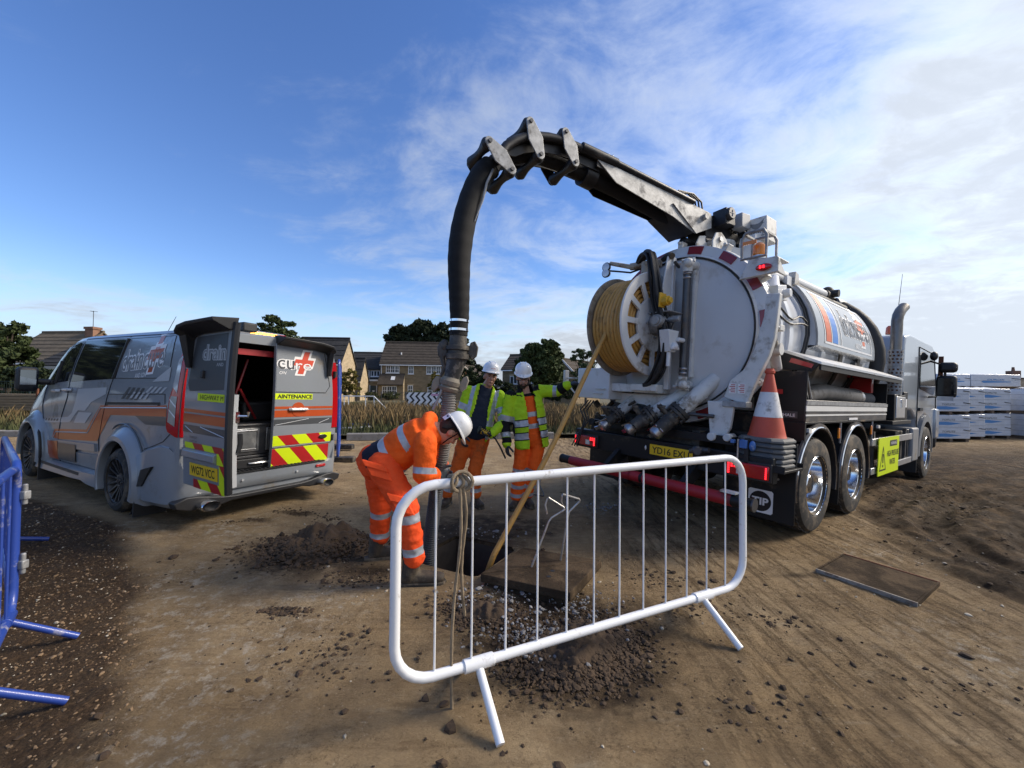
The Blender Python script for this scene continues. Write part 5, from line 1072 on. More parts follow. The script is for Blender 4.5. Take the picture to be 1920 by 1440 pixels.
# --- right-hand body: lockers, panel, fenders
def body_side(s):
    Y0, Y1 = (-1.25, -.76) if s < 0 else (.76, 1.25)
    yo = s*1.25
    mb = MB(); mb.box(-.41, 2.79, Y0, Y1, 1.16, 1.185); mb.box(-.41, 2.79, s*.78-.01, s*.78+.01, 1.185, 1.95); mb.box(-.41, -.39, Y0, Y1, 1.185, 1.70); mb.box(2.77, 2.79, Y0, Y1, 1.185, 1.70)
    lk = mb.build('locker', M['black_paint'], truck, bevel=.004)
    mb = MB(); mb.box(-.41, 2.79, min(yo, yo-s*.02), max(yo, yo-s*.02), 1.185, 1.41); pn = mb.build('locker_front', M['steel_dark'], lk, bevel=.006)
    if s < 0:
        for z0, z1 in ((1.295, 1.352), (1.245, 1.262)):
            mb = MB(); mb.box(-.415, 2.785, -1.256, -1.25, z0, z1); mb.build('reflective_strip', M['white_refl'], pn)
        mb = MB(); mb.box(-.415, 2.79, -1.262, -1.25, 1.36, 1.40); mb.build('lip', M['galv'], pn)
        mb = MB(); mb.box(1.0, 1.35, -1.2555, -1.25, 1.19, 1.215); mb.build('label', M['print_white'], pn)
        # lid propped open, hoses lying inside
        mb = MB(); P = [(-.80, 1.96), (-.80, 1.99), (-1.02, 1.93), (-1.34, 1.80), (-1.34, 1.775), (-1.02, 1.90)]
        mb.prism(P, (-.34, 0, 0), (0, 1, 0), (0, 0, 1), (3.6, 0, 0)); lid = mb.build('locker_lid', M['aluminium'], lk, smooth=0)
        mb = MB(); mb.prism([(-.80, 1.955), (-1.02, 1.895), (-1.33, 1.775), (-1.26, 1.70), (-.80, 1.74)], (-.34, 0, 0), (0, 1, 0), (0, 0, 1), (.02, 0, 0)); mb.box(-.3, 3.2, -1.33, -1.31, 1.72, 1.772); mb.build('lid_end', M['black_paint'], lid)
        mb = MB(); mb.prism([(-1.06, 1.80), (-1.26, 1.735), (-1.28, 1.775), (-1.08, 1.845)], (-.345, 0, 0), (0, 1, 0), (0, 0, 1), (-.006, 0, 0)); mb.build('red_reflector', M['red_refl'], lid)
        mb = MB(); mb.prism([(-.84, 1.46), (-1.04, 1.46), (-1.04, 1.51), (-.84, 1.51)], (-.42, 0, 0), (0, 1, 0), (0, 0, 1), (-.006, 0, 0)); mb.build('red_reflector', M['red_refl'], lk)
        mb = MB(); mb.cyl((-.32, -1.2, 1.74), (-.2, -1.22, 1.42), .014); mb.build('lid_strut', M['steel'], lid)
        mb = MB(); mb.tube([(-.15, -1.08, 1.42), (.2, -1.05, 1.47), (.6, -1.06, 1.51), (1.2, -1.05, 1.5), (1.9, -1.08, 1.47)], .105, 14); mb.build('stowed_hose', M['hose_ribbed'], lk)
        mb = MB()
        for k in range(14): mb.lathe([(.085, 0), (.1, .015), (.085, .03)], o=(2.0+.045*k, -1.06, 1.46), ax=(1, 0, 0), n=16)
        mb.build('stowed_hose', M['hose_ribbed'], lk)
        mb = MB(); mb.cyl((-.2, -1.03, 1.52), (-.05, -1.03, 1.5), .12, n=18); mb.lathe([(.1, 0), (.125, 0), (.125, .1), (.1, .1)], o=(1.88, -1.06, 1.47), ax=(1, 0, 0), n=18); mb.build('hose_coupling', M['steel'], lk)
        mb = MB(); mb.box(2.3, 3.1, -1.15, -.85, 1.76, 1.83); mb.box(2.4, 2.5, -1.15, -.9, 1.55, 1.76); mb.build('red_bracket', M['red_refl'], lk, bevel=.006)
        mb = MB(); mb.box(2.2, 2.55, -1.0, -.92, 1.86, 1.98); mb.build('label_box', M['steel_dark'], lk)
        # badge facing back
        mb = MB(); mb.box(-.418, -.411, -1.18, -.98, 1.215, 1.285); bd = mb.build('maker_badge', M['steel_dark'], lk)
        text_obj('WHALE', 'badge_lettering', M['print_white'], bd, (-.4205, -1.08, 1.245), (0, -1, 0), (0, 0, 1), w=.16, h=.032, bold=.02)
    mb = MB(); mb.box(-.43, -.40, min(s*.76, s*1.255), max(s*.76, s*1.255), .98, 1.17); mb.box(-.42, 2.1, min(s*.78, s*.80), max(s*.78, s*.80), .9, 1.16); mb.build('apron', M['black_paint'], lk)
    for cx in (0, 1.35):
        prof = [(.585, -.25), (.60, -.25), (.60, .25), (.585, .25)]; a, b, d = frame((0, 1, 0))
        mb = MB(); R = []
        for k in range(25):
            t = rad(-12+ (204)*k/24); c_, s_ = math.cos(t), math.sin(t)
            R.append([Vector((cx-c_*r_, s*1.01+h_, .52+s_*r_)) for r_, h_ in ((.585, -.25), (.605, -.25), (.605, .25), (.585, .25))])
        mb.rings(R); fd = mb.build('wheel_guard', M['black_plastic'], truck, smooth=30)
        mb = MB(); mb.tube([Vector((cx-math.cos(rad(-12+204*k/30))*.60, s*1.258, .52+math.sin(rad(-12+204*k/30))*.60)) for k in range(31)], .012, 6); mb.build('guard_trim', M['chrome'], fd)
        mb = MB(); R = []
        for k in range(25):
            t = rad(-12+204*k/24); R.append([Vector((cx-math.cos(t)*r_, s*1.252+h_, .52+math.sin(t)*r_)) for r_, h_ in ((.605, 0), (.645, 0), (.645, .02), (.605, .02))])
        mb.rings(R); mb.build('guard_edge', M['steel_dark'], fd)
    if s < 0:
        for x in (.62, 1.98):
            mb = MB(); mb.box(x, x+.045, -1.262, -1.245, .98, 1.10); mb.build('side_marker', M['lamp_amber'], lk, bevel=.005)
            mb = MB(); mb.cyl((x+.12, -1.24, 1.16), (x+.12, -1.24, .92), .012); mb.build('bracket', M['galv'], lk)
        mb = MB(); mb.box(-.36, -.28, -1.27, -1.245, 1.08, 1.12); mb.box(2.3, 2.38, -1.27, -1.245, 1.06, 1.1); mb.build('lock', M['white_grimy'], lk)
body_side(-1); body_side(1)
# side guard rails with the yellow notice
for s in (-1, 1):
    y = s*1.245; sgd = None
    for z0, z1 in ((.81, .91), (.41, .50)):
        mb = MB(); mb.box(2.14, 4.7, min(y, y-s*.03), max(y, y-s*.03), z0, z1); o_ = mb.build('side_rail', M['aluminium'], truck, bevel=.004); sgd = sgd or o_
    for x in (2.35, 4.35): mb = MB(); mb.box(x, x+.06, min(y-s*.03, y-s*.07), max(y-s*.03, y-s*.07), .42, 1.0); mb.build('rail_post', M['steel_dark'], truck)
mb = MB(); mb.box(2.36, 3.56, -1.272, -1.262, .375, .915); nt_ = mb.build('pressure_notice', M['yellow_refl'], truck)
text_obj('HIGH PRESSURE', 'notice_lettering', M['ink'], nt_, (3.18, -1.2745, .67), (1, 0, 0), (0, 0, 1), w=.70, h=.085, bold=.01)
text_obj('WATER', 'notice_lettering', M['ink'], nt_, (3.16, -1.2745, .54), (1, 0, 0), (0, 0, 1), w=.34, h=.085, bold=.01)
mb = MB(); mb.box(2.98, 3.42, -1.274, -1.272, .775, .862); lb = mb.build('notice_label', M['ink'], nt_)
text_obj('WARNING', 'notice_lettering', M['print_white'], lb, (3.2, -1.2755, .82), (1, 0, 0), (0, 0, 1), w=.36, h=.05)
mb = MB()
tri = [Vector((2.42, -1.2745, .44)), Vector((2.78, -1.2745, .44)), Vector((2.60, -1.2745, .80))]; ce = (tri[0]+tri[1]+tri[2])/3; inn = [ce+(p-ce)*.82 for p in tri]
mb.add(tri+inn, [(0, 1, 4, 3), (1, 2, 5, 4), (2, 0, 3, 5)]); mb.prism([(-.02, 0), (.02, 0), (.026, .13), (-.026, .13)], (2.6, -1.2743, .55), (1, 0, 0), (0, 0, 1), (0, -.0005, 0)); mb.prism([(-.02, 0), (.02, 0), (.02, .035), (-.02, .035)], (2.6, -1.2743, .49), (1, 0, 0), (0, 0, 1), (0, -.0005, 0))
mb.build('warning_triangle', M['ink'], nt_, smooth=0)
mb = MB(); mb.cyl((2.2, -.95, .68), (4.0, -.95, .68), .2, n=20); mb.cyl((2.4, -.75, .95), (3.6, -.75, .95), .1); mb.box(4.0, 4.5, -1.15, -.55, .45, .95); mb.build('air_tanks', M['black_dirty'], truck, bevel=.01)
mb = MB(); mb.box(4.72, 5.22, -1.25, -.85, .40, 1.0); mb.build('step_box', mat('step_grey', (.20, .205, .215), .5, var=.1, dirt=MUD, damt=.3), truck, bevel=.03)
mb = MB(); mb.box(3.10, 4.38, -1.27, -.75, 1.09, 1.15); sh = mb.build('shelf', M['black_paint'], truck, bevel=.006)
mb = MB(); mb.box(3.32, 4.06, -1.24, -.8, 1.155, 1.56); tb = mb.build('tool_box', M['black_paint'], truck, bevel=.01)
mb = MB(); mb.box(3.40, 4.0, -1.252, -1.238, 1.19, 1.53); d_ = mb.build('tool_box_door', M['aluminium'], tb, bevel=.012)
mb = MB(); mb.cyl((3.7, -1.262, 1.46), (3.7, -1.25, 1.46), .03); mb.box(3.685, 3.715, -1.268, -1.25, 1.36, 1.46); mb.build('latch', M['chrome'], d_)
mb = MB(); mb.box(4.08, 4.36, -1.22, -.8, 1.155, 1.62); fb = mb.build('filler_box', M['black_paint'], truck, bevel=.015)
mb = MB(); mb.cyl((4.2, -1.0, 1.62), (4.2, -1.0, 1.68), .07); mb.build('filler_cap', M['black_plastic'], fb)
mb = MB(); mb.box(4.17, 4.27, -1.226, -1.22, 1.36, 1.50); mb.build('label', M['print_white'], fb)
mb = MB(); mb.box(2.82, 3.9, -.7, .9, 1.05, 2.0); mb.build('pump_housing', M['black_dirty'], truck, bevel=.02)

# --- exhaust stack with perforated guard
EX, EY = 3.62, -1.17
mb = MB(); mb.cyl((EX, EY, 1.5), (EX, EY, 2.3), .07, n=18); ex = mb.build('exhaust', M['rust'], truck)
mb = MB(); mb.tube([(EX, EY, 2.28), (EX, EY, 2.75), (EX+.02, EY-.005, 2.84), (EX+.09, EY-.02, 2.93), (EX+.19, EY-.04, 3.0)], .075, 18, cap=False); mb.build('tail_pipe', mat('stack_steel', (.22, .205, .19), .4, metal=.7, var=.25, dirt=(.1, .08, .06), damt=.3), ex)
mb = MB(); mb.cyl((EX+.185, EY-.039, 2.997), (EX+.19, EY-.04, 3.0), .068, n=18); mb.build('pipe_mouth', M['ink'], ex)
def perforated():
    mb = MB(); r = .095; nc, nr = 22, 26; z0, z1 = 1.56, 2.28
    for j in range(nr):
        for i in range(nc):
            if (j % 2 == 0 and i % 2 == 0) and 0 < j < nr-1 and j not in (8, 9, 16, 17): continue
            a0 = 2*PI*i/nc+.14*(j % 4 > 1); a1 = 2*PI*(i+1)/nc+.14*(j % 4 > 1); za, zb = z0+(z1-z0)*j/nr, z0+(z1-z0)*(j+1)/nr
            mb.add([(EX+r*math.cos(a), EY+r*math.sin(a), z) for a, z in ((a0, za), (a1, za), (a1, zb), (a0, zb))], [(0, 1, 2, 3)])
    mb.build('perforated_guard', M['galv'], ex, smooth=0)
perforated()

# --- cab
cabp = [(4.05, 1.30), (4.05, 2.42), (4.15, 2.58), (4.5, 2.64), (6.5, 2.64), (6.78, 2.55), (7.22, 1.75), (7.34, 1.5), (7.36, .72), (6.75, .66), (6.62, .95), (6.35, 1.16), (5.98, 1.22), (5.6, 1.16), (5.34, .95), (5.25, .75), (5.22, 1.15), (4.8, 1.30)]
mb = MB(); mb.prism(cabp, (0, -1.2, 0), (1, 0, 0), (0, 0, 1), (0, 2.4, 0)); cab = mb.build('cab', M['cab_silver'], truck, bevel=.07, seg=4)
for s in (-1, 1):
    y = s*1.203
    mb = MB(); mb.prism([(5.35, 1.72), (6.75, 1.62), (6.95, 1.78), (6.62, 2.36), (5.5, 2.42), (5.35, 2.34)], (0, y, 0), (1, 0, 0), (0, 0, 1), (0, s*.006, 0)); wn = mb.build('side_window', M['glass_dark'], cab)
    mb = MB(); Q = [(5.25, 1.0), (5.22, 2.48), (6.7, 2.46), (7.05, 1.75), (7.1, 1.2)]; mb.tube([(a, y+s*.002, b) for a, b in Q], .008, 5); mb.build('door_gap', M['ink'], cab)
    mb = MB(); mb.prism([(5.35, 1.3), (5.6, 1.3), (5.6, 1.36), (5.35, 1.36)], (0, y, 0), (1, 0, 0), (0, 0, 1), (0, s*.03, 0)); mb.build('door_handle', M['black_plastic'], cab)
    mb = MB(); R = []
    for k in range(21):
        t = rad(-5+190*k/20); R.append([Vector((5.98-math.cos(t)*r_, s*1.21+h_, .52+math.sin(t)*r_)) for r_, h_ in ((.58, .04*s), (.70, .03*s), (.72, -.35*s), (.58, -.35*s))])
    mb.rings(R); mb.build('wheel_arch', mat('arch_grey', (.14, .15, .165), .5, var=.1, dirt=MUD, damt=.25), cab, smooth=40)
    mb = MB(); mb.tube([(6.3, s*1.2, 2.3), (6.2, s*1.42, 2.2), (6.15, s*1.46, 1.6), (6.3, s*1.2, 1.58)], .02, 8); ma = mb.build('mirror_arm', M['black_plastic'], cab)
    mb = MB(); mb.box(6.08, 6.22, s*1.46-.14, s*1.46+.14, 1.58, 2.0); mr = mb.build('mirror', M['black_plastic'], ma, bevel=.05)
    mb = MB(); mb.box(6.068, 6.078, s*1.46-.11, s*1.46+.11, 1.63, 1.95); mb.build('mirror_glass', M['glass_dark'], mr)
    mb = MB(); mb.box(6.068, 6.078, s*1.46-.11, s*1.46+.11, 1.52, 1.60); mb.build('lower_glass', M['lamp_clear'], mr)
    mb = MB(); mb.box(6.08, 6.24, s*1.47-.13, s*1.47+.13, 2.06, 2.26); mb.build('wide_mirror', M['black_plastic'], ma, bevel=.06)
    mb = MB(); mb.ball((6.1, s*1.28, 2.38), (.07, .06, .09)); mb.build('kerb_mirror', M['black_plastic'], ma)
    mb = MB(); mb.box(6.95, 7.35, min(s*1.12, s*1.24), max(s*1.12, s*1.24), .72, 1.35); mb.build('corner_panel', M['cab_silver'], cab, bevel=.04)
    mb = MB(); mb.box(4.6, 5.35, min(s*1.16, s*1.20), max(s*1.16, s*1.20), .42, .98); mb.build('cab_step', M['black_plastic'], cab, bevel=.02)
mb = MB(); mb.prism([(6.82, 2.5), (7.2, 1.78), (7.24, 1.78), (6.86, 2.5)], (0, -1.05, 0), (1, 0, 0), (0, 0, 1), (0, 2.1, 0)); mb.build('windscreen', M['glass_dark'], cab)
mb = MB(); mb.box(7.3, 7.42, -1.2, 1.2, .5, .95); mb.build('bumper', M['black_plastic'], cab, bevel=.05)
mb = MB(); mb.box(5.30, 5.34, -1.22, -.85, .15, .62); mb.build('front_mud_flap', M['black_plastic'], cab, bevel=.01)
mb = MB(); mb.box(4.3, 5.2, -.5, .5, 2.645, 2.70); lbx = mb.build('roof_rack', M['galv'], cab)
mb = MB(); mb.lathe([(.06, 0), (.062, .02), (.055, .12), (.03, .15), (.001, .155)], o=(4.35, -.95, 2.63), n=18); mb.build('roof_beacon', mat('beacon_red', (.55, .10, .04), .25, coat=.5), cab)
mb = MB(); mb.tube([(4.6, -1.0, 2.64), (4.62, -1.0, 3.2), (4.68, -1.02, 3.75)], [.006, .005, .003], 5); mb.build('aerial', M['ink'], cab)
mb = MB()
for z in (1.9, 2.05, 2.2): mb.cyl((6.15, -1.36, z), (6.35, -1.36, z), .014)
mb.box(6.2, 6.22, -1.40, -1.33, 1.6, 2.38); mb.build('guard_frame', M['rust'], cab)
# ------------------------------------------------------------------ boom on the tank (its own plane: s along the arm, z up, t across)
BB = Vector((2.35, 5.12, 0)); BE = Vector((-.881, -.472, 0)).normalized(); BN = Vector((-.472, .881, 0)).normalized(); UP = Vector((0, 0, 1))
def bp(s, z, t=0.): return BB + BE*s + BN*t + UP*z
def plate(mb, poly, t, th=.012): mb.prism(poly, BB+BN*(t-th/2), BE, UP, BN*th)
boom = empty('suction_boom'); boom.parent = truck; boom.matrix_parent_inverse = TM.inverted()
near = [(1.80, 3.86), (1.53, 3.845), (.40, 3.73), (.06, 3.69), (.06, 3.50), (.33, 3.392), (.70, 3.512), (1.553, 3.688)]
far = [(1.80, 3.88), (.40, 3.73), (-.06, 3.68), (-.06, 3.55), (.345, 3.409), (.727, 3.60), (1.56, 3.695)]
mb = MB(); plate(mb, near, -.18); mb.build('side_plate', M['galv'], boom, smooth=0)
mb = MB(); plate(mb, [(.72, 3.655), (.39, 3.71), (.06, 3.67), (.06, 3.50), (.33, 3.385)], -.195, .014); mb.cyl(bp(.2, 3.6, -.18), bp(.2, 3.6, -.25), .035); mb.build('gusset', M['galv'], boom, smooth=0)
mb = MB(); plate(mb, far, .18); mb.build('side_plate', M['boom_steel'], boom, smooth=0)  # far plate kept dark: the channel's inner shade put into its colour
mb = MB(); plate(mb, [(1.8, 3.80), (1.8, 3.855), (1.53, 3.835), (.0, 3.665), (.0, 3.61)], 0, .348); mb.build('top_plate', M['boom_steel'], boom, smooth=0)
mb = MB(); plate(mb, [(.36, 3.39), (.72, 3.58), (.72, 3.60), (.34, 3.42)], 0, .35); mb.build('end_spade', M['boom_steel'], boom, smooth=0)
arc = [(2.93, 3.54), (2.885, 3.63), (2.83, 3.71), (2.74, 3.785), (2.64, 3.845), (2.52, 3.89), (2.387, 3.92), (2.28, 3.932), (2.16, 3.934), (1.973, 3.922), (1.75, 3.902)]
for t in (-.165, .165):
    mb = MB(); mb.tube([bp(s, z, t) for s, z in arc], .043, 12); mb.build('guide_rail', M['boom_steel'], boom)
for t in (-.13, .13):
    mb = MB(); mb.rings([[bp(s, z-.01, t-.008), bp(s, z-.01, t+.008), bp(s-.035 if s > 2.8 else s-.01, z-(.06 if s > 2.8 else .13), t+.008), bp(s-.035 if s > 2.8 else s-.01, z-(.06 if s > 2.8 else .13), t-.008)] for s, z in arc]); mb.build('arc_web', M['boom_steel'], boom)
mb = MB(); mb.cyl(bp(2.0, 3.935, -.18), bp(1.55, 3.895, -.18), .046, n=16); mb.cyl(bp(1.55, 3.895, -.18), bp(.36, 3.755, -.18), .034, n=14); mb.build('extension_ram', M['boom_steel'], boom)
mb = MB()
for k in range(8): s = 1.6+.055*k; mb.cyl(bp(s, 3.94+.0, -.18), bp(s, 3.96, -.18), .01, n=6)
mb.build('bolts', M['steel'], boom)
def bracket(s0, z0, s1, z1, wide=.082):
    a = Vector((s0, z0)); b = Vector((s1, z1)); d = (b-a).normalized(); q = Vector((-d.y, d.x))
    P = []
    for c, sg in ((a, -1), (b, 1)):
        for k in range(7):
            an = -PI/2+PI*k/6; v = d*math.cos(an)*sg*.044+q*math.sin(an)*.044*sg; P.append(tuple(c+v))
    mid = [(tuple((a+b)/2+q*wide)), tuple((a+b)/2-q*wide)]
    P = P[:7]+[mid[0] if (Vector(mid[0])-Vector(P[6])).length < (Vector(mid[1])-Vector(P[6])).length else mid[1]]+P[7:]
    other = mid[1] if P[7] == mid[0] else mid[0]; P = P+[other]
    br = None
    for t in (-.21, .21):
        mb = MB(); plate(mb, P, t, .014); o_ = mb.build('roller_bracket', M['galv'] if t < 0 else M['boom_steel'], boom, smooth=0, bevel=.004); br = br or o_
    for c in (a, b):
        mb = MB(); mb.lathe([(.001, -.20), (.045, -.2), (.06, -.17), (.04, -.06), (.036, 0), (.04, .06), (.06, .17), (.045, .2), (.001, .2)], o=bp(c.x, c.y), ax=BN, n=18); mb.build('roller', M['black_plastic'], br)
        mb = MB(); mb.cyl(bp(c.x, c.y, -.235), bp(c.x, c.y, .235), .018, n=8); mb.build('roller_pin', M['steel_dark'], br)
bracket(3.02, 3.67, 2.80, 3.48); bracket(2.61, 3.975, 2.50, 3.70); bracket(2.215, 4.0, 2.10, 3.74)
mb = MB(); mb.tube([bp(s, z) for s, z in [(2.93, 3.53), (2.86, 3.63), (2.74, 3.72), (2.55, 3.80), (2.35, 3.825), (2.1, 3.82), (1.8, 3.78), (1.4, 3.73), (.8, 3.62), (.3, 3.55)]], .078, 16); mb.build('inner_hose', M['sleeve'], boom)
mb = MB(); mb.cyl(bp(1.86, 3.79), bp(1.72, 3.77), .12, n=18); mb.build('hose_collar', M['boom_steel'], boom)
# slewing base
mb = MB(); mb.cyl(bp(-.35, 3.18), bp(-.35, 3.30), .30, n=28); mb.cyl(bp(-.35, 3.30), bp(-.35, 3.44), .20, n=24); mb.cyl(bp(-.35, 3.02), bp(-.35, 3.18), .25, n=24); tt = mb.build('turntable', M['white_grimy'], boom, bevel=.008)
mb = MB(); plate(mb, [(.06, 3.40), (.1, 3.66), (-.1, 3.72), (-.55, 3.60), (-.62, 3.44)], 0, .26); mb.cyl(bp(.1, 3.37, -.1), bp(-.75, 3.42, -.1), .06); mb.cyl(bp(.33, 3.36), bp(.0, 3.30), .055); mb.build('boom_root', M['boom_steel'], boom, bevel=.01)
for t, s in ((-.16, .02), (.0, .1)):
    mb = MB(); P = [(s-.14, 3.14), (s+.16, 3.14), (s+.16, 3.30), (s+.10, 3.40), (s+.0, 3.42), (s-.10, 3.34)]; plate(mb, P, t-.14, .02); mb.build('pivot_lug', M['white_grimy'], boom, bevel=.006)
mb = MB(); mb.cyl(bp(.05, 3.33, -.33), bp(.05, 3.33, .05), .03); mb.build('pivot_pin', M['steel'], boom)
mb = MB(); P = [(-.62, 3.10), (-.40, 3.12), (-.46, 3.46), (-.6, 3.50)]; plate(mb, P, -.32, .2); mb.build('lug_housing', M['white_paint'], boom, bevel=.01)
mb = MB(); mb.box(-.09, .09, -.09, .09, -.10, .10, Matrix.LocRotScale(bp(-.18, 3.66, -.2), Euler((0, 0, math.atan2(BE.y, BE.x))), None)); mb.cyl(bp(-.15, 3.68, -.28), bp(-.15, 3.68, -.33), .075, n=20); gb = mb.build('gauge_box', M['black_plastic'], boom, bevel=.008)
mb = MB(); mb.cyl(bp(-.15, 3.68, -.331), bp(-.15, 3.68, -.334), .062, n=20); mb.build('gauge_face', M['steel_dark'], gb); mb = MB(); mb.beam(bp(-.15, 3.64, -.336), bp(-.155, 3.72, -.336), .008, .003); mb.beam(bp(-.19, 3.68, -.336), bp(-.11, 3.68, -.336), .006, .003); mb.build('gauge_needle', M['print_white'], gb)
Rz = Euler((0, 0, math.atan2(BE.y, BE.x)))
mb = MB(); mb.box(-.085, .085, -.07, .07, -.09, .09, Matrix.LocRotScale(bp(-.46, 3.66, -.24), Rz, None)); mb.build('junction_box', mat('box_grey', (.33, .34, .35), .5, var=.1), boom, bevel=.008)
mb = MB(); mb.box(-.15, .15, -.115, .115, -.15, .15, Matrix.LocRotScale(TM @ Vector((.3, -.46, 3.50)), Euler((0, 0, TRUCK_ROT[2])), None)); wbx = mb.build('maker_box', M['white_grimy'], boom, bevel=.01)
_c = TM @ Vector((.3, -.46, 3.50)); _f = Vector((-math.cos(TRUCK_ROT[2]), -math.sin(TRUCK_ROT[2]), 0)); _rt = Vector((math.sin(TRUCK_ROT[2]), -math.cos(TRUCK_ROT[2]), 0))
def wtext(body, dz, w, h):
    V_, F_ = text_mb(body, w, h, .03); mb = MB(); mb.add([_c+_f*.1525+_rt*a+UP*(b+dz) for a, b in V_], F_); mb.build('maker_lettering', M['print_grey'], wbx, smooth=0)
wtext('WHALE', -.06, .18, .07)
mb = MB(); P = [(.075*math.cos(t), .035*math.sin(t)+.02*math.cos(2*t)) for t in np.linspace(0, 2*PI, 15)[:-1]]; mb.add([_c+_f*.1525+_rt*a+UP*(b+.055) for a, b in P], [tuple(range(14))]); mb.add([_c+_f*.1525+_rt*(.06+.03*a)+UP*(.07+.04*b) for a, b in ((-1, 0), (1, 1.2), (.4, .2), (1, -.3))], [(0, 1, 2, 3)]); mb.build('maker_emblem', M['print_grey'], wbx, smooth=0)
mb = MB(); mb.cyl(_c-UP*.14-_f*.05, _c-UP*.42-_f*.05, .04); mb.build('box_post', M['black_dirty'], boom)
rb = random.Random(4)
for k in range(16):
    P = [bp(-.2-rb.uniform(0, .2), 3.64+rb.uniform(-.06, .08), rb.uniform(-.22, .1)) + Vector((0, 0, 0))]
    for j in range(5): P.append(bp(-.45-.11*j+rb.uniform(-.04, .04), 3.60+rb.uniform(-.06, .16), rb.uniform(-.2, .12)))
    mb = MB(); mb.tube(P, rb.uniform(.010, .02), 6); mb.build('boom_hose', M['hose_black'], boom)
for k in range(3):
    mb = MB(); mb.tube([bp(.62-.02*k, 3.76, -.14), bp(.55, 3.83+.02*k, -.13), bp(.38-.05*k, 3.88+.01*k, -.12), bp(.24-.06*k, 3.84, -.11), bp(.2-.06*k, 3.72, -.1)], .011, 6); mb.build('boom_hose', M['ink'], boom)
mb = MB(); mb.cyl(bp(-.7, 3.32), bp(-.7, 3.44, .0), .18, n=24); mb.cyl(bp(-.62, 3.36, -.2), bp(-.95, 3.34, -.2), .07); mb.build('slew_ring', M['galv'], boom)
mb = MB(); mb.box(-.35, .35, -.16, .16, 2.99, 3.2, TM @ Matrix.Translation((0, 0, 0))); mb.build('boom_pad', M['white_grimy'], boom, bevel=.01)

# ------------------------------------------------------------------ suction hose hanging from the boom into the manhole
hose = tag(empty('suction_hose', bp(3.2, 0)), 'black sleeved suction hose hanging from the boom, ribbed where it enters the manhole', 'hose')
_hi = Matrix.Translation(-bp(3.2, 0)).inverted()
def hb(mb, name, m, parent=None, **k):
    mb.xf(Matrix.Translation(-bp(3.2, 0))); return mb.build(name, m, parent or hose, **k)
def smooth_path(P, n=6):
    P = [Vector(p) for p in P]; Q = []
    for i in range(len(P)-1):
        a = P[max(i-1, 0)]; b = P[i]; c = P[i+1]; d = P[min(i+2, len(P)-1)]
        for j in range(n):
            t = j/n; Q.append(.5*((2*b)+(c-a)*t+(2*a-5*b+4*c-d)*t*t+(3*b-a-3*c+d)*t**3))
    return Q+[P[-1]]
top = [bp(2.915, 3.57), bp(3.0, 3.47), bp(3.09, 3.27), bp(3.17, 2.98), bp(3.205, 2.70), bp(3.205, 2.45), bp(3.20, 2.25), at(862, 605, 3.61)]
Q = smooth_path(top, 14); n = len(Q); rr = [(.105 if i < n*.5 else .105-.025*(i/n-.5)/.5)+.0012*math.sin(i*.9) for i in range(n)]
hb(MB().tube(Q, rr, 20), 'sleeve', M['sleeve'])
mb = MB(); mb.tube([bp(2.93, 3.50, -.10), bp(3.0, 3.35, -.115), bp(3.03, 3.2, -.1), bp(3.1, 3.0, -.09)], [.012, .012, .01, .004], 6); hb(mb, 'sleeve_strap', M['galv'])
def seg(px0, px1, Y0, Y1=None): return at(*px0, Y0), at(*px1, Y1 or Y0)
Yh = 3.61
p0, p1 = seg((861, 598), (858, 668), Yh)
d = (p1-p0).normalized(); L_ = (p1-p0).length
for f in (.06, .30): mb = MB(); mb.lathe([(.078, -.01), (.088, -.01), (.088, .01), (.078, .01)], o=p0+d*L_*f, ax=d, n=20, closed_prof=True); hb(mb, 'hose_band', M['chrome'])
mb = MB(); mb.cyl(p0, p0+d*L_*.45, .081, n=20); hb(mb, 'hose_tail', M['sleeve'])
mb = MB(); mb.lathe([(.072, .38*L_), (.076, .55*L_), (.078, .72*L_), (.105, .74*L_), (.105, .84*L_), (.09, .86*L_), (.09, .93*L_), (.108, .95*L_), (.105, 1.08*L_), (.06, 1.1*L_)], o=p0, ax=d, n=24); cpl = hb(mb, 'coupling', M['cast_iron'])
a_, b_, _ = frame(d, (0, 1, 0))
for sgn in (-1, 1):
    rt = Vector((1, 0, 0)); c = p0+d*L_*.85+rt*.13*sgn
    mb = MB(); mb.prism([(-.045, -.02), (.0, -.085), (.04, -.05), (.05, .03), (.02, .085), (-.02, .07)], c-Vector((0, .02, 0)), rt*sgn, -d, Vector((0, .035, 0))); hb(mb, 'coupling_lug', M['cast_iron'], cpl, bevel=.008)
q0, q1 = seg((858, 668), (846, 712), Yh); dd = (q1-q0).normalized(); ll = (q1-q0).length
mb = MB(); mb.cyl(q0, q1, .092, .068, n=20); hb(mb, 'reducer', mat('reducer_iron', (.05, .05, .052), .55, metal=.5, var=.3, dirt=(.22, .2, .18), damt=.42, dscale=12))
mb = MB(); P = [at(833, 650, Yh), at(829, 670, Yh), at(833, 690, Yh), at(826, 706, Yh)]; mb.tube(P, [.02, .024, .018, .012], 8); mb.ball(at(833, 648, Yh), (.04, .03, .055)); hb(mb, 'clamp_lever', M['cast_iron'], cpl)
q2 = q1+dd*.05
mb = MB(); mb.lathe([(.07, -.02), (.085, 0), (.095, .015), (.09, .05), (.08, .06), (.095, .075), (.085, .1), (.06, .11)], o=q1, ax=dd, n=22); c2 = hb(mb, 'lower_coupling', mat('coupling_sandy', (.17, .15, .12), .75, var=.25, dirt=(.28, .24, .18), damt=.4, dscale=9))
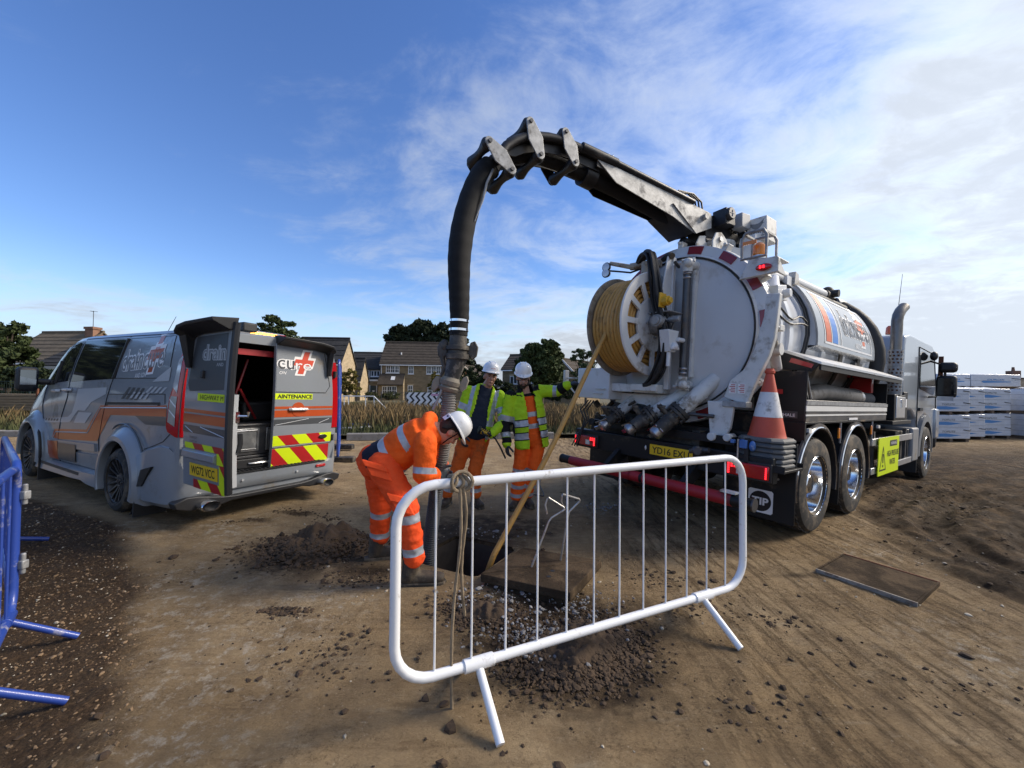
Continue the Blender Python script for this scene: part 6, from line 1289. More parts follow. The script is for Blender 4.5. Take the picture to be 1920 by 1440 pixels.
for sgn in (-1, 1):
    rt = Vector((1, 0, 0)); c = q1+dd*.04+rt*.12*sgn
    mb = MB(); mb.prism([(-.04, -.02), (.0, -.075), (.035, -.04), (.04, .03), (.015, .075), (-.02, .06)], c-Vector((0, .02, 0)), rt*sgn, -dd, Vector((0, .03, 0))); hb(mb, 'coupling_lug', mat('lug_sandy', (.24, .21, .17), .8, var=.3), c2, bevel=.008)
mb = MB(); mb.tube([at(830, 720, Yh-.05), at(827, 735, Yh-.05), at(818, 755, Yh-.05), at(812, 768, Yh-.05)], .012, 7); hb(mb, 'chain_lever', M['galv'], c2)
path = smooth_path([q1+dd*.1, at(841, 760, Yh), at(836, 800, 3.60), at(829, 850, 3.62), at(821, 900, 3.65), at(813, 960, 3.70), at(806, 1020, 3.75), at(803, 1060, 3.78)+Vector((0, 0, -.1)), Vector((-.74, 3.80, -.6)), Vector((-.72, 3.82, -1.2))], 40)
def ribbed(Q, r0, r1, nm, m, nper=6):
    L = [0]
    for i in range(1, len(Q)): L.append(L[-1]+(Q[i]-Q[i-1]).length)
    pitch = .021; m_ = int(L[-1]/pitch)*4; P = []; R = []; j = 0
    for k in range(m_+1):
        s = L[-1]*k/m_
        while j < len(L)-2 and L[j+1] < s: j += 1
        f = (s-L[j])/max(L[j+1]-L[j], 1e-6); P.append(Q[j].lerp(Q[j+1], f)); R.append(r1 if k % 4 in (0, 1) else r0)
    return hb(MB().tube(P, R, 16), nm, m, smooth=20)
k = 4*40
ribbed(path[:k+1], .056, .064, 'ribbed_hose', M['hose_ribbed']); ribbed(path[k:], .055, .062, 'ribbed_hose', M['hose_ribbed_dark'])

# ------------------------------------------------------------------ yellow jetting hose from the reel to the manhole
r0 = TM @ Vector((-1.62, .36, 2.05)); r1 = Vector((-.17, 3.72, -.02))
P = [TM @ Vector((-1.60, .34, 2.32)), TM @ Vector((-1.635, .35, 2.18)), r0]
for i in range(1, 14):
    t = i/14; P.append(r0.lerp(r1, t)+Vector((.0, 0, -.05*math.sin(PI*t)))+BN*.01*math.sin(9*t))
P += [r1, Vector((-.24, 3.74, -.3)), Vector((-.3, 3.76, -.9))]
o = MB().tube(smooth_path(P, 4), .0262, 10).build('jetting_hose', M['hose_yellow']); tag(o, 'yellow jetting hose running from the reel down into the manhole', 'hose')
# ------------------------------------------------------------------ van
van = tag(empty('works_van', VAN_LOC, VAN_ROT), 'grey works van with orange stripes and one rear door open', 'van')
VP = [(0, .22), (.80, .22), (.87, .26), (.905, .38), (.925, .62), (.932, .95), (.928, 1.18), (.92, 1.34), (.895, 1.60), (.862, 1.80), (.84, 1.885), (.785, 1.94), (.55, 1.972), (0, 1.985)]
VS = [(-1.10, 1.955, .965), (-1.07, 1.975, .988), (-.98, 1.985, 1.0), (-.5, 1.99, 1.0), (.2, 1.99, 1.0), (1.0, 1.99, 1.0), (1.6, 1.985, 1.0), (1.92, 1.965, 1.0), (2.15, 1.895, 1.0), (2.45, 1.74, 1.0), (2.75, 1.555, 1.0), (2.95, 1.42, .995), (3.08, 1.33, .99), (3.25, 1.245, .98), (3.46, 1.13, .955), (3.62, 1.03, .92), (3.72, .92, .87), (3.79, .78, .80), (3.82, .64, .72)]
def vsec(x):
    for a, b in zip(VS, VS[1:]):
        if a[0] <= x <= b[0] or b is VS[-1]:
            t = max(0, min(1, (x-a[0])/(b[0]-a[0]))); zt = a[1]+(b[1]-a[1])*t; w = a[2]+(b[2]-a[2])*t; break
        if x < a[0]: zt, w = a[1:]; break
    k = (zt-.6)/1.385
    return [(y*w, z if z < .6 else .6+(z-.6)*k) for y, z in VP]
def yS(x, z):
    s = vsec(x)
    for (y0, z0), (y1, z1) in zip(s[1:], s[2:]):
        if z0 <= z <= z1: return y0+(y1-y0)*(z-z0)/max(z1-z0, 1e-6)
    return s[1][0] if z < s[1][1] else s[-2][0]
def side(x, z, d=0): return Vector((x, yS(x, z)+d, z))
def flat_cut(V, F, zs=(), xs=()):
    bm = bmesh.new(); vv = [bm.verts.new((a, 0, b)) for a, b in V]
    for f in F:
        try: bm.faces.new([vv[i] for i in f])
        except ValueError: pass
    for z in zs: bmesh.ops.bisect_plane(bm, geom=bm.verts[:]+bm.edges[:]+bm.faces[:], plane_co=(0, 0, z), plane_no=(0, 0, 1))
    for x in xs: bmesh.ops.bisect_plane(bm, geom=bm.verts[:]+bm.edges[:]+bm.faces[:], plane_co=(x, 0, 0), plane_no=(1, 0, 0))
    bm.verts.index_update(); V2 = [(v.co.x, v.co.z) for v in bm.verts]; F2 = [tuple(v.index for v in f.verts) for f in bm.faces]; bm.free(); return V2, F2
ZB = [.26, .38, .5, .62, .78, .95, 1.06, 1.18, 1.26, 1.34, 1.43, 1.52, 1.60, 1.68, 1.75, 1.80, 1.845, 1.885, 1.91]
XB = [-1.07, -1.0, -.5, 0, .5, 1, 1.6, 1.92, 2.15, 2.45, 2.75, 2.95, 3.08]
def decal(name, poly, d, m, parent=None, F=None, both=False):
    V, F = flat_cut(poly, F or [tuple(range(len(poly)))], ZB, XB); o = None
    for s in ((1, -1) if both else (1,)):
        mb = MB(); P = [side(x, z, d) for x, z in V]; mb.add([(p.x, p.y*s, p.z) for p in P], F if s < 0 else [f[::-1] for f in F]); q = mb.build(name, M[m], parent or van, smooth=30); o = o or q
    return o
def body_shell():
    mb = MB(); R = []
    for x, _, _ in VS:
        s = vsec(x); R.append([Vector((x, y, z)) for y, z in s]+[Vector((x, -y, z)) for y, z in s[-2:0:-1]])
    mb.rings(R); me = mb.mesh('shell', M['van_grey']); o = link('shell', me); cut = []
    def cutter(m_):
        c = link('cutter', m_.mesh('cutter', M['black_plastic'])); b = o.modifiers.new('b', 'BOOLEAN'); b.object = c; b.operation = 'DIFFERENCE'; b.solver = 'EXACT'; cut.append(c)
    cutter(MB().box(-1.3, 1.25, -.74, .74, .47, 1.86))
    for x in (0, 2.933):
        for s in (-1, 1): cutter(MB().cyl((x, s*.62, .33), (x, s*1.2, .33), .405, n=40))
    bpy.context.view_layer.update(); me2 = evalmesh(o, 'body')
    for c in cut+[o]: bpy.data.objects.remove(c)
    me2.shade_smooth(); me2.set_sharp_from_angle(angle=rad(28)); return link('body', me2, van)
vbody = body_shell()
# cargo bay
mb = MB(); x0, x1, y, z0, z1 = -1.02, 1.22, .735, .48, 1.855
mb.add([(x, q*y, z) for x in (x0, x1) for q in (-1, 1) for z in (z0, z1)], [(0, 4, 5, 1), (2, 3, 7, 6), (0, 2, 6, 4), (1, 5, 7, 3), (4, 6, 7, 5)]); bay = mb.build('cargo_lining', mat('bay_dark', (.012, .012, .013), .7), van, smooth=0)
mb = MB(); mb.box(-.98, .4, -.70, .70, .62, .94); dr = mb.build('drawer_unit', M['steel_dark'], van)
mk('drawer_steel', (.30, .31, .32), .36, metal=.8, var=.35, vscale=7, dirt=(.12, .11, .1), damt=.3, dscale=4)
for a, b in ((.06, .66), (-.62, -.02)):
    mb = MB(); mb.box(-.995, -.978, a, b, .655, .915); d_ = mb.build('drawer_front', M['drawer_steel'], dr, bevel=.006)
    mb = MB(); mb.tube([(-.997, a+.03, .68), (-.997, a+.03, .89), (-.997, b-.03, .89), (-.997, b-.03, .68)], .008, 5, closed=True); mb.build('drawer_edge', M['steel'], d_)
mb = MB(); mb.box(-1.0, .4, -.71, .71, .945, .965); mb.box(-1.0, .4, -.71, .71, .585, .61); mb.build('checker_shelf', M['steel_dark'], dr, bevel=.004)
mb = MB(); mb.box(-1.04, -.98, -.70, .70, .48, .58); fl = mb.build('floor_drawer', M['black_plastic'], van, bevel=.008)
mb = MB(); mb.tube([(-1.045, .20, .53), (-1.06, .18, .53), (-1.06, -.02, .53), (-1.045, -.04, .53)], .012, 6); mb.build('drawer_handle', M['steel'], fl)
mb = MB(); mb.box(-1.02, -.96, -.72, .72, 1.735, 1.80); mb.build('red_lining', mat('lining_red', (.30, .012, .018), .5, var=.2), van)
for a, b in (((-.75, .3, 1.0), (-.75, .1, 1.7)), ((-.7, -.05, 1.0), (-.8, .2, 1.35)), ((-.5, .55, 1.0), (-.5, .55, 1.7))):
    mb = MB(); mb.cyl(a, b, .015); mb.build('tool_handle', M['red_dark'], van)
for k in range(4): mb = MB(); mb.tube([(-1.0, .70, 1.0+.14*k), (-1.0, .60, 1.0+.14*k)], .01, 5); mb.build('rack_hook', M['steel'], van)
mb = MB(); mb.box(-.8, -.1, .2, .68, .97, 1.3); mb.box(-.7, .2, -.6, .1, .97, 1.2); mb.build('stored_kit', M['black_plastic'], van, bevel=.03)

# glazing and lines on both sides
def vwin(name, P, m, d=.004): return decal(name, P, d, m, both=True)
vwin('side_window', [(1.74, 1.352), (.46, 1.415), (.30, 1.865), (1.55, 1.875)], 'van_tint')
w_ = vwin('front_window', [(1.83, 1.36), (2.62, 1.30), (2.55, 1.42), (2.34, 1.58), (2.08, 1.74), (1.92, 1.825), (1.72, 1.86), (1.66, 1.84)], 'van_tint')
mb = MB(); mb.tube([side(2.30, 1.32, .008), side(2.24, 1.62, .008)], .018, 6); mb.build('window_pillar', M['black_plastic'], van)
decal('quarter_panel', [(.40, 1.42), (-.86, 1.445), (-.80, 1.875), (.25, 1.87)], .004, 'van_grey', both=True)
wp = MB(); R = []
for i in range(9):
    t = i/8; x = 1.98+(2.95-1.98)*t; s = vsec(x); z = s[-3][1]; R.append([Vector((x+.004, q*s[-3][0]*.985, s[-3][1]+.006) if abs(q) == 1 else (x+.004, q*s[-3][0]*.985, s[-3][1]+(s[-1][1]-s[-3][1])*(1-q*q)+.006)) for q in np.linspace(-1, 1, 9)])
wp.rings(R, cap=False, loop=False); wp.build('windscreen', M['glass_dark'], van)
def line(name, P, w=.007, d=.003, m='ink', both=True):
    for s in ((1, -1) if both else (1,)):
        Q = []
        for (a, b), (c, e) in zip(P, P[1:]):
            n = max(2, int(math.hypot(c-a, e-b)/.08)); Q += [side(a+(c-a)*i/n, b+(e-b)*i/n, d) for i in range(n)]
        Q.append(side(*P[-1], d)); mb = MB(); mb.tube([(p.x, p.y*s, p.z) for p in Q], w*.6, 5); mb.build(name, M[m], van)
line('door_gap', [(1.60, 1.90), (1.78, 1.36), (1.80, 1.15), (1.98, .85), (2.05, .66), (2.08, .30)])
line('door_gap', [(.29, 1.90), (.46, 1.42), (.56, 1.2), (.73, .70), (.70, .35)])
line('roof_seam', [(-1.0, 1.90), (.2, 1.905), (1.60, 1.905)])
line('door_gap', [(2.68, 1.30), (2.72, 1.0), (2.60, .75)]); line('bonnet_gap', [(2.80, 1.30), (3.2, 1.17), (3.5, 1.0)])
line('quarter_outline', [(.40, 1.42), (-.86, 1.445), (-.80, 1.875), (.25, 1.87)], .006)
line('panel_gap', [(.55, 1.235), (-.82, 1.285), (-.84, 1.19)], .006); line('bumper_gap', [(-.02, .62), (-.25, .66), (-.6, .745), (-.85, .82), (-.98, .90)], .006)
decal('slide_track', [(.57, 1.105), (-.74, 1.165), (-.74, 1.20), (.56, 1.145)], .005, 'ink', both=True)
decal('track_cover', [(.50, 1.11), (-.70, 1.165), (-.70, 1.172), (.50, 1.118)], .009, 'van_grey', both=True)
mb = MB(); P = [(.43, 1.42), (.275, 1.87)]; mb.tube([side(x, z, .008) for x, z in P], .022, 6); mb.build('window_post', M['black_plastic'], van)
# livery on the near side
D = .0032
decal('orange_stripe', [(-.88, 1.176), (.72, 1.10), (1.11, .79), (2.19, .72), (2.29, .60), (2.03, .598), (.78, .68), (.42, 1.007), (-.89, 1.066)], D, 'van_orange')
line('stripe_line', [(-.88, 1.152), (.71, 1.073), (1.065, .755), (2.14, .685), (2.24, .60)], .011, D+.001, 'van_grey_pale', both=False)
decal('orange_block', [(2.38, .552), (2.0, .575), (2.02, .335), (2.37, .325)], .027, 'van_orange'); decal('hatched_block', [(1.97, .56), (1.36, .585), (1.41, .36), (2.02, .335)], .0275, 'van_grey_dark')
decal('pale_mark', [(1.46, 1.268), (.60, 1.312), (.60, 1.235), (1.0, 1.125), (1.18, 1.01), (1.40, 1.007), (1.66, .84), (2.72, .77), (2.66, .825), (1.72, .905), (1.60, .96), (1.50, 1.13)], D, 'van_grey_pale')
decal('pale_mark', [(1.37, .985), (.96, 1.0), (1.16, .862), (1.52, .845)], D+.001, 'van_grey_pale')
for k in range(7): x = 2.74-.105*k; decal('pale_mark', [(x, .83+.005*k), (x-.06, .833+.005*k), (x-.03, .80+.005*k), (x+.03, .797+.005*k)], D+.002, 'van_grey_dark')
for k in range(4):
    x = -.50-.10*k; decal('hatch_mark', [(x, 1.352), (x-.055, 1.353), (x+.05, 1.288), (x+.11, 1.286)], D+.001, 'van_grey_pale')
    x = .02-.11*k; decal('hatch_mark', [(x, 1.33), (x-.06, 1.332), (x+.10, 1.20), (x+.165, 1.198)], D+.001, 'van_grey_dark')
    x = -.16-.11*k; decal('hatch_mark', [(x+.04, 1.285), (x-.01, 1.286), (x+.07, 1.215), (x+.13, 1.212)], D+.002, 'van_grey_pale')
decal('pale_fade', [(-.52, 1.40), (-.87, 1.415), (-.87, 1.56)], D+.003, 'van_grey_pale'); decal('dark_band', [(-.89, 1.062), (-.2, 1.035), (-.45, .96), (-.90, .975)], D, 'van_grey_dark')
def vlogo(u, v, d): # u to the rear
    x = -.20-u*.92; z = 1.645+v*1.02; return side(x, z+.06*(u), d)
logo(van, vlogo, 1.06, .0065, ob=.06, colours=('print_grey', 'print_white', 'van_orange'))
# mouldings, sills, arches, bumper
def strip(name, P0, P1, d, m, zb=None):
    """raised moulding between two rows of (x,z)"""
    for s in (1, -1):
        mb = MB(); n = 12; R = []
        for i in range(n+1):
            t = i/n; a = (P0[0][0]+(P0[1][0]-P0[0][0])*t, P0[0][1]+(P0[1][1]-P0[0][1])*t); b = (P1[0][0]+(P1[1][0]-P1[0][0])*t, P1[0][1]+(P1[1][1]-P1[0][1])*t)
            R.append([side(*a, -.01), side(a[0], a[1]-.01, d), side(b[0], b[1]+.01, d), side(*b, -.01)])
        mb.rings([[Vector((p.x, p.y*s, p.z)) for p in r] for r in R]); mb.build(name, M[m], van, smooth=30)
strip('side_moulding', [(2.63, .57), (.80, .655)], [(2.66, .455), (.80, .55)], .022, 'van_grey'); strip('door_panel', [(2.60, .44), (.74, .53)], [(2.6, .31), (.70, .34)], .018, 'van_grey')
for s in (1, -1):
    mb = MB(); R = []
    for x, zt, zb in ((2.72, .28, .16), (2.3, .30, .165), (1.4, .32, .175), (1.02, .33, .19), (.85, .335, .165), (.60, .345, .16), (.45, .35, .17)): R.append([Vector((x, s*(.90), zt)), Vector((x, s*.975, zt-.03)), Vector((x, s*.985, zb+.02)), Vector((x, s*.93, zb)), Vector((x, s*.80, zb))])
    mb.rings(R); sk = mb.build('side_skirt', M['van_grey'], van, smooth=30)
    mb = MB(); mb.rings([[Vector((x, s*.9785, .285)), Vector((x, s*.9815, .25))] for x in (2.45, 1.1)], cap=False, loop=False); mb.build('skirt_insert', M['black_plastic'], sk)
    for cx, aa, bb, w in ((0, -20, 200, 1.03), (2.933, -8, 190, 1.02)):
        mb = MB(); R = []; N_ = 30
        for k in range(N_+1):
            t = rad(aa+(bb-aa)*k/N_); c_, s_ = math.cos(t), math.sin(t); R.append([])
            for r_, y_ in ((.40, .80), (.402, w-.01), (.412, w), (.455, w-.004), (.50, .975), (.555, .945), (.57, .92), (.57, .80)):
                R[-1].append(Vector((cx+c_*r_*(1.0 if cx else 1.03), s*y_, .335+s_*r_*(1.04 if s_ > 0 else 1))))
        mb.rings(R); ar = mb.build('wheel_arch', M['van_grey'], van, smooth=40)
        mb = MB(); mb.lathe([(.40, 0), (.41, 0), (.41, .32), (.40, .32)], o=(cx, min(s*.63, s*.95), .335), ax=(0, 1, 0), n=30, a0=0, a1=2*PI, closed_prof=True); mb.build('arch_liner', M['black_plastic'], ar)
        if cx == 0:
            mb = MB(); mb.tube([Vector((cx+math.cos(t)*.575, s*.955, .335+math.sin(t)*.60)) for t in [rad(60+100*k/12) for k in range(13)]], [.003]+[.011]*11+[.003], 6); mb.build('arch_vent_crease', M['van_grey_dark'], ar)  # dark line painting the shade of the crease over the rear arch
        else:
            mb = MB(); mb.tube([Vector((cx+math.cos(t)*.53, s*1.0, .335+math.sin(t)*.55)) for t in [rad(140+45*k/10) for k in range(11)]], [.003]+[.016]*9+[.003], 6); mb.build('arch_vent_crease', M['ink'], ar)
# rear bumper with side wings
mb = MB(); R = []
prof = [(-.32, .955, .60, .17), (-.40, .985, .655, .17), (-.62, .975, .735, .17), (-.85, .962, .79, .175), (-1.0, .945, .79, .18), (-1.09, .90, .72, .19), (-1.135, .84, .50, .22), (-1.15, .74, .47, .28), (-1.155, .5, .465, .30), (-1.155, 0, .465, .30)]
for x, y, zt, zb in prof: R.append([Vector((x+.10 if x > -1.1 else x+.14, y-.06, zt)), Vector((x, y, zt-.02)), Vector((x, y+.012, (zt+zb)/2)), Vector((x, y, zb+.05)), Vector((x+.03, y-.05, zb)), Vector((x+.12, y-.14, zb))])
R2 = R + [[Vector((p.x, -p.y, p.z)) for p in r] for r in R[-2::-1]]
mb.rings(R2); bmp = mb.build('rear_bumper', M['van_grey'], van, smooth=40)
mb = MB(); mb.box(-1.15, -1.02, -.72, .72, .455, .470); mb.build('bumper_step', M['black_plastic'], bmp)
mb = MB()
for k in range(28): mb.box(-1.14, -1.06, -.66+.047*k, -.64+.047*k, .470, .478)
mb.build('step_treads', M['black_plastic'], bmp); bpy.data.objects['step_treads']['kind'] = 'stuff'
mb = MB(); dp = [(-.95, .26), (-.84, .30), (-.74, .295), (-.5, .25), (-.38, .24), (.38, .24), (.5, .25), (.74, .295), (.84, .30), (.95, .26), (.93, .20), (.8, .16), (.5, .17), (.42, .19), (-.42, .19), (-.5, .17), (-.8, .16), (-.93, .20)]
mb.prism(dp, (-1.17, 0, 0), (0, 1, 0), (0, 0, 1), (.12, 0, 0)); mb.build('diffuser', M['black_plastic'], bmp, bevel=.012)
for s in (1, -1):
    mb = MB(); mb.lathe([(.045, -.10), (.058, -.10), (.062, -.085), (.058, .1), (.045, .1)], o=(0, 0, 0), ax=(1, 0, 0), n=24, closed_prof=True); mb.xf(Matrix.LocRotScale(Vector((-1.20, s*.68, .205)), None, Vector((1, 1.45, .85)))); tp = mb.build('exhaust_tip', M['chrome'], bmp)
    mb = MB(); mb.cyl((-.06, 0, 0), (-.05, 0, 0), .05, n=20); mb.xf(Matrix.LocRotScale(Vector((-1.20, s*.68, .205)), None, Vector((1, 1.45, .85)))); mb.build('tip_bore', M['ink'], tp)
    mb = MB(); mb.box(-1.168, -1.155, min(s*.58, s*.72), max(s*.58, s*.72), .395, .43); mb.build('rear_reflector', M['red_refl'], bmp, bevel=.006)
    mb = MB(); mb.prism([(-.57, .52), (-.79, .575), (-.60, .36), (-.50, .345)], (0, s*.999, 0), (1, 0, 0), (0, 0, 1), (0, -s*.03, 0)); mb.build('bumper_vent', M['ink'], bmp)
    for yy in (.32,): mb = MB(); mb.cyl((-1.172, s*yy, .385), (-1.15, s*yy, .385), .013, n=12); mb.build('parking_sensor', M['van_grey_pale'], bmp)
# tail lamps round the rear corners
def tail(s):
    P = [(-1.095, 1.735), (-1.03, 1.70), (-.985, 1.36), (-.94, 1.25), (-.915, .97), (-.95, .925), (-1.095, .875)]
    def dec(nm, P, d, m, par):
        V, F = flat_cut(P, [tuple(range(len(P)))], ZB, [-1.07]); mb = MB(); Q = [side(x, z, d) for x, z in V]; mb.add([(p.x, p.y*s, p.z) for p in Q], F); return mb.build(nm, M[m], par)
    tl = dec('tail_lamp', P, .012, 'lamp_red', van)
    dec('lamp_lens', [(-1.065, 1.67), (-1.015, 1.63), (-.99, 1.36), (-1.065, 1.30)], .016, 'lamp_clear', tl); dec('lamp_lens', [(-1.07, 1.27), (-.97, 1.27), (-.945, 1.02), (-1.07, .98)], .016, 'steel', tl)
    for z in (1.20, 1.10): dec('lamp_bar', [(-1.07, z-.04), (-.965, z+.03), (-.96, z+.045), (-1.07, z-.02)], .018, 'print_white', tl)
    mb = MB(); mb.rings([[Vector((-1.112, s*(yS(-1.1, z)+.012), z)), Vector((-1.112, s*(yS(-1.1, z)-.07), z))] for z in np.linspace(.88, 1.735, 14)], cap=False, loop=False); mb.build('lamp_back', M['lamp_red'], tl)
tail(1); tail(-1)
mb = MB(); mb.rings([[Vector((-1.104, .73, z)), Vector((-1.104, yS(-1.1, z)-.05, z))] for z in np.linspace(.5, 1.85, 16)], cap=False, loop=False); mb.build('door_jamb', M['black_plastic'], van)
# rear doors
class Door:
    def __init__(s, hinge, ang, sgn):
        a = rad(ang); s.h = Vector(hinge); s.d = Vector((-math.sin(a), -sgn*math.cos(a), 0)); s.n = Vector((-math.cos(a), sgn*math.sin(a), 0)); s.sgn = sgn
    def p(s, u, z, d=0.): return s.h + s.d*u + s.n*(d+.03*(1-((z-1.2)/.8)**2 if z > .4 else 0)) + Vector((0, 0, z))
    def u0(s, z): return 0 if z < 1.25 else .13*((z-1.25)/.65)**1.4*.6
DW = .80
def make_door(dr_, name):
    R = []; zs = list(np.linspace(.445, 1.925, 16))
    mb = MB()
    for z in zs: R.append([dr_.p(dr_.u0(z), z, 0), dr_.p(DW, z, 0), dr_.p(DW, z, -.05), dr_.p(dr_.u0(z), z, -.05)])
    mb.rings(R); o = mb.build(name, M['van_grey'], van, smooth=40, bevel=.006)
    return o
def ddec(par, dr_, name, P, d, m, F=None):
    V, F = flat_cut(P, F or [tuple(range(len(P)))], list(np.linspace(.52, 1.9, 15))); mb = MB(); mb.add([dr_.p(u, z, d) for u, z in V], F); return mb.build(name, M[m], par, smooth=30)
def clip(poly, zmin, zmax, umin, umax):
    def cl(P, f, inter):
        out = []
        for a, b in zip(P, P[1:]+P[:1]):
            if f(a): out.append(a)
            if f(a) != f(b): out.append(inter(a, b))
        return out
    def at_(i, v): return lambda a, b: tuple(a[k]+(b[k]-a[k])*(v-a[i])/(b[i]-a[i]) for k in (0, 1))
    for i, v, sg in ((1, zmin, 1), (1, zmax, -1), (0, umin, 1), (0, umax, -1)):
        poly = cl(poly, lambda p: (p[i]-v)*sg >= 0, at_(i, v))
        if len(poly) < 3: return []
    return poly
def chevrons(par, dr_, z0, z1, u0, u1, flip, off=0.):
    w = .185; n = 0
    for k in range(-6, 14):
        a = k*w+off; s = 1 if flip else -1; sl = .95
        P = [(a+s*sl*(z0-.45), z0), (a+w+s*sl*(z0-.45), z0), (a+w+s*sl*(z1-.45), z1), (a+s*sl*(z1-.45), z1)]; Q = clip(P, z0, z1, u0, u1)
        if Q: ddec(par, dr_, 'chevron', Q, .003, 'red_refl' if k % 2 else 'yellow_refl')
RD = Door((-1.10, -.815, 0), 0, -1); rd = make_door(RD, 'rear_door')
van.scale = (1.02, 1.02, 1.045)
LD = Door((-1.165, .875, 0), 92, 1); ld = make_door(LD, 'rear_door'); ld['label'] = 'rear door swung open'
for dr_, o, rt in ((RD, rd, True), (LD, ld, False)):
    ddec(o, dr_, 'rear_window', [(.06, 1.40), (.10, 1.33), (DW-.01, 1.33) if rt else (DW-.06, 1.36), (DW-.01, 1.88) if rt else (DW-.07, 1.86), (.16, 1.84)], .002, 'van_grey' if rt else 'van_grey_dark')
    if rt:
        mb = MB(); mb.tube([dr_.p(u, z, .003) for u, z in ((DW-.01, 1.335), (.12, 1.335), (.06, 1.42), (.15, 1.84))], .004, 5); mb.build('window_outline', M['ink'], o)
    ddec(o, dr_, 'orange_stripe', [(.0, 1.04), (DW-.005, 1.04), (DW-.005, 1.12), (.0, 1.12)], .0025, 'van_orange'); ddec(o, dr_, 'orange_stripe', [(.0, 1.135), (DW-.005, 1.135), (DW-.005, 1.165), (.0, 1.165)], .0025, 'van_orange')
    ddec(o, dr_, 'dark_band', [(.0, .945), (DW-.005, .945), (DW-.005, 1.015), (.0, 1.015)], .0025, 'van_grey_dark')
    mb = MB(); mb.tube([dr_.p(.35, 1.01, .004), dr_.p(.78, .95, .004)], .004, 4); mb.tube([dr_.p(.05, 1.0, .004), dr_.p(.2, .95, .004)], .004, 4); mb.build('pale_lines', M['van_grey_pale'], o)
    mb = MB()
    R = []
    for u, dz in ((.10, -.05), (.14, .0), (.3, .025), (DW, .04)):
        R.append([dr_.p(u, 1.86+dz, -.03), dr_.p(u, 1.84+dz, .03), dr_.p(u, 1.90+dz, .17), dr_.p(u, 1.93+dz, .18), dr_.p(u, 1.955+dz, -.04)])
    mb.rings(R); mb.rings([[dr_.p(.06, z, .035+.05*k/5), dr_.p(.10+.0, z, .05+.09*k/5), dr_.p(.13, z, .03+.06*k/5), dr_.p(.1, z, -.02)] for k, z in enumerate(np.linspace(1.55, 1.86, 6))]); mb.build('spoiler', M['black_plastic'], o, smooth=40, bevel=.006)
chevrons(rd, RD, .445, .675, .03, DW-.004, True); chevrons(rd, RD, .705, .825, .0, DW-.004, True, .02)
mb = MB(); mb.tube([RD.p(.0, .69, .001), RD.p(DW, .69, .001)], .008, 5); mb.build('door_crease', M['van_grey_dark'], rd)
ddec(rd, RD, 'notice_strip', [(.31, 1.248), (DW-.003, 1.248), (DW-.003, 1.318), (.31, 1.318)], .003, 'yellow_refl')
V_, F_ = text_mb('AINTENANCE', .455, .048, .03, cx=.565, cy=0); mb = MB(); mb.add([RD.p(DW+.31-u, 1.283+v, .005) for u, v in V_], F_); mb.build('notice_lettering', M['ink'], rd, smooth=0)
# badge, handle, hinges
mb = MB(); mb.cyl((0, 0, 0), (.012, 0, 0), 1, n=28); mb.xf(Matrix.LocRotScale(RD.p(.13, .775, .012), None, Vector((1, .062, .028)))); bd = mb.build('maker_badge', M['chrome'], rd)
mb = MB(); mb.cyl((0, 0, 0), (.004, 0, 0), 1, n=28); mb.xf(Matrix.LocRotScale(RD.p(.13, .775, .0155), None, Vector((1, .054, .022)))); mb.build('badge_face', M['ink'], bd)
mb = MB(); c = RD.p(DW-.30, 1.13, .0); mb.cyl(c, c+RD.n*.006, .085, n=24); mb.build('handle_recess', M['van_orange'], rd)
mb = MB(); mb.tube([RD.p(DW-.42, 1.13, .008), RD.p(DW-.40, 1.13, .03), RD.p(DW-.2, 1.13, .03), RD.p(DW-.18, 1.13, .008)], .017, 8); mb.build('door_handle', M['van_grey_pale'], rd)
for z in (.75, 1.58):
    mb = MB(); c = RD.p(-.02, z); mb.cyl(c-Vector((0, 0, .04)), c+Vector((0, 0, .04)), .022); mb.build('hinge', M['black_plastic'], rd)
    mb = MB(); c = LD.p(-.02, z, -.02); mb.cyl(c-Vector((0, 0, .04)), c+Vector((0, 0, .04)), .022); mb.beam(c, c+Vector((.1, -.03, 0)), .02, .05); mb.build('hinge', M['van_grey'], ld)
# cure + cross on the right door
def rlogo(u, v, d): return RD.p(DW-.235-u, 1.66+v, d)
def put(par, f, V, F, d, m, nm='company_logo'): mb = MB(); mb.add([f(a, b, d) for a, b in V], F); mb.build(nm, M[m], par, smooth=0)
put(rd, rlogo, *text_mb('cure', .46, .125, .09), .004, 'print_white'); put(rd, rlogo, *text_mb('cure', .43, .105, .0), .0072, 'van_grey_dark', 'logo_lettering')
def vcross(s, t, d, m):
    A, B = .125*s, .038*t; cx, cy, sl = .12, .035, .34
    P = [(cx+x+y*sl, cy+y) for x, y in [(-B, -A*1.1), (B, -A*1.1), (B, -B), (A, -B), (A, B), (B, B), (B, A*1.1), (-B, A*1.1), (-B, B), (-A, B), (-A, -B), (-B, -B)]]
    put(rd, rlogo, P, [(0, 1, 2, 11), (2, 3, 4, 5), (11, 2, 5, 8), (5, 6, 7, 8), (8, 9, 10, 11)], d, m, 'logo_cross')
vcross(1.16, 1.8, .0055, 'print_white'); vcross(1., 1., .0085, 'cross_red'); put(rd, rlogo, *text_mb('re', .215, .082, .0, cx=.115, cy=-.013), .0098, 'print_white', 'logo_lettering'); put(rd, rlogo, *text_mb('ON', .09, .034, .01, .3, cx=-.15, cy=-.10), .004, 'print_white', 'logo_lettering')
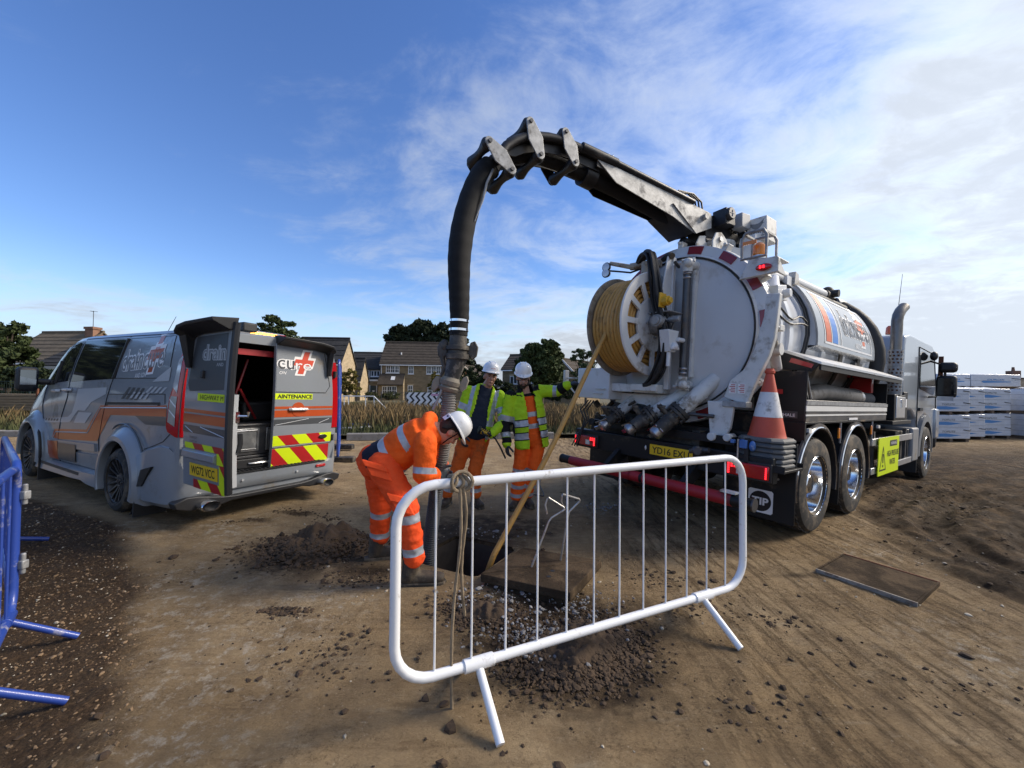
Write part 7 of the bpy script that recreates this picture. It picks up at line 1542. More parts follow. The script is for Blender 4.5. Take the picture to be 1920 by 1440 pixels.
# the open door: drain, HIGHWAY M, plate and handle recess
def llogo(u, v, d): return LD.p(.52+u, 1.69+v, d)
put(ld, llogo, *text_mb('drain', .44, .15, .06), .004, 'van_grey_pale'); put(ld, llogo, *text_mb('drain', .425, .135, .0), .0055, 'print_grey', 'logo_lettering'); put(ld, llogo, *text_mb('AND', .12, .03, .01, cx=.12, cy=-.11), .004, 'van_grey_pale', 'logo_lettering')
ddec(ld, LD, 'notice_strip', [(.27, 1.248), (DW-.04, 1.248), (DW-.04, 1.318), (.27, 1.318)], .003, 'yellow_refl'); put(ld, lambda u, v, d: LD.p(.535+u, 1.283+v, d), *text_mb('HIGHWAY M', .42, .044, .0), .005, 'ink', 'notice_lettering')
chevrons(ld, LD, .445, .525, .22, DW-.004, False); chevrons(ld, LD, .80, .855, .05, DW-.02, False, .03); chevrons(ld, LD, .70, .80, DW-.14, DW-.02, False, .1); chevrons(ld, LD, .525, .70, DW-.10, DW-.004, False, .01)
mb = MB(); mb.rings([[LD.p(u, .70, .0), LD.p(u, .72, .035), LD.p(u, .78, .03), LD.p(u, .795, .0)] for u in (.05, .10, .58, .66)]); mb.build('plate_handle', M['van_grey'], ld, smooth=30, bevel=.006)
mb = MB(); mb.rings([[LD.p(u, z, .004) for u, z in ((.17, .555), (.68, .555), (.68, .67), (.17, .67))], [LD.p(u, z, .012) for u, z in ((.17, .555), (.68, .555), (.68, .67), (.17, .67))]]); pl = mb.build('number_plate', M['plate_yellow'], ld)
put(pl, lambda u, v, d: LD.p(.425+u, .6125+v, d), *text_mb('WG72 VCC', .44, .075, .012), .0135, 'ink', 'plate_lettering'); pl2 = bpy.data.objects.get('plate_lettering')
put(ld, lambda u, v, d: LD.p(.22+u, .905+v, d), *text_mb('TRANSIT', .16, .022, .0), .004, 'van_grey_dark', 'model_lettering'); put(ld, lambda u, v, d: LD.p(.22+u, .87+v, d), *text_mb('CUSTOM', .14, .018, .0), .004, 'van_grey_dark', 'model_lettering')
mb = MB(); mb.box(-.02, .02, -.015, .015, -.035, .035, Matrix.Translation(LD.p(.36, 1.49, .012))); mb.build('wiper_hub', M['black_plastic'], ld, bevel=.006)
mb = MB(); mb.tube([LD.p(DW-.0, z, -.025) for z in np.linspace(.46, 1.95, 14)], .032, 8); mb.build('door_seal', M['black_plastic'], ld)
mb = MB(); mb.rings([[LD.p(DW-.02, z, -.05), LD.p(DW-.05, z, -.12), LD.p(DW-.12, z, -.12), LD.p(DW-.12, z, -.05)] for z in np.linspace(.50, 1.32, 8)]); il = mb.build('inner_panel', M['van_grey_pale'], ld, smooth=40)
mb = MB(); mb.box(-.02, .02, -.03, .03, -.05, .05, Matrix.Translation(LD.p(DW-.06, 1.12, -.10))); mb.tube([LD.p(DW-.03, 1.13, -.12), LD.p(DW-.0, 1.13, -.18), LD.p(DW+.01, 1.17, -.18)], .012, 6); mb.build('door_latch', M['chrome'], il)
mb = MB(); mb.tube([LD.p(DW-.05, .80, -.125), LD.p(DW-.05, .88, -.15), LD.p(DW-.05, .97, -.145)], .022, 8); mb.build('grab_handle', M['black_plastic'], il)
mb = MB(); mb.rings([[LD.p(u, .66, d) for u, d in ((DW-.05, -.122), (DW-.09, -.122))], [LD.p(u, .78, d) for u, d in ((DW-.05, -.122), (DW-.09, -.122))]], cap=False, loop=False); mb.build('red_reflector', M['red_refl'], il)
# light bar, aerial, mirrors, handles, nose
mb = MB(); mb.box(-.55, -.32, -.48, .48, 2.0, 2.075); lb = mb.build('light_bar', mat('bar_clear', (.30, .30, .31), .15, metal=.2, coat=.8), van, bevel=.02)
for k in range(7):
    mb = MB(); mb.box(-.558, -.545, -.36+.05*k, -.325+.05*k, 2.018, 2.058); mb.build('amber_led', M['lamp_amber_lit'], lb)
mb = MB(); mb.box(-.556, -.545, -.48, -.40, 2.015, 2.06); mb.build('red_end', M['lamp_red'], lb)
for y in (-.3, .3): mb = MB(); mb.box(-.5, -.38, y-.05, y+.05, 1.97, 2.0); mb.build('bar_foot', M['black_plastic'], lb)
mb = MB(); mb.box(-1.06, -.94, .18, .34, 1.99, 2.09); mb.build('reversing_camera', M['black_plastic'], van, bevel=.015)
mb = MB(); mb.cyl((1.25, .15, 1.985), (.93, .15, 2.28), .005, .003, n=6); mb.build('aerial', M['ink'], van)
for s in (1, -1):
    mb = MB(); mb.prism([(2.36, 1.36), (2.62, 1.30), (2.50, 1.30), (2.36, 1.30)], (0, s*.90, 0), (1, 0, 0), (0, 0, 1), (0, s*.05, 0)); mb.cyl((2.46, s*.92, 1.33), (2.50, s*1.08, 1.33), .04); ma = mb.build('mirror_arm', M['black_plastic'], van, bevel=.01)
    mb = MB(); mb.box(2.43, 2.58, min(s*1.04, s*1.24), max(s*1.04, s*1.24), 1.20, 1.52); mr = mb.build('door_mirror', M['black_plastic'], ma, bevel=.045, seg=3)
    mb = MB(); mb.box(2.424, 2.430, min(s*1.065, s*1.215), max(s*1.065, s*1.215), 1.29, 1.48); mb.build('mirror_glass', mat('mirror_glass', (.55, .6, .62), .03, metal=1), mr); mb = MB(); mb.box(2.424, 2.430, min(s*1.065, s*1.215), max(s*1.065, s*1.215), 1.225, 1.28); mb.build('lower_glass', M['glass_dark'], mr)
    for x, z in ((2.17, 1.22), (1.77, 1.245)):
        mb = MB(); a, b = side(x+.09, z, .0), side(x-.09, z, .0); mb.tube([(p.x, p.y*s, p.z) for p in (side(x+.10, z, .004), side(x+.08, z, .034), side(x-.08, z+.004, .034), side(x-.10, z+.004, .004))], .019, 8); mb.build('door_handle', M['van_grey_pale'], van)
    mb = MB(); R = [[Vector((x, s*y, z)) for y, z in ((.42, .86), (.84-.3*(x-3.3), .99), (.90-.35*(x-3.3), .93), (.5, .80))] for x in (3.42, 3.60, 3.74)]; mb.rings(R); mb.build('head_lamp', M['lamp_clear'], van)
    mb = MB(); mb.box(-.47, -.445, min(s*.72, s*1.0), max(s*.72, s*1.0), .03, .42); mb.build('mud_flap', M['black_plastic'], van); mb = MB(); mb.box(2.44, 2.465, min(s*.72, s*1.0), max(s*.72, s*1.0), .03, .40); mb.build('mud_flap', M['black_plastic'], van)
mb = MB(); mb.box(3.70, 3.80, -.55, .55, .45, .80); mb.build('grille', M['black_plastic'], van, bevel=.02)
mb = MB(); mb.box(3.55, 3.82, -.78, .78, .2, .45); mb.build('front_bumper', M['van_grey'], van, bevel=.06)
mb = MB(); mb.box(-.9, 3.4, -.75, .75, .19, .24); mb.build('underbody', M['black_dirty'], van)
def make_van_wheel():
    t = empty('wheel'); r = .335
    mb = MB(); mb.lathe([(.225, .03), (.235, .0), (.26, -.008), (.30, .0), (.322, .02), (r, .05), (r, .18), (.322, .21), (.25, .235), (.225, .2)], ax=(0, 1, 0), n=48, closed_prof=True); mb.build('tyre', M['rubber'], t, smooth=28)
    mb = MB()
    for k in range(52):
        a = 2*PI*k/52
        for y0, y1, sk in ((.035, .085, .03), (.095, .135, -.02), (.145, .195, .03)): mb.beam((math.cos(a)*(r-.002), y0, math.sin(a)*(r-.002)), (math.cos(a+sk)*(r-.002), y1, math.sin(a+sk)*(r-.002)), .022, .009, up=(math.cos(a), 0, math.sin(a)))
    mb.build('tread', M['rubber'], t, smooth=0)
    mb = MB(); mb.lathe([(.232, -.004), (.238, .004), (.222, .012), (.214, .03), (.205, .17), (.001, .17)], ax=(0, 1, 0), n=44); rim = mb.build('rim', M['rim_dark'], t, smooth=30)
    for k in range(15):
        a = 2*PI*k/15; d = Vector((math.cos(a), 0, math.sin(a))); mb = MB(); q = Vector((-math.sin(a), 0, math.cos(a)))
        mb.rings([[d*r_+q*w+Vector((0, y, 0)) for w, y in ((-w_, y_), (w_, y_), (w_*.7, y_+.035), (-w_*.7, y_+.035))] for r_, w_, y_ in ((.06, .010, .045), (.12, .009, .03), (.19, .0095, .012), (.22, .014, .006))]); mb.build('spoke', M['rim_dark'], rim, bevel=.002)
    mb = MB(); mb.lathe([(.001, .02), (.03, .022), (.034, .035), (.075, .04), (.08, .08), (.08, .16)], ax=(0, 1, 0), n=28); hb_ = mb.build('hub', M['rim_dark'], rim)
    for k in range(5):
        a = 2*PI*k/5; mb = MB(); p = Vector((math.cos(a)*.054, .038, math.sin(a)*.054)); mb.cyl(p, p+Vector((0, -.012, 0)), .0095, n=6); mb.build('wheel_nut', M['steel'], rim)
    mb = MB(); mb.lathe([(.03, .10), (.15, .10), (.15, .12), (.03, .12)], ax=(0, 1, 0), n=28, closed_prof=True); mb.build('brake_disc', M['steel_dark'], rim)
    return t
w0 = make_van_wheel(); first = True
for x in (0, 2.933):
    for s in (1, -1):
        w = w0 if first else copy_tree(w0); first = False; w.parent = van; w.location = (x, s*1.0, .335); w.rotation_euler = (0, random.uniform(0, 6), PI if s > 0 else 0)
# ------------------------------------------------------------------ people
def limb(mb, p0, p1, r0, r1=None, n=14):
    r1 = r0 if r1 is None else r1; p0, p1 = Vector(p0), Vector(p1); mb.cyl(p0, p1, r0, r1, n=n); mb.ball(p0, r0, n, 8); mb.ball(p1, r1, n, 8)
def torso(mb, st, lat, fwd):
    """st: (centre, half width, half depth); closed loft of rounded sections"""
    lat = Vector(lat).normalized(); R = []; n = 22
    for i, (c, a, b) in enumerate(st):
        c = Vector(c); ax = (Vector(st[min(i+1, len(st)-1)][0])-Vector(st[max(i-1, 0)][0])).normalized(); f = (Vector(fwd)-ax*Vector(fwd).dot(ax)).normalized(); l = ax.cross(f).normalized(); l = l if l.dot(lat) > 0 else -l; ring = []
        for k in range(n):
            t = 2*PI*k/n; x = abs(math.cos(t))**.8*math.copysign(1, math.cos(t)); y = abs(math.sin(t))**.8*math.copysign(1, math.sin(t)); ring.append(c+l*x*a+f*y*b)
        R.append(ring)
    mb.rings(R)
def remesh(mb, voxel, it=5, fac=.5):
    me = mb.mesh('lump', M['skin'], smooth=0); o = link('lump', me); r = o.modifiers.new('r', 'REMESH'); r.mode = 'VOXEL'; r.voxel_size = voxel
    s = o.modifiers.new('s', 'SMOOTH'); s.iterations = it; s.factor = fac; bpy.context.view_layer.update(); out = evalmesh(o, 'lump'); bpy.data.objects.remove(o); return out
def wrinkle(me, amp, freq, seed=0., amp2=0, freq2=30., st=None):
    co = np.empty(len(me.vertices)*3); me.vertices.foreach_get('co', co); co = co.reshape(-1, 3); no = np.empty(len(me.vertices)*3); me.vertex_normals.foreach_get('vector', no); no = no.reshape(-1, 3); d = np.empty(len(co))
    for i, p in enumerate(co):
        q = Vector(p)*freq+Vector((seed, seed*1.7, 0)); a = mnoise.noise(q); d[i] = amp*(a-.35*abs(mnoise.noise(q*1.9+Vector((5, 1, 2))))*2)
        if amp2: d[i] += amp2*mnoise.noise(Vector((p[0]*freq2*.45, p[1]*freq2*.45, p[2]*freq2))+Vector((seed, 3, 1)))
    co = co+no*d[:, None]; me.vertices.foreach_set('co', co.ravel()); me.update()
def paint(me, mats, rules, cut=None):
    """rules: (slot, p0, p1, ta, tb, radius, cond): a band round the segment p0-p1"""
    for m in mats: pass
    me.materials.clear()
    for m in mats: me.materials.append(M[m])
    bm = bmesh.new(); bm.from_mesh(me)
    def inside(c, p0, d, L, ta, tb, r): 
        t = (c-p0).dot(d)/L
        return ta <= t <= tb and (c-p0-d*(t*L)).length < r
    for sl, p0, p1, ta, tb, r, cond in rules:
        p0, p1 = Vector(p0), Vector(p1); L = (p1-p0).length; d = (p1-p0)/L
        for t in (ta, tb):
            if abs(t) > 50: continue
            e = .05/L; fs = [f for f in bm.faces if inside(f.calc_center_median(), p0, d, L, t-e, t+e, r+.05)]
            g = set(fs)
            for f in fs: g.update(f.edges); g.update(f.verts)
            bmesh.ops.bisect_plane(bm, geom=list(g), plane_co=p0+d*(t*L), plane_no=d, dist=1e-5)
        for f in bm.faces:
            c = f.calc_center_median()
            if inside(c, p0, d, L, ta, tb, r) and (cond is None or cond(c, f.normal)): f.material_index = sl
    if cut: bmesh.ops.delete(bm, geom=[f for f in bm.faces if cut(f.calc_center_median(), f.normal)], context='FACES')
    for f in bm.faces: f.smooth = True
    bm.to_mesh(me); bm.free(); me.update()
def glove_mb(w, d, pn, curl=.35, s=1., side_=1, spread=.12):
    """hand from wrist w along d, palm facing pn; thumb on side_ of d x pn"""
    d = Vector(d).normalized(); pn = (Vector(pn)-d*Vector(pn).dot(d)).normalized(); l = d.cross(pn).normalized()*side_; mb = MB(); w = Vector(w)
    for k in range(5): a = -.032+.016*k; limb(mb, w+d*.012*s+l*a*.7*s, w+d*.088*s+l*a*s, .016*s, .015*s, 10)
    for k, (off, ln) in enumerate(((.033, .070), (.011, .080), (-.011, .074), (-.032, .058))):
        p = w+d*.088*s+l*off*s; dd = (d+l*spread*off*8).normalized(); 
        for j, f in enumerate((.45, .32, .23)):
            an = curl*(j+.6); v = (dd*math.cos(an)+pn*math.sin(an)).normalized(); q = p+v*ln*f*s; limb(mb, p, q, (.0125-.001*j)*s, (.0118-.001*j)*s, 8); p = q
    p = w+d*.030*s+l*.036*s
    for j, f in enumerate((.04, .034, .026)):
        v = (d*(.55+.2*j)+l*(.75-.3*j)+pn*(.35+.3*curl*j)).normalized(); q = p+v*f*s; limb(mb, p, q, .014*s, .0125*s, 8); p = q
    limb(mb, w-d*.03*s, w+d*.02*s, .034*s, .034*s, 10); return mb
def boot(parent, ank, toe_dir, s=1.):
    a = Vector(ank); g = gz(a.x, a.y); f = Vector((toe_dir[0], toe_dir[1], 0)).normalized(); l = Vector((-f.y, f.x, 0)); z0 = Vector((a.x, a.y, g)); mb = MB()
    torso(mb, [(z0-f*.085*s+Vector((0, 0, .055)), .036*s, .05), (z0-f*.02*s+Vector((0, 0, .06)), .042*s, .058), (z0+f*.09*s+Vector((0, 0, .052)), .048*s, .046), (z0+f*.17*s+Vector((0, 0, .046)), .047*s, .038), (z0+f*.205*s+Vector((0, 0, .042)), .03*s, .03)], l, (0, 0, 1))
    limb(mb, z0+Vector((0, 0, .07))-f*.03*s, a+Vector((0, 0, .11))-f*.015*s, .055*s, .064*s); me = remesh(mb, .010, 3); wrinkle(me, .003, 18, 3.); me.materials.clear(); me.materials.append(M['boot']); me.shade_smooth(); o = link('boot', me, parent, True)
    mb = MB(); P = [(-.115, -.03), (-.115, .03), (-.06, .042), (.06, .05), (.15, .052), (.205, .035), (.22, 0), (.205, -.035), (.15, -.052), (.06, -.05), (-.06, -.042)]; mb.prism([(x*s, y*s) for x, y in P], z0-Vector((0, 0, .004)), f, l, Vector((0, 0, .03))); sl = mb.build('sole', M['boot_sole'], o, bevel=.006); sl.matrix_parent_inverse = parent.matrix_local.inverted() @ Matrix() if False else Matrix()
    sl.matrix_parent_inverse = Matrix()
    return o
class Head:
    def __init__(s, c, u, f, k=1.): s.k = k; s.c = Vector(c); s.u = Vector(u).normalized(); s.f = (Vector(f)-s.u*Vector(f).dot(s.u)).normalized(); s.r = s.f.cross(s.u).normalized(); s.M = Matrix((s.r, s.f, s.u)).transposed()
    def P(s, x, y, z): return s.c+(s.r*x+s.f*y+s.u*z)*s.k
    def ball(s, mb, x, y, z, r, nu=16, nv=10): mb.ball(s.P(x, y, z), r, nu, nv, M=s.M)
    def body(s, mb, neck):
        s.ball(mb, 0, -.005, .03, (.076, .096, .098)); s.ball(mb, 0, .022, -.05, (.06, .07, .068)); s.ball(mb, 0, .058, -.098, (.03, .028, .024)); s.ball(mb, 0, .078, .032, (.056, .018, .014)); s.ball(mb, .034, .072, -.03, (.024, .02, .022)); s.ball(mb, -.034, .072, -.03, (.024, .02, .022))
        limb(mb, s.P(0, .090, .012), s.P(0, .112, -.026), .010, .0155, 10); s.ball(mb, 0, .09, -.064, (.026, .012, .008))
        for q in (-1, 1): s.ball(mb, q*.079, -.005, -.005, (.011, .026, .034))
        limb(mb, s.P(0, -.015, -.07), neck, .060, .070)
    def face(s, parent, beard=False, hairc='hair'):
        for q in (-1, 1):
            mb = MB(); s.ball(mb, q*.031, .0865, .008, (.012, .008, .006), 10, 6); mb.build('eye', M['eye'], parent, inv=True)
            mb = MB(); mb.tube([s.P(q*.012, .096, .024), s.P(q*.03, .098, .03), s.P(q*.05, .085, .024)], .0055, 6); mb.build('eyebrow', M[hairc], parent, inv=True)
        mb = MB(); mb.tube([s.P(-.026, .086, -.064), s.P(0, .101, -.067), s.P(.026, .086, -.064)], [.003, .0055, .003], 6); mb.build('mouth', M['lip'], parent, inv=True)
        mb = MB(); s.ball(mb, 0, -.022, .038, (.081, .092, .092)); s.ball(mb, 0, -.05, -.02, (.073, .058, .07)); me = remesh(mb, .012, 2); me.materials.clear(); me.materials.append(M[hairc]); me.shade_smooth(); link('hair', me, parent, True)
        if beard:
            mb = MB(); s.ball(mb, 0, .032, -.075, (.054, .060, .044)); s.ball(mb, 0, .060, -.104, (.03, .027, .025))
            for q in (-1, 1): limb(mb, s.P(q*.068, .012, -.02), s.P(q*.052, .05, -.075), .013, .02, 8); limb(mb, s.P(q*.03, .088, -.058), s.P(0, .098, -.050), .007, .007, 8)
            me = remesh(mb, .008, 2); me.materials.clear(); me.materials.append(M[hairc]); me.shade_smooth(); link('beard', me, parent, True)
    def glasses(s, parent):
        mb = MB()
        for q in (-1, 1): mb.tube([s.P(q*.033+.024*math.cos(t), .105, .006+.017*math.sin(t)) for t in np.linspace(0, 2*PI, 13)[:-1]], .0025, 5, closed=True); mb.tube([s.P(q*.057, .10, .01), s.P(q*.078, .04, .012), s.P(q*.08, -.01, .01)], .0025, 5)
        mb.tube([s.P(-.01, .107, .008), s.P(.01, .107, .008)], .003, 5); mb.build('glasses', M['ink'], parent, inv=True)
    def helmet(s, parent, logo_=False, strap=False):
        mb = MB(); n = 32; R = []; cz = .066
        prof = [(1.0, 0.), (1.0, .02), (.985, .045), (.93, .075), (.82, .10), (.62, .123), (.36, .136), (.001, .141)]
        def ring(k, h, extra=0.):
            out = []
            for i in range(n):
                t = 2*PI*i/n; x = .108*k*math.cos(t); y = (.132*k)*math.sin(t); fr = max(0, math.sin(t))
                out.append(s.P(x*(1+extra*.10), y*(1+extra*.10)+extra*.045*fr**2, cz+h-extra*.016*fr))
            return out
        R = [ring(.93, .004), ring(1.0, .0, 1.), ring(1.0, .008, 1.), ring(1.005, .014)]+[ring(k, h) for k, h in prof[1:]]
        mb.rings(R); h = mb.build('helmet', M['helmet'], parent, smooth=50, inv=True)
        for x in (-.035, 0, .035):
            mb = MB(); mb.tube([s.P(x*(1-.3*abs(t)), .118*math.sin(t*1.25), cz+.052+.088*math.cos(t*1.25)) for t in np.linspace(-.8, .8, 9)], [.002]+[.006]*7+[.002], 6); mb.build('helmet_ridge', M['helmet'], h)
        mb = MB(); mb.tube([s.P(.1*math.cos(t), -.005+.118*math.sin(t), cz-.012) for t in np.linspace(0, 2*PI, 25)[:-1]], .010, 6, closed=True); mb.build('headband', M['cloth_black'], h)
        if logo_:
            V_, F_ = text_mb('Honeywell', .062, .012, .02); mb = MB(); mb.add([s.P(u, .1335-(u*u)*4, cz+.05+v) for u, v in V_], F_)
            mb = MB(); mb.add([s.P(u, .134-u*u*4.2-.25*max(0, v), cz+.045+v) for u, v in V_], F_); mb.build('helmet_lettering', M['cross_red'], h, smooth=0)
        if strap:
            for q in (-1, 1):
                mb = MB(); mb.tube([s.P(q*.098, -.03, cz+.01), s.P(q*.088, -.06, -.01), s.P(q*.07, -.09, -.045)], .008, 6); mb.tube([s.P(q*.1, .03, cz), s.P(q*.082, .03, -.05), s.P(q*.04, .05, -.11)], .005, 5); mb.build('helmet_strap', M['cloth_black'], h)
            mb = MB(); mb.rings([[s.P(x, -.128+.0*x, cz+z) for z in (-.055, .02)] for x in np.linspace(-.06, .06, 5)], cap=False, loop=False); mb.build('neck_shade', M['helmet'], h)
        return h
def trousers(parent, J, hipw, mat_, bands, seed, rt=.115, rk=.088, ra=.075):
    mb = MB(); hl, hr = J['hipL'], J['hipR']; torso(mb, [(J['pel']-J['up']*.10, hipw*.78, .11), (J['pel'], hipw, .135), (J['pel']+J['up']*.12, hipw*.96, .125)], J['lat'], J['fwd'])
    for q in 'LR': limb(mb, J['hip'+q], J['knee'+q], rt, rk, 16); limb(mb, J['knee'+q], J['ank'+q]+Vector((0, 0, .055)), rk, ra, 16)
    me = remesh(mb, .014, 4); wrinkle(me, .010, 8, seed, .007, 42)
    rules = []
    for q in 'LR':
        for ta, tb in bands[q]: rules.append((1, J['knee'+q], J['ank'+q], ta, tb, .14, None))
    paint(me, [mat_, 'refl_tape'], rules); return link('trousers', me, parent, True)
def pocket(parent, mb, m): return mb.build('cargo_pocket', M[m], parent, bevel=.01, inv=True)

def person(label):
    return lambda loc: tag(empty('person', loc), label, 'person', 'workers in high-visibility clothing')
# ---- A: standing, open yellow jacket over a navy shirt
def build_A():
    Y = 5.42; J = {}
    J.update(neck=at(910, 726, Y+.03), shR=at(880, 733, Y), shL=at(938, 743, Y+.03), elR=at(862, 783, Y-.0), wrR=at(866, 815, Y-.18), elL=at(945, 792, Y-.08), wrL=at(922, 815, Y-.27), pel=at(888, 822, Y+.03), hipR=at(873, 824, Y+.02), hipL=at(903, 825, Y+.02), kneeR=at(857, 878, Y-.04), kneeL=at(890, 881, Y-.04), ankR=at(838, 937, Y), ankL=at(892, 937, Y))
    for q in 'LR': J['ank'+q].z = gz(J['ank'+q].x, J['ank'+q].y)+.10
    J['lat'] = Vector((1, .05, 0)); J['fwd'] = Vector((.15, -1, 0)).normalized(); J['up'] = (J['neck']-J['pel']).normalized()
    root = person('worker in open yellow jacket over navy t-shirt holding a remote control')(Vector((J['pel'].x, J['pel'].y, gz(J['pel'].x, J['pel'].y))))
    H = Head(at(919, 707, Y-.03), (.13, -.02, 1), (.28, -1, -.12)); mb = MB(); H.body(mb, J['neck']+Vector((0, 0, -.03)))
    torso(mb, [(J['pel'], .13, .09), (J['pel'].lerp(J['neck'], .5), .14, .10), (J['pel'].lerp(J['neck'], .8), .15, .095), (J['neck']-J['up']*.02, .09, .07)], J['lat'], J['fwd'])
    for q in 'LR': limb(mb, J['sh'+q], J['el'+q], .042, .036); limb(mb, J['el'+q], J['wr'+q], .036, .028); limb(mb, J['hip'+q], J['knee'+q], .07, .05); limb(mb, J['knee'+q], J['ank'+q], .05, .04)
    me = remesh(mb, .0085, 3); me.materials.clear(); me.materials.append(M['skin']); me.shade_smooth(); link('body', me, root, True)
    H.face(root); H.helmet(root, True)
    trousers(root, J, .175, 'hv_orange_dirty', {'L': [(.62, .76)], 'R': [(.62, .76)]}, 1.)
    bel = J['pel'].lerp(J['neck'], .28)+J['fwd']*.045
    mb = MB(); torso(mb, [(J['pel']+J['up']*.02, .165, .135), (J['pel'].lerp(J['neck'], .25)+J['fwd']*.03, .178, .165), (J['pel'].lerp(J['neck'], .55)+J['fwd']*.02, .172, .15), (J['pel'].lerp(J['neck'], .82), .165, .12), (J['neck']-J['up']*.02, .11, .09), (J['neck']+J['up']*.02, .08, .075)], J['lat'], J['fwd'])
    me = remesh(mb, .013, 4); wrinkle(me, .006, 7, 4., .004, 24); me.materials.clear(); me.materials.append(M['tee']); me.shade_smooth(); link('t_shirt', me, root, True)
    mb = MB(); torso(mb, [(J['pel']-J['up']*.05, .205, .165), (J['pel'].lerp(J['neck'], .25)+J['fwd']*.01, .215, .185), (J['pel'].lerp(J['neck'], .55), .21, .17), (J['pel'].lerp(J['neck'], .80), .205, .145), (J['pel'].lerp(J['neck'], .95), .16, .115), (J['neck']+J['up']*.035, .10, .095)], J['lat'], J['fwd'])
    for q in 'LR': limb(mb, J['sh'+q], J['el'+q], .082, .072, 16); limb(mb, J['el'+q], J['wr'+q], .072, .056, 16)
    me = remesh(mb, .013, 5); wrinkle(me, .011, 8, 2., .006, 30)
    axp, axn = J['pel'], J['neck']; L = (axn-axp).length; lat = (J['lat']-J['up']*J['lat'].dot(J['up'])).normalized(); F = J['fwd']
    def loc(c): v = c-axp; t = v.dot(J['up'])/L; return v.dot(lat), v.dot(F), t
    def opened(c, n):
        x, y, t = loc(c); w = .085+.10*max(0, .6-t)+.02*max(0, t-.8); return y > .02 and abs(x-.015) < w and t > -.3 and t < 1.05
    tor = lambda c, n: True
    def strap(c, n): x, y, t = loc(c); return abs(abs(x-.01)-.155) < .026
    R = [(1, axp, axn, .05, .155, .27, lambda c, n: abs(loc(c)[0]) < .24), (1, axp, axn, .30, .40, .27, lambda c, n: abs(loc(c)[0]) < .24), (1, axp, axn, .40, 1.0, .30, strap)]
    for q in 'LR': R += [(1, J['sh'+q], J['el'+q], .46, .68, .12, None), (1, J['el'+q], J['wr'+q], .02, .26, .11, None)]
    paint(me, ['hv_yellow', 'refl_tape'], R, opened); o = link('jacket', me, root, True); s = o.modifiers.new('thick', 'SOLIDIFY'); s.thickness = .012; s.offset = -1
    for q, sd in (('R', 1), ('L', -1)):
        d = (Vector((.2, -.3, -1)) if q == 'R' else Vector((-.75, -.45, .05))); pn = Vector((.7, .4, 0)) if q == 'R' else Vector((.1, -.2, 1)); me = remesh(glove_mb(J['wr'+q], d, pn, .5 if q == 'L' else .45, 1.08, sd), .0065, 2); me.materials.clear(); me.materials.append(M['glove']); me.shade_smooth(); link('glove', me, root, True)
    boot(root, J['ankR'], (-.25, -1), 1.05); boot(root, J['ankL'], (.45, -.9), 1.05)
    # remote control held against his belly
    c = J['wrL']+Vector((-.085, -.055, .035)); rc = tag(empty('remote_control', c), 'yellow and black radio remote control in the standing worker\'s hand', 'remote')
    mt = Euler((.5, .35, .3)).to_matrix().to_4x4(); mb = MB(); mb.box(-.07, .07, -.04, .04, -.022, .022, mt); mb.build('housing', mat('remote_yellow', (.55, .33, .03), .5, var=.2), rc, bevel=.008)
    mb = MB(); mb.box(-.09, -.055, -.045, .045, -.03, .04, mt); mb.box(.06, .075, -.045, .045, -.026, .03, mt); mb.build('bumper', M['ink'], rc, bevel=.008)
    for k in range(4): mb = MB(); p = mt @ Vector((-.035+.027*k, 0, .022)); mb.cyl(p, p+mt.to_3x3() @ Vector((0, 0, .02)), .007, n=8); mb.build('lever', M['ink'], rc)
    mb = MB(); mb.tube([mt @ Vector((.07, 0, 0)), Vector((.13, .03, -.08)), Vector((.2, .05, -.2)), Vector((.26, .05, -.33))], .011, 7); mb.build('strap', M['ink'], rc)
build_A()
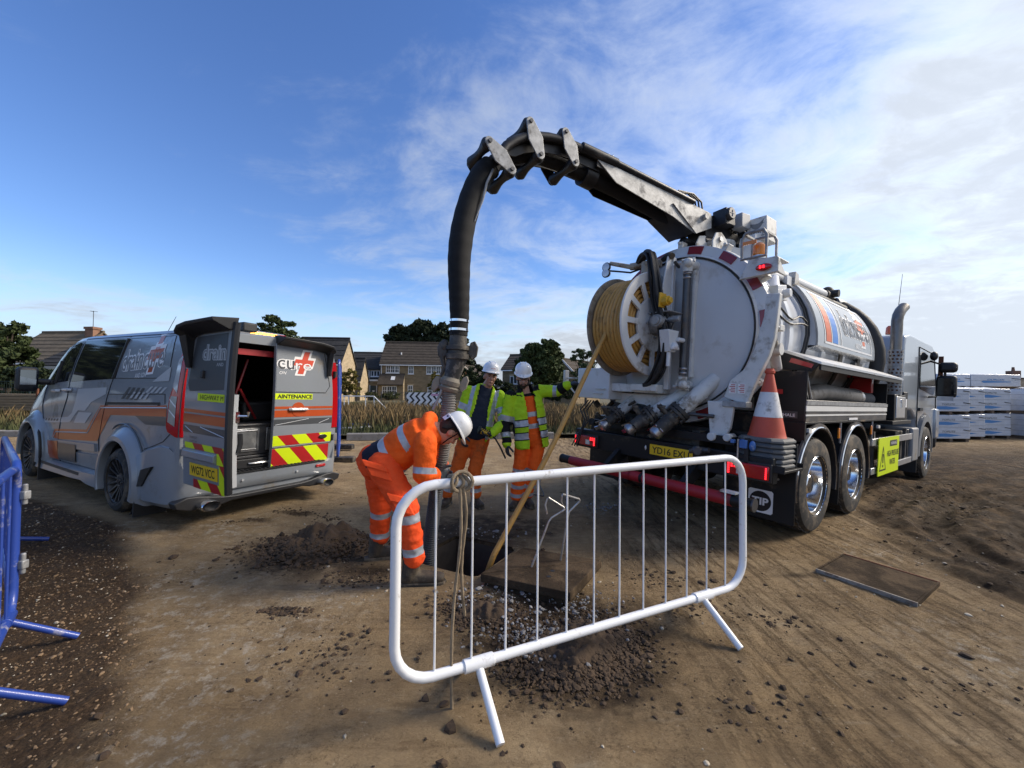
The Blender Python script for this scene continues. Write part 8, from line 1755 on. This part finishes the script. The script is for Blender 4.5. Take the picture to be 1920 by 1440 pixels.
# ---- B: standing, arm on the control handle
def build_B():
    Y = 5.32; J = {}
    J.update(neck=at(985, 735, Y+.04), shR=at(958, 745, Y-.02), shL=at(1012, 733, Y+.05), elR=at(947, 795, Y-.03), wrR=at(950, 832, Y-.10), elL=at(1044, 734, Y+.0), wrL=at(1064, 722, Y-.10), pel=at(996, 822, Y+.03), hipR=at(981, 824, Y+.02), hipL=at(1010, 824, Y+.02), kneeR=at(974, 878, Y-.06), kneeL=at(1001, 878, Y-.04), ankR=at(968, 938, Y), ankL=at(989, 936, Y+.08))
    for q in 'LR': J['ank'+q].z = gz(J['ank'+q].x, J['ank'+q].y)+.10
    J['lat'] = Vector((1, .15, 0)).normalized(); J['fwd'] = Vector((-.08, -1, 0)).normalized(); J['up'] = (J['neck']-J['pel']).normalized()
    root = person('worker in yellow and black jacket over orange bib with arm stretched to the truck')(Vector((J['pel'].x, J['pel'].y, gz(J['pel'].x, J['pel'].y))))
    H = Head(at(981, 709, Y-.05), (.0, -.30, 1), (.05, -1, -.45)); mb = MB(); H.body(mb, J['neck']+Vector((0, 0, -.03)))
    torso(mb, [(J['pel'], .12, .085), (J['pel'].lerp(J['neck'], .5), .125, .09), (J['pel'].lerp(J['neck'], .8), .14, .09), (J['neck']-J['up']*.02, .08, .065)], J['lat'], J['fwd'])
    for q in 'LR': limb(mb, J['sh'+q], J['el'+q], .04, .034); limb(mb, J['el'+q], J['wr'+q], .034, .027); limb(mb, J['hip'+q], J['knee'+q], .068, .048); limb(mb, J['knee'+q], J['ank'+q], .048, .038)
    me = remesh(mb, .0085, 3); me.materials.clear(); me.materials.append(M['skin_pale']); me.shade_smooth(); link('body', me, root, True)
    H.face(root, True); H.helmet(root); H.glasses(root)
    trousers(root, J, .155, 'hv_orange', {'L': [(-.02, .08), (.50, .62), (.78, .90)], 'R': [(-.02, .08), (.50, .62), (.78, .90)]}, 6., .105, .085, .082)
    mb = MB(); torso(mb, [(J['pel']+J['up']*.0, .15, .12), (J['pel'].lerp(J['neck'], .3)+J['fwd']*.01, .152, .13), (J['pel'].lerp(J['neck'], .6)+J['fwd']*.01, .155, .13), (J['pel'].lerp(J['neck'], .85), .15, .11), (J['neck']-J['up']*.02, .08, .075)], J['lat'], J['fwd'])
    me = remesh(mb, .013, 4); wrinkle(me, .006, 7, 9., .004, 26); L = (J['neck']-J['pel']).length
    paint(me, ['hv_orange', 'refl_tape', 'cloth_black'], [(1, J['pel'], J['neck'], .22, .32, .3, None), (1, J['pel'], J['neck'], .47, .57, .3, None), (2, J['pel'], J['neck'], .90, 1.2, .3, None)]); link('bib', me, root, True)
    mb = MB(); torso(mb, [(J['pel']-J['up']*.12, .225, .18), (J['pel'].lerp(J['neck'], .2), .225, .185), (J['pel'].lerp(J['neck'], .55), .22, .18), (J['pel'].lerp(J['neck'], .82), .21, .15), (J['pel'].lerp(J['neck'], .97), .145, .115), (J['neck']+J['up']*.05, .10, .10), (J['neck']+J['up']*.10, .105, .105)], J['lat'], J['fwd'])
    for q in 'LR': limb(mb, J['sh'+q], J['el'+q], .088, .076, 16); limb(mb, J['el'+q], J['wr'+q], .076, .06, 16)
    me = remesh(mb, .013, 5); wrinkle(me, .013, 8, 5., .007, 28)
    axp, axn = J['pel'], J['neck']; lat = (J['lat']-J['up']*J['lat'].dot(J['up'])).normalized(); F = J['fwd']
    def loc(c): v = c-axp; t = v.dot(J['up'])/L; return v.dot(lat), v.dot(F), t
    def opened(c, n):
        x, y, t = loc(c); w = .062+.045*max(0, .4-t)+.03*max(0, t-.75); return (y > .02 and abs(x-.02) < w and -.4 < t < 1.3) or t > 1.17
    tor = lambda c, n: abs(loc(c)[0]) < .225
    R = [(2, axp, axn, .78, 1.3, .30, lambda c, n: (n.z > .42 and loc(c)[2] > .88 and abs(loc(c)[0]) > .07 and loc(c)[0] < .1) or loc(c)[2] > 1.0)]
    R += [(3, J['shL'], J['elL'], -1, 9, .2, lambda c, n: loc(c)[0] > .17 and loc(c)[2] < 1.2)]
    for a, b in ((.02, .145), (.29, .415)): R += [(2, axp, axn, a-.022, b+.022, .30, tor), (1, axp, axn, a, b, .30, tor)]
    R += [(2, J['elR'], J['wrR'], -.12, .62, .12, None), (1, J['shR'], J['elR'], .68, .88, .12, None), (1, J['elR'], J['wrR'], .45, .68, .11, None), (2, J['elL'], J['wrL'], .30, .85, .10, None), (1, J['shL'], J['elL'], .78, 1.0, .12, None)]
    R += [(2, J['elR'], J['wrR'], .70, .98, .11, None)]
    paint(me, ['hv_yellow', 'refl_tape', 'cloth_black', 'hv_yellow'], R, opened); o = link('jacket', me, root, True); s = o.modifiers.new('thick', 'SOLIDIFY'); s.thickness = .014; s.offset = -1
    for q, d, pn, sd in (('R', (.08, -.15, -1), (.8, .3, 0), 1), ('L', (1, -.1, .35), (0, .3, -1), 1)):
        me = remesh(glove_mb(J['wr'+q], d, pn, .38 if q == 'R' else .7, 1.05, sd), .0065, 2); me.materials.clear(); me.materials.append(M['glove']); me.shade_smooth(); link('glove', me, root, True)
    boot(root, J['ankR'], (-.3, -1)); boot(root, J['ankL'], (.25, -1))
build_B()
# ---- C: bending over the manhole, hands on the hose
def build_C():
    J = {}
    J.update(neck=at(817, 806, 3.42), shR=at(799, 829, 3.24), shL=at(812, 820, 3.60), elR=at(793, 888, 3.20), wrR=at(818, 893, 3.42), elL=at(822, 880, 3.70), wrL=at(833, 875, 3.70), pel=at(712, 868, 3.45), hipR=at(722, 872, 3.31), hipL=at(712, 870, 3.58), kneeR=at(764, 955, 3.17), kneeL=at(716, 952, 3.62), ankR=at(777, 1066, 3.19), ankL=at(712, 1015, 3.68))
    for q in 'LR': J['ank'+q].z = gz(J['ank'+q].x, J['ank'+q].y)+.11
    J['up'] = (J['neck']-J['pel']).normalized(); J['lat'] = Vector((0, 1, 0)); J['fwd'] = Vector((.45, 0, -.9)).normalized()
    root = person('worker in orange bending over the manhole, hands on the suction hose')(Vector((J['pel'].x, J['pel'].y, gz(J['pel'].x, J['pel'].y))))
    H = Head(at(843, 808, 3.44), (.80, .22, .52), (.42, .30, -.85), .93); mb = MB(); H.body(mb, J['neck'])
    ax = J['up']
    torso(mb, [(J['pel'], .13, .09), (J['pel'].lerp(J['neck'], .5), .13, .10), (J['pel'].lerp(J['neck'], .8), .145, .095), (J['neck'], .08, .07)], J['lat'], J['fwd'])
    for q in 'LR': limb(mb, J['sh'+q], J['el'+q], .042, .036); limb(mb, J['el'+q], J['wr'+q], .036, .028); limb(mb, J['hip'+q], J['knee'+q], .07, .05); limb(mb, J['knee'+q], J['ank'+q], .05, .04)
    me = remesh(mb, .008, 3); me.materials.clear(); me.materials.append(M['skin']); me.shade_smooth(); link('body', me, root, True)
    H.face(root); H.helmet(root, strap=True)
    # trousers with seat
    mb = MB(); pel = J['pel']
    torso(mb, [(pel-ax*.10+Vector((-.02, 0, .0)), .15, .12), (pel-ax*.02+Vector((-.02, 0, .01)), .185, .16), (pel+ax*.10, .185, .155), (pel+ax*.20, .175, .14)], J['lat'], J['fwd'])
    for q in 'LR': limb(mb, J['hip'+q]+Vector((-.015, 0, 0)), J['knee'+q], .128, .095, 18); limb(mb, J['knee'+q], J['ank'+q]+Vector((0, 0, .10)), .094, .08, 18); limb(mb, J['ank'+q]+Vector((0, 0, .10)), J['ank'+q]+Vector((0, 0, .12)), .088, .085)
    me = remesh(mb, .012, 4); wrinkle(me, .012, 7, 3., .008, 34)
    R = []
    for q in 'LR': R += [(1, J['knee'+q], J['ank'+q], .06, .20, .15, None), (1, J['knee'+q], J['ank'+q], .60, .73, .15, None)]
    paint(me, ['hv_orange_red', 'refl_tape'], R); tr = link('trousers', me, root, True)
    def pck(p, u, w, pu, pw, n, d=.02):
        mb = MB(); u, w, n = Vector(u).normalized(), Vector(w).normalized(), Vector(n).normalized(); mb.prism([(-pu, -pw), (pu, -pw), (pu, pw*.35), (-pu, pw*.35)], p, u, w, n*d); mb.prism([(-pu-.008, pw*.15), (pu+.008, pw*.15), (pu+.008, pw), (-pu-.008, pw)], p+n*.002, u, w, n*(d+.010)); mb.build('pocket', M['hv_orange_red'], tr, bevel=.008)
    sl = (J['kneeR']-J['hipR']).normalized()
    pck(J['hipR']+Vector((-.02, -.128, .0))+sl*.02, (.93, 0, -.25), -sl, .085, .075, (-.12, -1, .05)); pck(J['hipR'].lerp(J['kneeR'], .80)+Vector((.02, -.105, .0)), (.93, 0, -.2), -sl, .07, .08, (0, -1, .02))
    # sweatshirt
    mb = MB(); torso(mb, [(pel-ax*.05+Vector((0, 0, .02)), .20, .17), (pel+ax*.03+Vector((0, 0, .012)), .20, .172), (pel.lerp(J['neck'], .22), .195, .17), (pel.lerp(J['neck'], .55)-J['fwd']*.015, .20, .17), (pel.lerp(J['neck'], .82)-J['fwd']*.02, .205, .15), (J['neck']-ax*.03, .13, .115), (J['neck']+ax*.03, .085, .085)], J['lat'], J['fwd'])
    for q in 'LR': limb(mb, J['sh'+q], J['el'+q], .098, .084, 18); limb(mb, J['el'+q], J['wr'+q]+(J['elR']-J['wrR'])*.2, .084, .07, 18)
    # hood bunched at the neck
    P = [J['neck']-ax*.03+J['lat']*.12*math.cos(t)-J['fwd']*(.07+.05*math.sin(t))+ax*.03*math.sin(t) for t in np.linspace(0, PI, 9)]
    for a, b in zip(P, P[1:]): limb(mb, a, b, .05, .05, 10)
    me = remesh(mb, .012, 5); wrinkle(me, .012, 7, 8., .005, 26)
    L = (J['neck']-pel).length; F = J['fwd']
    def loc(c): v = c-pel; return v.dot(J['lat']), v.dot(F), v.dot(ax)/L
    tor = lambda c, n: (c-J['elR']).length > .16 and (c-J['elL']).length > .16
    R = [(2, pel, J['neck'], -1, .21, .4, tor), (1, pel, J['neck'], .21, .32, .4, tor), (1, pel, J['neck'], .56, .66, .4, lambda c, n: (c-J['shR'].lerp(J['elR'], .7)).length > .17 and (c-J['shL'].lerp(J['elL'], .7)).length > .17)]
    for q in 'LR': R += [(1, J['sh'+q], J['el'+q], .80, 1.0, .13, lambda c, n: loc(c)[2] > .45 or loc(c)[1] > .12)]
    paint(me, ['hv_orange', 'refl_tape', 'navy'], R); link('sweatshirt', me, root, True)
    for q, d, pn, sd in (('R', (.55, .7, -.1), (.6, -.4, 0), -1), ('L', (.35, -.3, -.6), (-.5, -.6, 0), 1)):
        me = remesh(glove_mb(J['wr'+q]+Vector((0, 0, 0)), d, pn, .75, 1.05, sd), .0065, 2); me.materials.clear(); me.materials.append(M['glove']); me.shade_smooth(); link('glove', me, root, True)
    boot(root, J['ankR'], (1, .12), 1.12); boot(root, J['ankL'], (.95, .3), 1.12)
build_C()
# ------------------------------------------------------------------ white pedestrian barrier
def barrier(root, A, B, m, h0=.20, h1=1.10, bars=13, rr=.019, feet=((.17, 1, -1), (.83, 1, -1)), lean=0., nbar=True, fl=.26, rc=.17, bar_r=.0052):
    """frame from ground point A to B (vectors in root space); feet: (fraction, front, back)"""
    A, B = Vector(A), Vector(B); u = (B-A); Lh = u.length; u.normalize(); n = Vector((u.y, -u.x, 0)); up = (UP+n*lean).normalized()
    def P(s, z): return A+u*s+up*z+Vector((0, 0, 0))
    pts = []
    for cx, cz, a0 in ((Lh-rc, h1-rc, 0), (rc, h1-rc, 90), (rc, h0+rc, 180), (Lh-rc, h0+rc, 270)):
        for k in range(7): t = rad(a0+90*k/6); pts.append(P(cx+rc*math.cos(t), cz+rc*math.sin(t)))
    mb = MB(); mb.tube(pts, rr, 14, closed=True); mb.build('frame', m, root)
    for k in range(bars):
        s = Lh*(k+1)/(bars+1); mb = MB(); mb.cyl(P(s, h0+.005), P(s, h1-.005), bar_r, n=8); mb.build('bar', m, root)
    for fr, a, b in feet:
        s = Lh*fr; mb = MB(); mb.cyl(P(s-.075, h0), P(s+.075, h0), rr*1.32, n=14); cl = mb.build('foot_sleeve', m, root, bevel=.003)
        for q in (a, b):
            if not q: continue
            p0 = P(s, h0-.012); p1 = A+u*s+n*fl*q; p1.z = gz((root.matrix_basis @ p1).x, (root.matrix_basis @ p1).y)-root.location.z+.012
            mb = MB(); mb.tube([p0, p0.lerp(p1, .9), p1], rr*.86, 12); mb.build('leg', m, root)
wA, wB = Vector((-.50, 1.80, 0)), Vector((1.575, 2.80, 0))
wb_ = tag(empty('pedestrian_barrier', wA), 'white steel pedestrian barrier with a rope knotted on its top rail', 'barrier')
barrier(wb_, (0, 0, 0), wB-wA, M["barrier_white"], .215, 1.075, 12, .0232)
# rope tied round the top rail, both tails hanging
def rope():
    u = (wB-wA).normalized(); n = Vector((u.y, -u.x, 0)); c = wA+u*.285+Vector((0, 0, 1.075)); r = tag(empty('rope', c), 'frayed brown rope knotted over the white barrier\'s top rail', 'rope'); rb = random.Random(3)
    mb = MB()
    for k in range(3):
        P = []
        for i in range(17):
            t = 2*PI*i/16; P.append(u*(-.03+.03*k+.012*math.sin(t*2+k))+n*.034*math.cos(t)+UP*.036*math.sin(t))
        mb.tube(P[:-1], .0085, 7, closed=True)
    P = [u*.05*math.cos(t)+UP*(.01+.045*math.sin(t))+n*(.036+.01*math.cos(2*t)) for t in np.linspace(0, 2*PI, 15)[:-1]]; mb.tube(P, .009, 7, closed=True); mb.build('knot', M['rope'], r)
    for dx, dz, ex in ((-.012, -1.06, -.03), (.022, -.62, .045)):
        P = [u*(dx*t*1.2+dx*.5)+n*(.03-.05*t)+UP*(-.02+dz*t)+u*(.012*math.sin(7*t))+n*.008*math.sin(11*t) for t in np.linspace(0, 1, 24)]; mb = MB(); mb.tube(P, [.0075+.0012*math.sin(i*2.1) for i in range(24)], 7); mb.build('tail', M['rope'], r)
        if dz < -1:
            mb = MB()
            for k in range(14): e = P[-1]; mb.tube([e, e+Vector((rb.uniform(-.02, .02), rb.uniform(-.02, .02), -.04)), e+Vector((rb.uniform(-.04, .04), rb.uniform(-.04, .04), -.075))], .0018, 4)
            mb.build('frayed_end', M['rope'], r)['kind'] = 'stuff'
rope()
# ------------------------------------------------------------------ blue barriers in the left foreground
b1 = tag(empty('blue_barrier', (-2.86, 2.38, 0)), 'chipped blue barrier with long feet at the gravel edge, hooked to another', 'barrier', 'blue barriers at the gravel edge')
def blue(root, A, B, h0, h1, feet, bars=10, fl=.27, lean=0): barrier(root, A, B, M['barrier_blue'], h0, h1, bars, .021, feet, lean, True, fl, .13, .007)
blue(b1, (0, 0, 0), (1.43, -1.50, 0), .22, 1.04, ((.06, 1, -1), (.40, 0, -1)))
b2 = tag(empty('blue_barrier', (-2.93, 2.44, 0)), 'blue barrier running back towards the van, its rails scuffed to steel', 'barrier', 'blue barriers at the gravel edge')
blue(b2, (0, 0, 0), (-1.75, 1.35, 0), .20, 1.04, ((.85, 1, -1),))
for z in (.42, .82):
    mb = MB(); mb.cyl((.03, .02, z), (.03, .02, z+.12), .012); mb.box(.012, .048, .002, .038, z+.03, z+.08); mb.build('hook', M['galv'], b1, bevel=.006)
# ------------------------------------------------------------------ lifted manhole cover with two keys
cv = tag(empty('manhole_cover', (.265, 3.31, .01)), 'split square manhole cover caked in mud lying beside the open hole', 'cover'); cv.rotation_euler = (rad(-2.5), rad(3), math.atan2(.877, .48))
for P in ([(-.37, -.37), (.37, -.37), (-.37, .37)], [(.37, .37), (-.36, .37), (.37, -.36)]):
    mb = MB(); c = (sum(p[0] for p in P)/3, sum(p[1] for p in P)/3); Q = [(c[0]+(x-c[0])*.985, c[1]+(y-c[1])*.985) for x, y in P]; mb.prism(Q, (0, 0, .03), (1, 0, 0), (0, 1, 0), (0, 0, .062)); pl = mb.build('cover_plate', M['iron_cover'], cv, bevel=.006)
    mb = MB()
    for x, y in ((c[0]-.05, c[1]), (c[0]+.07, c[1]+.02)): mb = MB(); mb.cyl((x, y, .088), (x, y, .0935), .018, n=12); mb.build('key_hole', M['ink'], pl)
mb = MB(); mb.box(-.34, .34, -.34, -.31, -.02, .03); mb.box(-.34, -.31, -.3, .34, -.02, .03); mb.box(.31, .34, .0, .34, -.02, .03); mb.build('skirt', M['iron_cover'], cv)
def key(base, top, ang, label):
    b, t = Vector(base), Vector(top); r = tag(empty('lifting_key', b), label, 'lifting key', 'steel keys standing in the cover'); d = (t-b); L = d.length; d.normalize(); s = Vector((math.cos(ang), math.sin(ang), 0)); s = (s-d*s.dot(d)).normalized()
    P = [Vector((0, 0, 0)), d*(L-.14), d*(L-.10)+s*.01, d*(L+.0)+s*.085, d*(L+.03)+s*.02, d*(L+.04)-s*.07, d*(L-.02)-s*.075, d*(L-.085)-s*.035]
    mb = MB(); mb.tube(P[:2], .0085, 8); mb.build('shaft', M['gal_rod'], r); mb = MB(); mb.tube([P[1], P[2]]+[P[3]-d*.012-s*.005, P[3], P[3]+d*.012-s*.006]+[P[5], P[5]-d*.012-s*.006, P[6], P[7]], .0082, 8); mb.build('handle', M['gal_rod'], r)
key((.17, 3.31, .10), at(1040, 948, 3.36), .1, 'bent steel lifting key leaning in the manhole cover'); key((.42, 3.45, .10), at(1069, 937, 3.42), .2, 'steel lifting key with open triangular handle standing upright in the cover')
pl = tag(empty('drain_plate', (2.98, 3.37, gz(2.98, 3.37))), 'muddy rectangular cover plate lying flat by the tyre tracks', 'plate'); pl.rotation_euler = (rad(1.5), rad(-1), math.atan2(.54, .84))
mb = MB(); mb.box(-.28, .28, -.30, .30, .0, .026); pm = mb.build('slab', M['iron_cover'], pl, bevel=.008)
mb = MB(); mb.box(-.292, -.28, -.312, .312, -.002, .031); mb.build('edge', mat('worn_edge', (.30, .27, .23), .7, metal=.2, var=.4, dirt=(.13, .09, .06), damt=.5, dscale=18), pl)
for q in (-1, 1): mb = MB(); mb.box(-.28, .28, min(q*.30, q*.312), max(q*.30, q*.312), -.002, .03); mb.build('edge', M['iron_cover'], pl)
mb = MB(); mb.box(.28, .292, -.312, .312, -.002, .031); mb.build('edge', M['rust'], pl)
mb = MB(); P = [on_ground(1020, 935), on_ground(1012, 915), on_ground(1020, 900), on_ground(1050, 893), on_ground(1100, 890)]; P = smooth_path([Vector((p.x, p.y, gz(p.x, p.y)+.008)) for p in [on_ground(985, 930), on_ground(1010, 935)]+P], 5); mb.tube(P, .007, 6); tag(mb.build('ground_cable', M['ink']), 'thin black cable lying on the mud behind the lifting keys', 'cable')
# ------------------------------------------------------------------ cones stacked on the truck's tray
def make_cone(z0, label, full):
    r = tag(empty('traffic_cone', (0, 0, 0)), label, 'traffic cone', 'cones stacked on the truck'); r.matrix_world = TM @ Matrix.Translation((-.88, -1.085, z0)); r.rotation_euler.z += random.uniform(-.06, .06)
    hw = .205; c = .075; P = [(-hw+c, -hw), (hw-c, -hw), (hw, -hw+c), (hw, hw-c), (hw-c, hw), (-hw+c, hw), (-hw, hw-c), (-hw, -hw+c)]
    mb = MB(); mb.rings([[Vector((x*k, y*k, z)) for x, y in P] for k, z in ((.93, 0), (1.0, .006), (1.0, .022), (.90, .042), (.72, .046))]); mb.build('base', M['cone_grey'], r, smooth=30)
    if full:
        H = .69
        def rr(z): return .145*(1-z/H)+.026+(.035*max(0, 1-z/.07)**2)
        for nm, a, b, m in (('body', .04, .235, 'cone_orange'), ('sleeve', .235, .475, 'cone_white'), ('body', .475, .655, 'cone_orange')):
            mb = MB(); n = 8; pr = [(rr(a+(b-a)*i/n)+(.0015 if nm == 'sleeve' else 0), a+(b-a)*i/n) for i in range(n+1)]; mb.lathe(pr, n=32); mb.build(nm, M[m], r)
        mb = MB(); mb.lathe([(.036, .655), (.044, .66), (.044, .685), (.036, .69), (.034, .705), (.02, .705), (.02, .68)], n=20); mb.build('tip', M['cone_orange'], r)
    return r
for k in range(6):
    make_cone(.762+.046*k, ('lowest grey cone base, resting on the truck\'s tray', 'second grey cone base up from the truck\'s tray', 'third grey cone base up from the truck\'s tray', 'fourth grey cone base up from the truck\'s tray', 'grey cone base directly under the orange cone', 'orange and white traffic cone on top of the stack')[k], k == 5)
